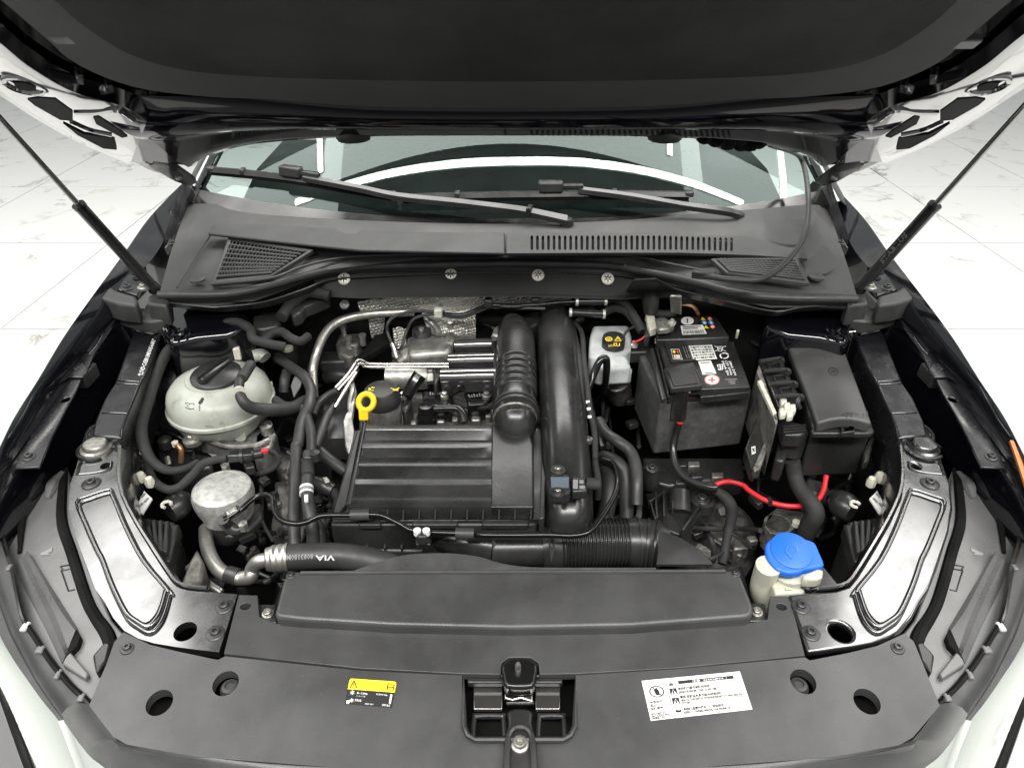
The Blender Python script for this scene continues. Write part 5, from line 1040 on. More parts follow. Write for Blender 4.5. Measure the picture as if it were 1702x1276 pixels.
rear = mk('rear_block', G().prism(T(A6, [(1095, 340), (1240, 320), (1475, 315), (1560, 452), (1330, 462), (1100, 470)], RZ), 0.035), M['satin'], bt, bevel=0.004)
mk('pale_edge', G().prism(T(A6, [(1090, 460), (1330, 456), (1330, 474), (1090, 484)], 0.868), 0.004), M['ivory'], bt)
tc_ = mk('terminal_cover', G().prism(T(A6, [(1145, 645), (1335, 605), (1392, 752), (1192, 772)], 0.880), 0.014), M['plastic'], bt, bevel=0.004, seg=3)
mk('cover_inlay', G().prism(T(A6, [(1168, 658), (1318, 636), (1360, 740), (1210, 755)], 0.883), 0.003), M['plastic'], tc_, bevel=0.002)
# prints
def lab(c, z, m_, nm='label', par=lid): return decal(nm, shape_g([rect(0, 0, 1, 1)], qmap(px(A6, c)), z, 0.0006), M[m_], par)
q1 = [(1295, 490), (1440, 485), (1480, 590), (1332, 600)]; lab(q1, LZ1, 'label', 'white_label')
f = qmap(px(A6, q1)); bars = []
random.seed(3)
for r in range(6):
    x = 0.05
    while x < 0.93:
        w_ = random.uniform(0.04, 0.14); bars.append(rect(x, 0.08 + r * 0.15, min(x + w_, 0.95), 0.14 + r * 0.15 + random.choice((0, 0.03)))); x += w_ + 0.03
decal('label_print', shape_g(bars, f, LZ1, 0.0011), M['black'], lid)
lab([(1360, 605), (1440, 600), (1476, 682), (1390, 690)], LZ1, 'label', 'white_label')
f = qmap(px(A6, [(1360, 605), (1440, 600), (1476, 682), (1390, 690)])); decal('label_print', shape_g([rect(0.15, 0.1, 0.85, 0.16), rect(0.15, 0.88, 0.8, 0.94)], f, LZ1, 0.0011), M['black'], lid)
f = qmap(px(A6, [(1398, 690), (1498, 690), (1498, 752), (1398, 752)]))
decal('plus_disc', shape_g([ngon(0.5, 0.5, 0.47, 0.5, 28)], f, LZ1, 0.0006), M['white'], lid); decal('plus_ring', shape_g(ring(0.5, 0.5, 0.46, 0.05, 28), f, LZ1, 0.0011), M['rprint'], lid); decal('plus_sign', shape_g([rect(0.26, 0.44, 0.74, 0.56), rect(0.45, 0.2, 0.55, 0.8)], f, LZ1, 0.0013), M['rprint'], lid)
f = qmap(px(A6, [(1252, 325), (1335, 325), (1335, 378), (1252, 378)]))
decal('minus_disc', shape_g([ngon(0.5, 0.5, 0.48, 0.48, 28)], f, RZ, 0.0006), M['white'], rear); decal('minus_sign', shape_g([rect(0.45, 0.22, 0.55, 0.78)], f, RZ, 0.0011), M['black'], rear)
q2 = [(1250, 383), (1390, 376), (1415, 432), (1262, 440)]; lab(q2, RZ, 'label', 'white_label', rear); f = qmap(px(A6, q2)); bars = [rect(0.08, 0.1 + i * 0.2, random.uniform(0.6, 0.92), 0.2 + i * 0.2) for i in range(2)]
x = 0.06
while x < 0.92: w_ = random.uniform(0.012, 0.04); bars.append(rect(x, 0.55, x + w_, 0.92)); x += w_ + random.uniform(0.015, 0.03)
decal('label_print', shape_g(bars, f, RZ, 0.0011), M['black'], rear)
f = qmap(px(A6, [(1370, 325), (1450, 325), (1475, 400), (1395, 400)]))
decal('hazard_triangles', shape_g([[(0.0, 0.3), (0.2, 0.02), (0.42, 0.3)], [(0.05, 0.98), (0.25, 0.7), (0.45, 0.98)]], f, RZ, 0.0006), M['yprint'], rear)
decal('hazard_discs', shape_g([ngon(0.75, 0.17, 0.2, 0.16), ngon(0.75, 0.85, 0.2, 0.16)], f, RZ, 0.0006), M['white'], rear); [decal('hazard_ring', shape_g(ring(0.75, y_, 0.2, 0.06, 16, 0.8) + [line(0.62, y_ - 0.1, 0.88, y_ + 0.1, 0.06)], f, RZ, 0.001), M['rprint'], rear) for y_ in (0.17, 0.85)]
decal('hazard_blue', shape_g([ngon(0.22, 0.5, 0.2, 0.16), ngon(0.75, 0.5, 0.2, 0.16)], f, RZ, 0.0006), M['bprint'], rear); decal('hazard_figures', shape_g([ngon(0.22, 0.46, 0.08, 0.07, 8), ngon(0.75, 0.46, 0.08, 0.07, 8), rect(0.14, 0.53, 0.3, 0.6), rect(0.67, 0.53, 0.83, 0.6)], f, RZ, 0.001), M['white'], rear)
# white icons and lettering
f = qmap(px(A6, [(1455, 505), (1545, 505), (1545, 545), (1455, 545)])); decal('icon', shape_g([line(0.3, 0.2, 0.36, 0.9, 0.05), line(0.66, 0.2, 0.6, 0.9, 0.05), line(0.26, 0.2, 0.72, 0.2, 0.08), line(0.34, 0.9, 0.62, 0.9, 0.08), line(0.1, 0.1, 0.9, 0.95, 0.05), line(0.9, 0.1, 0.1, 0.95, 0.05)], f, LZ1, 0.0006), M['white'], lid)
f = qmap(px(A6, [(1495, 550), (1555, 550), (1555, 590), (1495, 590)])); decal('icon', shape_g([s_ for k, s_ in enumerate(ring(0.5, 0.5, 0.5, 0.14, 18)) if k % 6 != 5], f, LZ1, 0.0006), M['white'], lid)
f = qmap(px(A6, [(1515, 622), (1520, 660), (1488, 664), (1478, 626)])); decal('lettering', text_g('EFB', f, LZ1, 0.0006), M['white'], lid)
for i, s_ in enumerate(('540A EN', '12V 59Ah', '280A DIN')):
    o_ = i * 22; f = qmap(px(A6, [(1522 + o_, 602), (1558 + o_, 690), (1544 + o_, 692), (1506 + o_, 604)])); decal('lettering', text_g(s_, f, LZ1, 0.0006), M['white'], lid)
f = qmap(px(A6, [(1530, 718), (1605, 714), (1612, 748), (1540, 750)])); decal('lettering', shape_g([rect(0, 0, 1, 0.14), rect(0.2, 0.4, 0.85, 0.55), rect(0.3, 0.78, 0.75, 0.92)], f, LZ1, 0.0006), M['grey'], lid)
f = qmap(px(A6, [(1190, 530), (1240, 530), (1262, 592), (1205, 592)])); decal('icon_frame', shape_g([line(0, 0, 1, 0, 0.05), line(1, 0, 1, 1, 0.05), line(1, 1, 0, 1, 0.05), line(0, 1, 0, 0, 0.05), rect(0.15, 0.55, 0.85, 0.9)], f, LZ1, 0.0006), M['beige'], lid); decal('icon_spot', shape_g([ngon(0.3, 0.25, 0.17, 0.15, 12)], f, LZ1, 0.001), M['yprint'], lid); decal('icon_spot', shape_g([ngon(0.75, 0.25, 0.13, 0.13, 12), rect(0.3, 0.65, 0.45, 0.8)], f, LZ1, 0.001), M['rprint'], lid)
for i in range(3): f = qmap(px(A6, [(1253 + i * 17, 495), (1263 + i * 17, 495), (1300 + i * 14, 590), (1290 + i * 14, 590)])); decal('lettering', shape_g([rect(0.2, k * 0.09, 0.75, k * 0.09 + random.uniform(0.03, 0.07)) for k in range(11)], f, LZ1, 0.0006), M['grey'], lid)
mk('lid_edge', G().tube(T(A6, [(1150, 490, 0.869), (1195, 610, 0.869), (1345, 595, 0.869)]), 0.002, 6, 1), M['plastic'], bt)
# tray below the battery
by = thing('battery_tray', P(1120, 800, 0.55), 'ribbed black battery tray with cast bosses under the felt jacket', 'tray')
mk('base', G().prism(T(B3, [(1010, 300), (1640, 300), (1660, 420), (1400, 450), (1180, 480), (1030, 440)], 0.69), 0.05), M['plastic'], by, bevel=0.006)
mk('front_block', G().prism(T(B3, [(1020, 480), (1135, 475), (1140, 540), (1190, 470), (1290, 500), (1440, 530), (1430, 600), (1340, 700), (1250, 790), (1130, 740), (1080, 700)], 0.66), 0.10), M['plastic'], by, bevel=0.008, seg=3)
for a, b in (((1050, 600), (1140, 540)), ((1090, 540), (1100, 700)), ((1140, 530), (1145, 690)), ((1060, 610), (1090, 710)), ((1195, 470), (1200, 640)), ((1370, 620), (1260, 780))): mk('rib', G().bar(*T(B3, [a, b], 0.672), 0.004, 0.02), M['plastic'], by, bevel=0.001)
mk('post', G().tube(T(B3, [(1070, 370, 0.72), (1065, 430, 0.70), (1060, 470, 0.68)]), 0.018, 12, 2), M['plastic'], by)
mk('boss', G().lathe(P(*B3(1390, 565), 0.672), [(0.026, -0.02), (0.026, 0.002), (0.018, 0.004), (0.016, -0.004), (0.0001, -0.004)], 20), M['plastic'], by)
bolt(by, B3(1385, 565), 0.67, 0.009); bolt(by, B3(1070, 372), 0.725, 0.007)
mk('barrel_wall', G().tube(T(B3, [(1245, 520, 0.68), (1245, 650, 0.66)]), 0.022, 14, 1), M['plastic'], by)
for i, (x, y) in enumerate(((1250, 340), (1330, 340), (1480, 410), (1350, 410), (1250, 450))): mk('grimy_lug', G().prism(T(B3, [(x - 35, y - 16), (x + 40, y - 18), (x + 45, y + 16), (x - 30, y + 18)], 0.70), 0.02), M['alud'] if i in (1, 2) else M['plastic'], by, bevel=0.003)
# positive lead down the jacket, then forward
bl = thing('battery_lead', P(*A6(1250, 860), 0.84), 'black battery lead with a red mark running down the felt jacket', 'cable')
mk('boot', G().prism(T(A6, [(1235, 785), (1310, 790), (1305, 840), (1290, 965), (1195, 955), (1210, 840)], (0.845, -0.9, 1.07)), vec=Vector((0, 0.015, -0.02))), M['satin'], bl, bevel=0.005, seg=3)
mk('clamp', G().box(P(*A6(1265, 770), 0.865), (0.03, 0.022, 0.016)), M['pearl'], bl, bevel=0.003)
mk('red_mark', G().tube(T(A6, [(1245, 962, 0.80), (1244, 992, 0.79)]), 0.0075, 12, 1), M['red'], bl)
mk('cable', G().tube(T(A6, [(1240, 985, 0.792)]) + T(B3, [(1222, 150, 0.765), (1205, 240, 0.74), (1215, 340, 0.72), (1270, 420, 0.71), (1350, 465, 0.71), (1440, 488, 0.715), (1475, 492, 0.715)]), 0.0075, 12, 6), M['satin'], bl)
mk('tape', G().tube(T(B3, [(1425, 482, 0.713), (1460, 490, 0.714)]), 0.0098, 10, 1), M['cloth'], bl)
hose('wiring_loom', 'taped black loom hanging down beside the battery tray', 'wiring', T(B3, [(1470, 510, 0.71), (1520, 545, 0.70), (1562, 600, 0.69), (1570, 670, 0.67), (1555, 750, 0.65), (1535, 850, 0.63), (1510, 970, 0.61)]), [0.008, 0.011, 0.012, 0.011, 0.009, 0.009, 0.009], 'cloth', group=WG)
rd = hose('red_cable', 'bright red power cable sweeping below the fuse box', 'cable', T(B3, [(1460, 478, 0.716), (1510, 458, 0.72), (1570, 455, 0.72), (1640, 475, 0.72)]) + T(B4, [(150, 455, 0.72), (220, 500, 0.72), (300, 532, 0.72), (390, 546, 0.72), (470, 540, 0.72), (535, 515, 0.725), (570, 460, 0.73), (588, 375, 0.745)]), 0.0049, 'red')
for q in ((268, 520), (478, 540)): mk('tie', G().box(P(*B4(*q), 0.722), (0.006, 0.012, 0.012)), M['plastic'], rd)
# negative clamp and current sensor
nc = thing('battery_clamp', P(*A6(1140, 370), 0.87), 'pale metal negative clamp bolted to the rear of the battery', 'clamp')
mk('block', G().prism(T(A6, [(1030, 300), (1085, 295), (1105, 390), (1060, 405), (1045, 380)], 0.90), 0.02), M['ivory'], nc, bevel=0.003)
mk('jaw', G().prism(T(A6, [(1090, 330), (1130, 335), (1180, 350), (1215, 360), (1210, 385), (1170, 400), (1110, 405)], 0.905), 0.014), M['zinc'], nc, bevel=0.003)
mk('nut', G().lathe(P(*A6(1195, 372), 0.905), [(0.009, 0), (0.009, 0.006), (0.004, 0.007), (0.004, 0.012), (0.0001, 0.013)], 6), M['pearl'], nc)
mk('post', G().lathe(P(*A6(1135, 365), 0.905), [(0.012, 0), (0.011, 0.008), (0.0001, 0.009)], 16), M['alu'], nc)
mk('sensor', G().prism(T(A6, [(1020, 350), (1045, 345), (1060, 440), (1030, 445)], 0.89), 0.03), M['plastic'], nc, bevel=0.004)
mk('strap', G().tube(T(A6, [(1100, 305, 0.90), (1160, 310, 0.90), (1210, 300, 0.90)]), 0.009, 10, 4), M['cloth'], nc)
ec = thing('earth_terminal', P(*A6(1220, 240), 0.90), 'brass-coloured earth terminal on the bulkhead behind the battery', 'terminal')
mk('frame', G().prism(T(A6, [(1185, 188), (1260, 190), (1258, 300), (1190, 285)], (0.905, -0.6, 1.4)), 0.006), M['zinc'], ec, bevel=0.002)
mk('stud', G().lathe(P(*A6(1222, 225), 0.925), [(0.010, -0.01), (0.010, 0.004), (0.006, 0.006), (0.006, 0.012), (0.0001, 0.013)], 6, Vector((0, -0.7, 0.7))), M['chrome'], ec)
mk('lead', G().tube(T(A6, [(1250, 245, 0.915), (1300, 250, 0.915), (1340, 270, 0.91), (1362, 310, 0.89)]), 0.0045, 8, 5), M['copper'], ec)
top('bulkhead_cover', plate(A6, [(1260, 180), (1480, 240), (1470, 290), (1400, 310), (1300, 300), (1262, 280)], (0.88, -1.2, 1.45), 0.004), M['firewall'], 'plain black panel on the bulkhead behind the battery', 'panel', bevel=0.004)

# ---- control unit with cooling cage and plug
cu = thing('control_unit', P(1285, 720, 0.70), 'metal engine control unit standing between battery and fuse box', 'control unit')
EZ = 0.87
mk('case', G().prism(T(K, [(1258, 618), (1262, 604), (1292, 692), (1293, 700), (1290, 706)], EZ), 0.12), M['alud'], cu, bevel=0.002)
mk('metal_face', G().sheet([T(A7, [(196, 600), (245, 730), (305, 865)], 0.872), [p + Vector((-0.002, 0, -0.125)) for p in T(A7, [(196, 600), (245, 730), (305, 865)], 0.872)]], 0.003), M['alud'], cu)
mk('yellowed_edge', G().prism(T(A7, [(200, 650), (225, 645), (310, 830), (290, 840)], 0.874), 0.01), M['ivory'], cu, bevel=0.002)
cage = [(210, 545), (330, 525), (345, 545), (440, 745), (415, 800), (330, 830)]
mk('cage_base', G().prism(T(A7, cage, 0.862), 0.10), M['plastic'], cu, bevel=0.003)
for (a, b) in (((212, 545), (335, 528)), ((235, 600), (372, 592)), ((268, 672), (410, 664)), ((300, 742), (445, 738))):
    mk('cage_bar', G().tube(T(A7, [a, (a[0] * .3 + b[0] * .7, a[1] * .3 + b[1] * .7 - 2), b, (b[0] + 8, b[1] + 18)], 0.882), 0.0045, 8, 3), M['plastic'], cu)
for (x0, y0) in ((252, 552), (285, 620), (318, 690)): mk('cage_pocket', G().prism(T(A7, [(x0, y0), (x0 + 75, y0 - 8), (x0 + 92, y0 + 32), (x0 + 20, y0 + 40)], 0.874), 0.008, [T(A7, [(x0 + 10, y0 + 5), (x0 + 68, y0 - 2), (x0 + 80, y0 + 26), (x0 + 24, y0 + 32)], 0.874)]), M['plastic'], cu, bevel=0.001)
mk('cage_hook', G().tube(T(A7, [(440, 740, 0.88), (425, 780, 0.875), (438, 806, 0.865)]), 0.005, 8, 3), M['plastic'], cu)
for (x, y) in ((350, 760), (370, 790), (400, 800), (385, 830), (345, 820)): mk('pale_latch', G().prism(T(A7, [(x - 22, y - 18), (x + 16, y - 20), (x + 20, y + 18), (x - 16, y + 24)], 0.876 + (x % 7) * 0.001), 0.014), M['ivory'], cu, bevel=0.003)
mk('lower_frame', G().prism(T(A7, [(300, 868), (318, 862), (215, 1150), (185, 1165), (175, 1140)], (0.80, 0.25, 1.05)), 0.02), M['alud'], cu, bevel=0.003)
mk('front_shell', G().prism(T(A7, [(130, 1030), (195, 860), (300, 862), (188, 1160), (165, 1140)], (0.79, 0.25, 1.05)), 0.03), M['plastic'], cu, bevel=0.003)
f = qmap(px(A7, [(165, 1025), (188, 1020), (190, 1060), (168, 1070)])); decal('sticker', shape_g([rect(0, 0, 1, 1)], f, (0.79, 0.25, 1.05), 0.0008), M['label'], cu); decal('sticker_mark', shape_g([line(0.2, 0.2, 0.8, 0.7, 0.2), line(0.2, 0.7, 0.8, 0.2, 0.15)], f, (0.79, 0.25, 1.05), 0.0014), M['black'], cu)
pg = mk('plug', G().prism(T(A7, [(335, 905), (375, 892), (455, 895), (482, 945), (440, 960), (350, 955)], 0.85), 0.03), M['satin'], cu, bevel=0.005, seg=3)
mk('plug_neck', G().tube(T(A7, [(400, 945, 0.835), (395, 1000, 0.81), (385, 1070, 0.785)]), [0.026, 0.024, 0.020], 16, 4), M['satin'], cu, sharp=60)
for y in (905, 920, 935): mk('plug_rib', G().bar(*T(A7, [(345, y + 12), (470, y)], 0.853), 0.003, 0.004), M['plastic'], pg)
mk('plug_side', G().prism(T(A7, [(320, 960), (345, 955), (375, 1050), (350, 1110), (300, 1095)], 0.80), 0.05), M['plastic'], cu, bevel=0.005)
hose('wiring_loom', 'thick taped loom hanging from the control unit plug', 'wiring', T(B4, [(395, 290, 0.785), (410, 370, 0.76), (440, 450, 0.745), (495, 520, 0.735), (525, 590, 0.72), (490, 660, 0.69), (460, 740, 0.65)]), [0.015, 0.0145, 0.0145, 0.016, 0.017, 0.017, 0.015], 'cloth', seg=14, group=WG)

# ---- fuse box
fb = thing('fuse_box', P(1380, 720, 0.68), 'smooth black fuse box with domed lid next to the inner wing', 'fuse box')
rows = []
for t in [i / 8 for i in range(9)]:
    Lp = (1306 + (1358 - 1306) * t, 566 + (701 - 566) * t); Rp = (1401 + (1451 - 1401) * t, 571 + (702 - 571) * t); row = []
    for k in [i / 8 for i in range(9)]:
        q = (Lp[0] * (1 - k) + Rp[0] * k, Lp[1] * (1 - k) + Rp[1] * k - 6 * math.sin(math.pi * k) * (1 - 0.3 * t))
        row.append(P(q[0], q[1], 0.880) + Vector((0, 0, 0.0)))
    rows.append(row)
# domed lid: closed loft over the outline, bulging upward
g = G(); n = 9
topg = [[p + Vector((0, 0, 0.010 * math.sin(math.pi * min(1, 0.08 + k / 8 * 0.84)) * (0.75 + 0.25 * math.sin(math.pi * i / 8)) - 0.004)) for k, p in enumerate(r)] for i, r in enumerate(rows)]
lidg = G().sheet(topg, 0.024); fl2 = mk('lid', lidg, M['lidgrey'], fb, bevel=0.005, seg=3, sharp=45)
LB = G().loft(topg).bvh()
f = qmap([(1375, 610), (1392, 610), (1396, 624), (1378, 624)]); decal('emboss', shape_g(ring(0.5, 0.5, 0.5, 0.12, 16) + [rect(0.3, 0.3, 0.45, 0.7), rect(0.55, 0.3, 0.7, 0.7)], f, LB, 0.0008), M['plastic'], fl2)
f = qmap(px(A7, [(670, 830), (820, 828), (822, 858), (672, 860)])); decal('emboss', text_g('<PP> H', f, LB, 0.0008), M['plastic'], fl2)
mk('body', G().prism(T(K, [(1312, 572), (1400, 580), (1452, 708), (1350, 712)], 0.852), 0.115), M['plastic'], fb, bevel=0.005)
mk('rim', G().prism(T(A7, [(500, 925), (545, 905), (850, 910), (860, 938), (840, 950), (510, 948)], 0.858), 0.012), M['plastic'], fb, bevel=0.003)
mk('latch', G().prism(T(A7, [(668, 890), (745, 888), (752, 940), (675, 945)], 0.866), 0.012, [T(A7, [(684, 902), (735, 900), (738, 930), (690, 933)], 0.866)]), M['satin'], fb, bevel=0.002)
mk('latch_lip', G().bar(*T(A7, [(640, 958), (752, 956)], 0.852), 0.006, 0.008), M['plastic'], fb, bevel=0.001)
mk('drain_tab', G().prism(T(A7, [(570, 1090), (645, 1085), (640, 1150), (612, 1185), (580, 1150)], (0.76, -0.5, 1.0)), 0.006), M['plastic'], fb, bevel=0.002)
mk('side_bracket', G().prism(T(A7, [(800, 1050), (850, 960), (862, 975), (830, 1100), (800, 1110)], 0.80), 0.02), M['plastic'], fb, bevel=0.003)
for i in range(4): mk('side_fin', G().bar(*T(A7, [(775, 655 + i * 28), (850, 660 + i * 28)], 0.80), 0.004, 0.006), M['alud'], fb)
top('grey_cover', plate(B4, [(455, 450), (480, 380), (560, 400), (610, 440), (570, 480), (480, 470)], 0.72, 0.05), M['rubber'], 'grey rubber boot below the fuse box', 'boot', bevel=0.01, seg=3)
# glow clip and wires beside battery
top('pale_clip', G().bar(P(*A6(1600, 460), 0.86), P(*A6(1612, 410), 0.885), 0.006, 0.006), M['beige'], 'small pale clip behind the battery', 'clip', bevel=0.002)

# ---- washer bottle
wb = thing('washer_bottle', P(1310, 980, 0.72), 'white washer bottle with a bright blue cap', 'bottle')
WZ = (0.862, 0.22, 0.80)
capo = smooth_px(px(B4, [(245, 790), (252, 750), (290, 722), (370, 712), (440, 722), (518, 745), (548, 800), (576, 872), (545, 888), (470, 900), (440, 915), (380, 922), (320, 905), (290, 880), (258, 835)]), 3, True)
capm = mk('cap', G().prism([P(*q, WZ) for q in capo], 0.012), M['blue'], wb, bevel=0.004, seg=3, label='bright blue snap cap with a wiper symbol')
mk('cap_skirt', G().prism(T(B4, [(268, 850), (330, 905), (385, 925), (450, 915), (480, 900), (470, 880), (300, 850)], (0.850, 0.22, 0.80)), 0.014), M['blue'], wb, bevel=0.004)
c = P(*B4(392, 795), WZ) + Vector((0, 0, 0.0)); nx = Vector((0, -0.22, 1)).normalized()
mk('dome', G().lathe(c, [(0.031, -0.002), (0.0305, 0.0012), (0.029, 0.0022), (0.0001, 0.0028)], 32, nx), M['blue'], capm)
f = qmap(px(B4, [(350, 755), (440, 755), (440, 842), (350, 842)])); WS = (0.8665, 0.22, 0.80)
decal('emblem', shape_g([line(0.1, 0.45, 0.3, 0.2, 0.05), line(0.9, 0.45, 0.7, 0.2, 0.05), line(0.1, 0.45, 0.5, 0.95, 0.05), line(0.9, 0.45, 0.5, 0.95, 0.05)] + [rect(0.2 + 0.15 * i, 0.02 + 0.05 * abs(i - 2), 0.24 + 0.15 * i, 0.12 + 0.05 * abs(i - 2)) for i in range(5)] + [ngon(0.35 + 0.15 * i, 0.42, 0.035) for i in range(3)], f, WS, 0.0012), mat('blue_relief', (0.04, 0.20, 0.66), 0.35), capm)
mk('neck', G().tube([P(1316, 940, 0.83), P(1316, 960, 0.80), P(1316, 1000, 0.74)], [0.031, 0.034, 0.04], 24, 3), M['bottle'], wb, sharp=60)
mk('body', G().prism(T(B4, [(285, 925), (430, 945), (455, 960), (470, 1030), (300, 1040), (280, 980)], 0.815), 0.15), M['bottle'], wb, bevel=0.008, seg=3)
mk('shoulder', G().prism(T(B4, [(450, 930), (535, 895), (575, 900), (568, 940), (540, 955), (470, 955)], 0.842), 0.02), M['bottle'], wb, bevel=0.004)
mk('filler_tube', G().tube(T(B4, [(262, 880, 0.84), (240, 950, 0.81), (222, 1020, 0.785), (226, 1080, 0.76)]), [0.018, 0.018, 0.017, 0.014], 16, 6), M['bottle'], wb, sharp=60)
mk('embossed_mark', G().bar(*T(B4, [(358, 1014), (388, 1012)], 0.8165), 0.004, 0.003), mat('washer_mark', (0.5, 0.5, 0.38), 0.5), wb)
mk('breather', G().tube(T(B4, [(470, 955, 0.83), (480, 985, 0.82), (470, 1020, 0.815)]), 0.008, 10, 4), M['plastic'], wb)
top('bottle_bracket', G().prism(T(B4, [(555, 885), (580, 890), (668, 1000), (560, 1010), (500, 1015), (495, 960), (545, 950)], (0.832, 0.1, 0.85)), 0.006), M['paintd'], 'lacquered steel bracket beside the blue washer cap', 'bracket', bevel=0.002)

# ---- headlamp rears and cast lug on the battery side
hr = thing('headlamp_rear', P(*B4(760, 720), 0.66), 'ribbed black rear of the headlamp beside the washer bottle', 'headlamp')
def headlamp_rear(par, mmq, ribs=True):
    def q_(l, z): return [P(*mmq(B1(*p)), z) for p in l]
    mk('casing', G().prism(q_([(890, 672), (1095, 700), (1110, 760), (1040, 960), (1010, 985), (900, 830), (860, 720)], 0.755), 0.14), M['plastic'], par, bevel=0.008, seg=3)
    for i in range(4): a, b = q_([(925 + 42 * i, 700 + i * 5), (960 + 26 * i, 880 + 10 * i)], 0.760); mk('rib', G().bar(a, b, 0.008, 0.012), M['plastic'], par, bevel=0.002)
    mk('cap_ring', G().tube(q_([(1060, 640), (1120, 600), (1150, 560)], 0.74), [0.022, 0.026, 0.02], 16, 3), M['plastic'], par)
    mk('lower_bar', G().bar(*q_([(1100, 760), (1040, 1000)], 0.74), 0.02, 0.03), M['plastic'], par, bevel=0.004)
    tg = mk('tag', G().prism(q_([(905, 512), (955, 560), (895, 655), (848, 630)], 0.785), 0.003), M['label'], par, label='white printed tag')
    mk('tag_post', G().bar(*q_([(870, 470), (820, 580)], 0.775), 0.014, 0.02), M['plastic'], par, bevel=0.003)
    for c_ in ((885, 422), (938, 452)): mk('pale_fitting', G().lathe(q_([c_], 0.79)[0], [(0.008, -0.01), (0.009, 0.0), (0.006, 0.008), (0.0001, 0.009)], 8), M['beige'], par)
    for k, c_ in enumerate(((900, 540), (920, 570), (885, 600))): mk('tag_print', G().bar(*[p + Vector((0, 0, 0.0005)) for p in q_([(c_[0] - 12, c_[1] + 14), (c_[0] + 10, c_[1] - 12)], 0.786)], 0.004, 0.001), M['grey'], tg)
    mk('ring_fitting', G().tube([q_([(1045, 597)], 0.77)[0] + Vector((0.008 * math.cos(t), 0.008 * math.sin(t), 0)) for t in [i * 0.8 for i in range(7)]], 0.003, 6, 1), M['ivory'], par)
headlamp_rear(hr, mirx)
cl_ = thing('cast_lug', P(*B4(340, 630), 0.62), 'dark cast engine mount lug with a round hole under the red cable', 'bracket')
mk('plate', G().prism(T(B4, [(240, 660), (265, 590), (310, 555), (400, 570), (490, 580), (450, 640), (380, 690), (330, 710), (270, 695)], 0.66), 0.05, [circ(*B4(310, 640), 0.66, 0.024, 16)]), M['alud'], cl_, bevel=0.006, seg=3)
mk('bolt', G().lathe(P(*B4(418, 645), 0.665), [(0.008, -0.004), (0.008, 0.006), (0.0001, 0.008)], 8), M['beige'], cl_)
mk('small_lug', G().prism(T(B4, [(60, 730), (150, 725), (155, 780), (65, 790)], 0.60), 0.03), M['alud'], cl_, bevel=0.004)
# ---- coolant reservoir
rs = thing('coolant_tank', P(368, 690, 0.70), 'milky white ball-shaped coolant tank with black screw cap', 'coolant tank')
cc = P(366, 660, 0.805)
prof = [(0.05, -0.072), (0.075, -0.062), (0.094, -0.040), (0.1030, -0.016), (0.1070, -0.014), (0.1070, -0.008), (0.1035, -0.006), (0.1025, 0.010), (0.098, 0.024), (0.088, 0.036), (0.072, 0.044), (0.058, 0.048), (0.056, 0.052), (0.0001, 0.053)]
shell_g = G().lathe(cc, prof, 72, mod=lambda j, k: 0.993 if (j % 6 == 0 and 6 < k < 11) else 1)
sh = mk('shell', shell_g, M['tank'], rs, sharp=40)
SB = shell_g.bvh()
capc = cc + Vector((0.006, -0.004, 0.050)); ca = Vector((0.0, -0.08, 1)).normalized()
cp_ = mk('cap', G().lathe(capc, [(0.049, 0.0), (0.050, 0.004), (0.049, 0.010), (0.044, 0.014), (0.0001, 0.016)], 40, ca), M['plastic'], rs)
d_ = Vector((0.35, 0.94, 0)).normalized()
mk('grip', G().bar(capc - d_ * 0.044 + ca * 0.018, capc + d_ * 0.044 + ca * 0.018, 0.020, 0.016), M['satin'], cp_, bevel=0.006, seg=3)
mk('grip_groove', G().bar(capc - d_ * 0.043 + ca * 0.0262, capc + d_ * 0.043 + ca * 0.0262, 0.004, 0.003), M['dark'], cp_)
f = qmap(px(A4, [(1165, 940), (1218, 945), (1215, 985), (1165, 978)]))
decal('book_icon', shape_g([line(0, 0, 0.45, 0.1, 0.1), line(0.45, 0.1, 1, 0, 0.1), line(0, 0, 0, 0.85, 0.08), line(1, 0, 1, 0.85, 0.08), line(0, 0.85, 0.48, 1, 0.1), line(0.48, 1, 1, 0.85, 0.1), line(0.47, 0.1, 0.48, 1, 0.07), rect(0.12, 0.35, 0.36, 0.43), rect(0.12, 0.55, 0.36, 0.63)], f, SB, 0.0008), M['black'], sh)
f = qmap(px(A4, [(1240, 905), (1285, 905), (1285, 990), (1240, 990)])); decal('level_icon', shape_g([[(0.05, 0.42), (0.6, 0.02), (0.95, 0.1), (0.7, 0.4), (0.3, 0.58)], ngon(0.25, 0.68, 0.1, 0.05, 10), ngon(0.25, 0.82, 0.1, 0.05, 10), ngon(0.25, 0.97, 0.1, 0.05, 10)], f, SB, 0.0008), M['black'], sh)
f = qmap(px(A4, [(1290, 1084), (1335, 1087), (1335, 1098), (1290, 1095)])); decal('level_mark', text_g('MIN', f, SB, 0.0008), M['grey'], sh)
mk('rear_plug', G().prism(T(A4, [(1410, 530), (1500, 530), (1502, 600), (1412, 602)], 0.875), 0.03), M['ivory'], rs, bevel=0.003)
mk('rear_plug_top', G().prism(T(A4, [(1428, 500), (1490, 498), (1492, 530), (1428, 532)], 0.885), 0.02), M['grey'], rs, bevel=0.003)
mk('plug_hole', G().lathe(P(*A4(1445, 572), 0.8765), [(0.004, 0), (0.004, 0.001), (0.0001, 0.001)], 10), M['dark'], rs)
mk('side_nipple', G().tube(T(A4, [(1590, 650, 0.84), (1640, 640, 0.84), (1665, 660, 0.835)]), 0.014, 12, 3), M['tank'], rs)
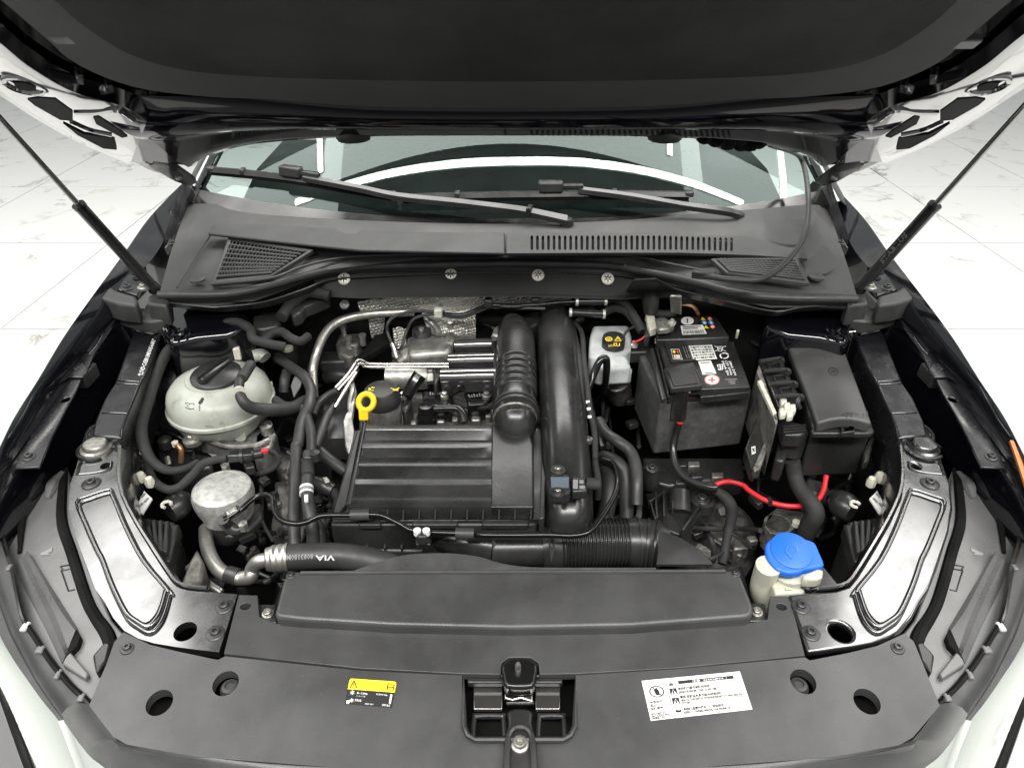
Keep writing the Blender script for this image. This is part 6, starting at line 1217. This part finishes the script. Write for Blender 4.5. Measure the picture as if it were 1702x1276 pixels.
mk('side_lug', G().prism(T(A4, [(1120, 700), (1180, 650), (1240, 640), (1200, 720), (1130, 740)], 0.835), 0.02), M['tank'], rs, bevel=0.006)
mk('spigot', G().tube(T(A4, [(1500, 1150, 0.76), (1540, 1080, 0.76)]), 0.014, 12, 2), M['tank'], rs)
hb = thing('tank_hose', P(*A4(1530, 850), 0.86), 'black bleed hose looping over the coolant tank', 'hose')
mk('hose', G().tube(T(A4, [(1560, 725, 0.89), (1520, 770, 0.89), (1500, 850, 0.885), (1525, 930, 0.87), (1590, 975, 0.85), (1720, 985, 0.83), (1830, 975, 0.81), (1920, 930, 0.79)]), [0.0085, 0.009, 0.0095, 0.0105, 0.012, 0.013, 0.013, 0.013], 14, 7), M['rubber'], hb)
mk('corrugation', G().tube(T(A4, [(1575, 700, 0.892), (1548, 745, 0.893), (1520, 790, 0.892)]), 0.0098, 14, 3, rf=(lambda t: 1 + 0.06 * math.sin(t * 16 * math.pi), 60)), M['rubber'], hb)
mk('clip', G().tube(T(A4, [(1500, 866, 0.887), (1501, 873, 0.887)]), 0.0108, 14, 1), M['ivory'], hb)

# ---- aluminium canister (engine-mount damper head) with black collar
ct = thing('metal_canister', P(378, 850, 0.68), 'round bare aluminium canister in front of the coolant tank', 'canister')
c0 = P(378, 845, 0.735)
mk('can', G().lathe(c0, [(0.044, -0.012), (0.046, 0.0), (0.050, 0.012), (0.053, 0.030), (0.0530, 0.040), (0.050, 0.049), (0.043, 0.054), (0.0405, 0.0545), (0.040, 0.0535), (0.038, 0.0545), (0.0001, 0.055)], 48), M['can'], ct, sharp=30)
mk('collar', G().lathe(c0, [(0.036, -0.055), (0.042, -0.05), (0.043, -0.03), (0.040, -0.012)], 32), M['boltd'], ct)
mk('foot', G().tube(T(B1, [(1330, 740, 0.70), (1380, 790, 0.69), (1440, 800, 0.69)]), 0.016, 12, 3), M['alud'], ct)
mk('ribbed_sleeve', G().tube(T(B1, [(1420, 668, 0.80), (1460, 650, 0.80), (1500, 628, 0.805)]), 0.008, 12, 3, rf=(lambda t: 1 + 0.12 * math.sin(t * 12 * math.pi), 50)), M['pipe'], ct)
mk('elbow', G().tube(T(B1, [(1400, 690, 0.80), (1430, 730, 0.78), (1480, 760, 0.77), (1540, 740, 0.77)]), 0.010, 12, 4), M['plastic'], ct)
for q in ((1415, 360), (1525, 725)): mk('bolt', G().lathe(P(*B1(*q), 0.785), [(0.008, -0.01), (0.008, 0.004), (0.0001, 0.006)], 6), M['pipe'], ct)
mk('clamp_plate', G().prism(T(B1, [(1300, 700), (1560, 600), (1640, 580), (1650, 680), (1560, 760), (1440, 800), (1330, 780)], 0.71), 0.02), M['boltd'], ct, bevel=0.005)
mk('stay', G().bar(P(*B1(1510, 830), 0.70), P(*B1(1600, 790), 0.71), 0.006, 0.01), M['boltd'], ct)

# ---- cast bracket under the coolant tank
cb_ = thing('cast_bracket', P(*B1(1450, 200), 0.70), 'ribbed aluminium mount bracket under the coolant tank', 'bracket')
mk('arm', G().prism(T(B1, [(1182, 108), (1205, 98), (1240, 150), (1330, 165), (1460, 190), (1545, 160), (1570, 115), (1600, 130), (1655, 95), (1695, 105), (1700, 210), (1640, 250), (1560, 245), (1455, 255), (1330, 215), (1255, 205), (1200, 150)], 0.745), 0.03), M['alu'], cb_, bevel=0.005, seg=3)
mk('rib', G().tube(T(B1, [(1240, 120, 0.755), (1330, 140, 0.757), (1460, 165, 0.757), (1540, 150, 0.755), (1590, 110, 0.755)]), 0.006, 8, 4), M['alu'], cb_)
mk('rib', G().tube(T(B1, [(1300, 195, 0.752), (1440, 235, 0.752), (1600, 225, 0.752), (1690, 190, 0.752)]), 0.005, 8, 4), M['alu'], cb_)
mk('boss', G().lathe(P(*B1(1672, 110), 0.76), [(0.013, -0.03), (0.013, 0.004), (0.008, 0.006), (0.006, 0.0), (0.0001, 0.0)], 16), M['alu'], cb_)
mk('bolt', G().lathe(P(*B1(1210, 192), 0.755), [(0.019, -0.006), (0.019, 0.003), (0.011, 0.005), (0.011, 0.014), (0.009, 0.016), (0.0001, 0.016)], 18), M['pipe'], cb_, label='large bright bolt')
mk('bolt', G().lathe(P(*B1(1230, 130), 0.76), [(0.009, -0.006), (0.009, 0.010), (0.0001, 0.012)], 12), M['pipe'], cb_)
mk('side_block', G().prism(T(A5, [(0, 1075), (60, 1010), (120, 1000), (150, 1060), (120, 1140), (60, 1180), (0, 1190)], 0.745), 0.05), M['alu'], cb_, bevel=0.008, seg=3)
mk('side_bore', G().lathe(P(*A5(85, 1010), 0.756), [(0.012, -0.02), (0.012, 0.006), (0.006, 0.008), (0.005, 0.0), (0.0001, 0.0)], 14), M['alu'], cb_)
mk('grimy_web', G().prism(T(B2, [(210, 260), (300, 240), (330, 300), (300, 430), (260, 420), (215, 350), (200, 310)], 0.68), 0.04), M['alud'], cb_, bevel=0.008)
f = qmap(px(B1, [(1570, 215), (1625, 205), (1630, 235), (1578, 245)])); decal('cast_mark', text_g('PX', f, 0.7455, 0.001), M['boltd'], cb_)
# sensor plug with red tip
sp_ = thing('sensor_plug', P(*B1(1500, 300), 0.79), 'black cable plug with a red locking tab above the metal canister', 'connector')
mk('shell', G().bar(P(*B1(1430, 300), 0.80), P(*B1(1600, 285), 0.80), 0.020, 0.018), M['satin'], sp_, bevel=0.004)
mk('ring', G().tube(T(B1, [(1510, 295), (1530, 293)], 0.80), 0.014, 12, 1), M['plastic'], sp_)
mk('sleeve', G().tube(T(B1, [(1590, 285, 0.80), (1650, 275, 0.80)]), 0.009, 12, 1), M['plastic'], sp_)
mk('red_tab', G().bar(P(*B1(1640, 262), 0.809), P(*B1(1685, 258), 0.809), 0.008, 0.006), M['red'], sp_, bevel=0.001)
mk('bracket', G().prism(T(B1, [(1520, 330), (1585, 320), (1600, 360), (1540, 370)], 0.78), 0.02), M['plastic'], sp_, bevel=0.003)
mk('lead', G().tube(T(B1, [(1690, 262, 0.795), (1730, 280, 0.79), (1750, 330, 0.775), (1700, 380, 0.76), (1600, 410, 0.75)]), 0.005, 8, 5), M['cloth'], sp_)

# ---- hoses left of the air box
hose('coolant_hose', 'long black coolant hose dropping straight down left of the air filter box', 'hose', T(A5, [(150, 580, 0.82), (240, 640, 0.82), (320, 700, 0.82), (365, 780, 0.815), (355, 880, 0.81), (310, 980, 0.80), (285, 1120, 0.79)]) + T(B2, [(350, 240, 0.785), (345, 450, 0.77), (335, 650, 0.75), (340, 860, 0.72)]), [0.011] * 11, seg=14, group=HG)
hs1 = hose('coolant_hose', 'forked coolant hose with a white band running beside the straight one', 'hose', T(A5, [(140, 845, 0.80), (200, 885, 0.80), (280, 890, 0.80), (330, 930, 0.80), (365, 1050, 0.80), (368, 1180, 0.80)]) + T(B2, [(425, 280, 0.80), (420, 400, 0.795), (415, 500, 0.79), (430, 620, 0.78), (450, 740, 0.76), (455, 860, 0.73)]), [0.0085, 0.0095, 0.0095, 0.0095, 0.0095, 0.0095, 0.0095, 0.010, 0.011, 0.011, 0.011, 0.011], group=HG)
mk('white_band', G().tube(T(B2, [(413, 490, 0.791), (413, 535, 0.788)]), 0.0122, 14, 1), M['white'], hs1); mk('white_mark', G().bar(P(*B2(412, 540), 0.80), P(*B2(412, 580), 0.80), 0.006, 0.004), M['white'], hs1)
mk('band_print', G().tube(T(B2, [(413, 505, 0.791), (413, 520, 0.790)]), 0.0125, 14, 1), M['grey'], hs1)
mk('clip', G().prism(T(B2, [(385, 250), (445, 248), (448, 300), (388, 305)], 0.815), 0.02), M['plastic'], hs1, bevel=0.004)
mk('clip_bolt', G().lathe(P(*B2(465, 280), 0.815), [(0.010, -0.012), (0.010, 0.004), (0.005, 0.006), (0.0001, 0.006)], 8), M['boltd'], hs1)
mk('sleeve', G().tube(T(B2, [(420, 320, 0.80), (422, 420, 0.795)]), 0.0115, 12, 1), M['cloth'], hs1)
hose('coolant_hose', 'thin hose descending from the bright steel pipe towards the clip', 'hose', T(A5, [(515, 880, 0.80), (470, 950, 0.795), (430, 1050, 0.79), (395, 1150, 0.79)]), [0.0065, 0.0085, 0.0085, 0.008], group=HG)
hose('coolant_hose', 'short hose on the twin steel pipes beside the timing cover', 'hose', T(A5, [(530, 790, 0.81), (470, 820, 0.80), (410, 870, 0.79), (380, 940, 0.78)]), 0.0075, group=HG)
hose('coolant_hose', 'slanting hose disappearing under the air filter box', 'hose', T(B2, [(490, 260, 0.77), (560, 320, 0.76), (660, 390, 0.745)]), 0.0115, group=HG)
hose('coolant_hose', 'hose curving down between the forked hose and the air filter box', 'hose', T(B2, [(470, 700, 0.75), (500, 770, 0.74), (500, 850, 0.72), (490, 900, 0.70)]), 0.0105, group=HG)
hose('coolant_hose', 'short hose rising from the coolant tank outlet to the bulkhead', 'hose', T(A5, [(195, 800, 0.77), (200, 730, 0.79), (215, 670, 0.80)]), 0.011, group=HG)
hv = thing('hose_coupling', P(*B2(520, 470), 0.74), 'silver-black plug coupling beside the air filter box', 'coupling')
mk('body', G().tube(T(B2, [(450, 450, 0.765), (520, 480, 0.76), (580, 510, 0.755)]), [0.011, 0.0135, 0.012], 12, 3), M['boltd'], hv); mk('tab', G().prism(T(B2, [(505, 425), (545, 420), (565, 450), (530, 460)], 0.78), 0.01), M['zinc'], hv, bevel=0.002)
mk('tail', G().tube(T(B2, [(570, 505, 0.755), (610, 560, 0.74), (600, 640, 0.72)]), 0.009, 10, 4), M['cloth'], hv)
# ---- air-conditioning hose with ferrule and printed code
ac = thing('air_conditioning_hose', P(*B2(420, 930), 0.72), 'thick black air-conditioning hose with white lettering and aluminium end', 'hose')
hz = 0.765
hg = G().tube(T(B2, [(255, 932, hz), (420, 922, hz), (600, 920, hz), (760, 938, hz), (880, 965, 0.76), (1000, 1005, 0.745)]), [0.0205, 0.0212, 0.0212, 0.0212, 0.0205, 0.020], 22, 7)
hm = mk('hose', hg, M['rubber'], ac, sharp=60); HBV = hg.bvh()
mk('ferrule', G().tube(T(B2, [(160, 945, hz), (205, 938, hz), (300, 928, hz)]), [0.0175, 0.0215, 0.0228], 22, 3, rf=(lambda t: 1 + 0.03 * math.sin(t * 7 * math.pi), 40)), M['pipe'], ac, sharp=60)
mk('end_pipe', G().tube(T(B2, [(180, 942, hz), (110, 958, 0.76), (75, 1000, 0.745), (60, 1050, 0.735), (10, 1060, 0.73)]) + T(B1, [(1500, 1058, 0.73), (1440, 1045, 0.73), (1370, 1000, 0.73), (1320, 920, 0.725), (1295, 830, 0.715), (1290, 750, 0.70)]), 0.0118, 16, 6), M['pipe'], ac, sharp=60)
mk('coupling', G().tube(T(B1, [(1430, 1035, 0.73), (1500, 1055, 0.73)]), 0.0145, 14, 1), M['boltd'], ac); mk('coupling_rubber', G().prism(T(B1, [(1450, 1010), (1540, 1020), (1545, 1110), (1480, 1120)], 0.715), 0.04), M['dark'], ac, bevel=0.006)
f = qmap(px(B2, [(590, 948), (470, 948), (470, 915), (590, 915)])); decal('lettering', text_g('VIA', f, HBV, 0.0008), M['white'], hm)
f = qmap(px(B2, [(455, 940), (265, 950), (265, 912), (455, 905)])); decal('lettering', text_g('8083180M8', f, HBV, 0.0008), M['grey'], hm)
hose('cooler_pipe', 'thin aluminium pipe behind the headlamp carrier below the hose end', 'pipe', T(B1, [(1180, 990, 0.70), (1300, 1090, 0.69), (1390, 1150, 0.68)]), 0.007, 'pipe')
top('radiator_end', plate(B1, [(1130, 1100), (1185, 960), (1235, 872), (1278, 960), (1255, 1130), (1200, 1150)], 0.75, 0.05), M['alud'], 'grey finned radiator end plate beside the headlamp carrier', 'radiator', bevel=0.004)
hl_ = thing('headlamp_rear', P(*B1(980, 820), 0.66), 'ribbed black rear of the headlamp in front of the coolant tank', 'headlamp')
headlamp_rear(hl_, lambda q: q)
# ---- looms and clutter on the coolant tank side
hose('wiring_loom', 'thick cloth-taped loom running forward along the inner wing rail', 'wiring', T(A4, [(1420, 470, 0.88), (1300, 510, 0.89), (1160, 545, 0.89), (1060, 610, 0.88), (990, 750, 0.86), (930, 930, 0.84), (890, 1080, 0.83), (900, 1200, 0.82)]) + T(B1, [(960, 330, 0.80), (1060, 385, 0.79), (1170, 370, 0.785), (1240, 330, 0.78)]), [0.009, 0.0095, 0.01, 0.0105, 0.0105, 0.0105, 0.0105, 0.0105, 0.009, 0.008, 0.007, 0.006], 'cloth', group=WG)
hose('wiring_loom', 'taped loom sagging from the wing to the red-tabbed plug', 'wiring', T(B1, [(920, 330, 0.77), (960, 440, 0.775), (1040, 500, 0.785), (1120, 490, 0.79), (1200, 420, 0.795), (1270, 345, 0.80), (1340, 320, 0.80), (1420, 303, 0.80)]), 0.0075, 'cloth', group=WG)
hose('wiring_loom', 'looped cloth loom behind the coolant tank cap', 'wiring', T(A4, [(1420, 480, 0.90), (1430, 440, 0.91), (1500, 440, 0.915), (1570, 480, 0.91), (1590, 540, 0.90), (1680, 570, 0.89), (1790, 590, 0.88)]), 0.010, 'cloth', group=WG)
hose('wiring_loom', 'wavy cloth loom along the bulkhead towards the aluminium pipe', 'wiring', T(A5, [(0, 460, 0.88), (60, 480, 0.89), (120, 430, 0.895), (180, 420, 0.895), (240, 460, 0.89), (300, 480, 0.885), (345, 450, 0.88)]), 0.0095, 'cloth', group=WG)
hose('wiring_loom', 'flat cable duct climbing to the cowl left of the heat shield', 'wiring', T(A5, [(180, 330, 0.92), (240, 250, 0.93), (330, 180, 0.94), (420, 180, 0.94), (480, 195, 0.935)]), 0.013, 'cloth', group=WG)
for nm_, l, z, lab_ in (('relay_box', [(0, 320), (110, 270), (180, 240), (210, 300), (160, 380), (60, 400), (0, 400)], 0.90, 'black relay carrier behind the coolant tank'), ('duct_cover', [(200, 240), (330, 120), (480, 150), (485, 200), (330, 260), (300, 300), (250, 320)], 0.925, 'black duct cover under the cowl lip by the push clip')):
    top(nm_, plate(A5, l, z, 0.03), M['plastic'], lab_, 'cover', bevel=0.006, seg=3)
vv = thing('check_valve', P(*A5(220, 540), 0.80), 'black vacuum valve with a pale top behind the coolant tank', 'valve')
mk('body', G().lathe(P(*A5(225, 560), 0.80), [(0.02, -0.02), (0.024, 0.0), (0.022, 0.018), (0.014, 0.022), (0.0001, 0.024)], 20), M['plastic'], vv)
mk('pale_top', G().lathe(P(*A5(220, 525), 0.822), [(0.012, -0.004), (0.012, 0.003), (0.0001, 0.005)], 14), M['beige'], vv); mk('pale_lug', G().box(P(*A5(135, 400), 0.885), (0.008, 0.012, 0.006)), M['beige'], vv, bevel=0.002)
mk('port', G().tube(T(A5, [(150, 520, 0.81), (190, 540, 0.81)]), 0.008, 10, 1), M['plastic'], vv)
top('hose_tag', plate(A5, [(240, 760), (262, 700), (310, 712), (300, 760), (258, 830)], 0.79, 0.003), M['grey'], 'small grey tag beside the coolant hoses', 'tag')
top('tank_clip', plate(A5, [(100, 735), (122, 730), (132, 850), (115, 855)], 0.80, 0.006), M['beige'], 'thin pale strap beside the coolant tank', 'clip')
fe = thing('brake_line', P(*B1(1110, 230), 0.72), 'short copper line with fitting beside the inner wing loom', 'pipe')
mk('line', G().tube(T(B1, [(1100, 220, 0.76), (1125, 235, 0.76), (1138, 270, 0.75), (1135, 330, 0.73)]), 0.0055, 10, 4), M['copper'], fe); mk('nut', G().lathe(P(*B1(1100, 218), 0.762), [(0.007, -0.004), (0.007, 0.005), (0.0001, 0.006)], 6), M['beige'], fe)
ab_ = thing('brake_unit', P(*B1(1080, 300), 0.66), 'black valve unit between inner wing and coolant tank', 'valve')
mk('block', G().prism(T(B1, [(960, 120), (1080, 130), (1330, 280), (1330, 360), (1080, 380), (1000, 330)], 0.70), 0.08), M['plastic'], ab_, bevel=0.008)
mk('bar', G().bar(P(*B1(940, 90), 0.755), P(*B1(1120, 150), 0.75), 0.006, 0.012), M['carrier'], ab_)
mk('fitting', G().lathe(P(*B1(1030, 190), 0.73), [(0.014, -0.02), (0.014, 0.0), (0.008, 0.006), (0.0001, 0.008)], 8), M['boltd'], ab_)
mk('nub', G().box(P(*B1(890, 268), 0.80), (0.006, 0.012, 0.006)), M['beige'], ab_, bevel=0.002)
mk('clip', G().tube(T(B1, [(1050, 300, 0.725), (1060, 350, 0.715)]), 0.006, 8, 1), M['pipe'], ab_)
# vehicle number stamped on the rail
rl0, RP0 = RBV[0]
f = qmap(px(A4, [(880, 770), (968, 535), (990, 540), (905, 778)])); 
fv = qmap(px(A4, [(872, 772), (962, 536), (985, 540), (898, 778)]))
decal('stamped_number', text_g('*LSVDC6BR1MN056681*', lambda u, v: qmap(px(A4, [(862, 768), (955, 534), (982, 538), (892, 776)]))(u, v), RP0, 0.0008), M['white'], rl0)

# ================================================================== FRONT: radiator top cover and warning labels
FZ = (0.852, 0.06, 0.68)
rcv = thing('radiator_cover', P(850, 990, 0.78), 'long black radiator air duct cover behind the front trim', 'cover')
out = [(478, 950), (489, 948), (1216, 946), (1228, 952), (1234, 962), (1252, 1008), (1251, 1021), (1240, 1025), (1050, 1039), (851, 1043), (650, 1038), (500, 1029), (462, 1025), (456, 1020), (470, 966)]
mk('top', G().prism([P(*q, FZ) for q in out], 0.028), M['trim'], rcv, bevel=0.005, seg=3)
mk('rear_bead', G().tube([P(*q, (0.853, 0.06, 0.68)) for q in [(500, 952), (700, 951), (1000, 950), (1205, 949)]], 0.003, 8, 3), M['trim'], rcv)
for q in (B6(122, 95), B7(1485, 85)): bolt(rcv, q, FZ, 0.0042, washer=1.5)
for q in ((648, 1034), (1072, 1032)): mk('tab', G().prism([P(q[0] + a, q[1] + b, 0.842) for a, b in ((-12, -4), (12, -4), (12, 8), (-12, 8))], 0.006), M['trim'], rcv, bevel=0.001)
mk('skirt', G().prism([P(*q, 0.80) for q in [(446, 1040), (470, 966), (1234, 962), (1262, 1035), (851, 1056)]], 0.03), M['dark'], rcv)
flap = smooth_px([(580, 951), (610, 940), (640, 930), (680, 921), (745, 919), (797, 925), (830, 935), (880, 942), (960, 943)], 4) + [(1090, 943), (1090, 952), (580, 955)]
mk('rear_flap', G().prism([P(*q, (0.855, 0.5, 0.80)) for q in flap], 0.003), M['plastic'], rcv, label='thin raised rear flap')
fl4 = smooth_px(px(B3, [(1100, 972), (1110, 900), (1118, 775), (1200, 785), (1290, 830), (1370, 880), (1420, 925), (1452, 972)]), 4)
mk('side_flap', G().prism([P(*q, (0.82, 0.35, 0.80)) for q in fl4], 0.004), M['plastic'], rcv)
for q in (B5(1510, 405), B7(1615, 320)): bk_ = mk('mount_block', G().prism([P(q[0] + a, q[1] + b, 0.825) for a, b in ((-16, -16), (14, -16), (16, 16), (-18, 16))], 0.02), M['plastic'], rcv, bevel=0.003); bolt(rcv, q, 0.827, 0.0055, M['zinc'], washer=1.5)

# refrigerant label
q = px(B6, [(478, 725), (772, 745), (742, 905), (455, 882)]); f = qmap(q); S = SLM
Lb = decal('refrigerant_label', shape_g([rect(0, 0, 1, 1)], f, S, 0.0005), M['black'], cov, label='black and yellow air-conditioning refrigerant label')
decal('label_band', shape_g([[(0.02, 0.06), (0.05, 0.0), (0.96, 0.0), (1, 0.06), (1.0, 0.42), (0.01, 0.42)]], f, S, 0.0010), M['yprint'], Lb)
decal('label_icon', shape_g([line(0.06, 0.34, 0.12, 0.06, 0.02), line(0.12, 0.06, 0.19, 0.34, 0.02), line(0.05, 0.34, 0.2, 0.34, 0.02), rect(0.115, 0.16, 0.13, 0.27), line(0.83, 0.12, 0.96, 0.12, 0.02), line(0.83, 0.34, 0.96, 0.34, 0.02), line(0.83, 0.12, 0.83, 0.34, 0.02), line(0.96, 0.12, 0.96, 0.34, 0.02), rect(0.84, 0.22, 0.95, 0.25)], f, S, 0.0014), M['black'], Lb)
for s_, b in (('R-134a', (0.22, 0.50, 0.44, 0.58)), ('0.500 kg', (0.62, 0.50, 0.86, 0.58)), ('1,1,1,2', (0.22, 0.63, 0.40, 0.68)), ('PAG', (0.20, 0.77, 0.33, 0.87)), ('5N0 010', (0.42, 0.90, 0.60, 0.96)), ('VW AG', (0.78, 0.88, 0.95, 0.97))):
    decal('lettering', text_g(s_, f, S, 0.0012, b[0], b[2], b[1], b[3]), M['white'], Lb)
for (x_, y_, r_) in ((0.12, 0.54, 0.05), (0.13, 0.84, 0.045)): decal('snow_icon', shape_g([line(x_ + r_ * math.cos(t), y_ + r_ * 1.8 * math.sin(t), x_ - r_ * math.cos(t), y_ - r_ * 1.8 * math.sin(t), 0.018) for t in (0.3, 1.35, 2.4)], f, S, 0.0012), M['white'], Lb)
decal('can_icon', shape_g([[(0.02, 0.86), (0.1, 0.84), (0.08, 0.98), (0.03, 0.98)]], f, S, 0.0013), M['white'], Lb); decal('bar_mark', shape_g([rect(0.92, 0.5, 0.96, 0.85)], f, S, 0.0012), M['white'], Lb)
# white warning label
q = px(B7, [(908, 740), (1510, 682), (1588, 915), (965, 985)]); f = qmap(q)
Wl = decal('warning_label', shape_g([rect(0, 0, 1, 1)], f, S, 0.0005), M['label'], cov, label='white bilingual warning label')
blk = [rect(0.36, 0.09, 0.92, 0.17), rect(0.235, 0.08, 0.24, 0.95), rect(0.25, 0.21, 0.95, 0.218), rect(0.25, 0.71, 0.98, 0.72)]
blk += ring(0.125, 0.30, 0.075, 0.012, 24, 1.95) + [line(0.09, 0.17, 0.165, 0.42, 0.012), [(0.10, 0.26), (0.13, 0.2), (0.15, 0.3), (0.14, 0.40), (0.11, 0.38)]]
blk += [[(0.26, 0.19), (0.285, 0.07), (0.31, 0.19)], rect(0.255, 0.26, 0.325, 0.42), rect(0.255, 0.50, 0.325, 0.66), [(0.255, 0.82), (0.27, 0.8), (0.30, 0.82), (0.32, 0.8), (0.31, 0.87), (0.27, 0.87)]]
decal('label_print', shape_g(blk, f, S, 0.0010), M['black'], Wl)
decal('label_icon', shape_g([[(0.262, 0.41), (0.29, 0.28), (0.318, 0.41)], [(0.262, 0.65), (0.29, 0.52), (0.318, 0.65)], rect(0.282, 0.10, 0.288, 0.15)], f, S, 0.0014), M['label'], Wl)
decal('label_icon', shape_g([rect(0.283, 0.31, 0.297, 0.40), rect(0.283, 0.55, 0.297, 0.64)], f, S, 0.0018), M['black'], Wl)
decal('lettering', text_g('注意  WARNING  !', f, S, 0.0014, 0.50, 0.85, 0.10, 0.16), M['label'], Wl)
for s_, b in (('发动机风扇可能随时启动', (0.34, 0.26, 0.66, 0.315)), ('RADIATOR FAN MAY START AT ANY TIME', (0.34, 0.35, 0.72, 0.395)), ('高压 接触点火系统前关闭发动机', (0.34, 0.47, 0.76, 0.525)), ('HIGH VOLTAGE SWITCH OFF ENGINE BEFORE TOUCHING IGNITION', (0.34, 0.56, 0.95, 0.60)), ('SYSTEM', (0.34, 0.63, 0.42, 0.67)), ('添加机油请参阅车辆使用说明书', (0.34, 0.78, 0.74, 0.835)), ('REFER TO OWNERS MANUAL FOR ENGINE OIL', (0.34, 0.87, 0.80, 0.91)), ('未经许可', (0.03, 0.53, 0.16, 0.57)), ('禁止', (0.03, 0.61, 0.09, 0.65)), ('触摸部件', (0.03, 0.69, 0.15, 0.73)), ('HOT PARTS DO', (0.02, 0.82, 0.17, 0.855)), ('NOT TOUCH UNTIL', (0.02, 0.88, 0.20, 0.91)), ('ENGINE COLD', (0.02, 0.93, 0.15, 0.96))):
    decal('lettering', text_g(s_, f, S, 0.0011, b[0], b[2], b[1] - 0.012, b[3] + 0.014, bold=0.03), M['black'], Wl)
decal('label_book', shape_g([line(0.90, 0.62, 0.94, 0.62, 0.006), line(0.90, 0.68, 0.94, 0.68, 0.006), line(0.90, 0.62, 0.90, 0.68, 0.006), line(0.94, 0.62, 0.94, 0.68, 0.006)], f, S, 0.0012), M['black'], Wl)

# ================================================================== dim parts low between the big units
mk('gearbox', G().lathe(P(1170, 900, 0.50), [(0.10, -0.05), (0.11, 0.0), (0.10, 0.05), (0.07, 0.08), (0.0001, 0.085)], 28), M['alud'], en)
mk('gearbox_rib', G().bar(P(1130, 870, 0.59), P(1230, 930, 0.57), 0.012, 0.03), M['alud'], en, bevel=0.003)
mk('alternator', G().lathe(P(520, 880, 0.56), [(0.06, -0.06), (0.066, -0.03), (0.066, 0.03), (0.05, 0.05), (0.0001, 0.055)], 24, Vector((0.9, 0.1, 0.3))), M['alud'], en)
mk('alternator_bracket', G().prism(T(K, [(455, 800), (505, 790), (520, 850), (500, 900), (470, 890)], 0.66), 0.04), M['alud'], en, bevel=0.006)
random.seed(21)
def wires(par, quad, z0, z1, n, r0=0.0025, r1=0.006, mats=('cloth', 'rubber', 'plastic')):
    f = qmap(quad)
    for i in range(n):
        a = (random.random(), random.random()); ang = random.uniform(0, 6.28); pts = []
        for k in range(5):
            pts.append(P(*f(min(1, max(0, a[0])), min(1, max(0, a[1]))), random.uniform(z0, z1))); ang += random.uniform(-0.9, 0.9); a = (a[0] + 0.22 * math.cos(ang), a[1] + 0.22 * math.sin(ang))
        mk('wire', G().tube(pts, random.uniform(r0, r1), 8, 5), M[random.choice(mats)], par)
def plugs(par, quad, z0, z1, n):
    f = qmap(quad)
    for i in range(n):
        c = P(*f(random.random(), random.random()), random.uniform(z0, z1)); a = random.uniform(0, 3.14); X = Vector((math.cos(a), math.sin(a), 0)); Y = Vector((-math.sin(a), math.cos(a), random.uniform(-0.4, 0.4))).normalized()
        mk('plug', G().box(c, (random.uniform(0.015, 0.035), random.uniform(0.012, 0.022), random.uniform(0.012, 0.02)), (X, Y, X.cross(Y))), M[random.choice(('plastic', 'boltd', 'satin', 'plastic', 'alud'))], par, bevel=0.003)
for q, z0, z1, n, m_ in (([(1085, 770), (1250, 770), (1290, 930), (1110, 930)], 0.58, 0.66, 9, 7), ([(1260, 790), (1420, 780), (1380, 900), (1270, 900)], 0.55, 0.66, 8, 5), ([(440, 700), (560, 700), (545, 900), (430, 900)], 0.60, 0.72, 10, 8), ([(240, 600), (300, 560), (330, 760), (250, 800)], 0.62, 0.74, 8, 6), ([(430, 530), (560, 520), (540, 640), (440, 650)], 0.66, 0.78, 7, 5), ([(960, 600), (1060, 640), (1075, 860), (990, 860)], 0.60, 0.74, 9, 6), ([(330, 880), (560, 890), (560, 960), (360, 970)], 0.58, 0.68, 7, 5), ([(1180, 520), (1320, 540), (1300, 600), (1230, 600)], 0.70, 0.80, 5, 3), ([(700, 500), (980, 500), (980, 545), (820, 545)], 0.80, 0.85, 5, 3), ([(430, 880), (560, 880), (560, 1000), (450, 1000)], 0.55, 0.65, 4, 3)):
    wires(en, q, z0, z1, n); plugs(en, q, z0, z1, m_)
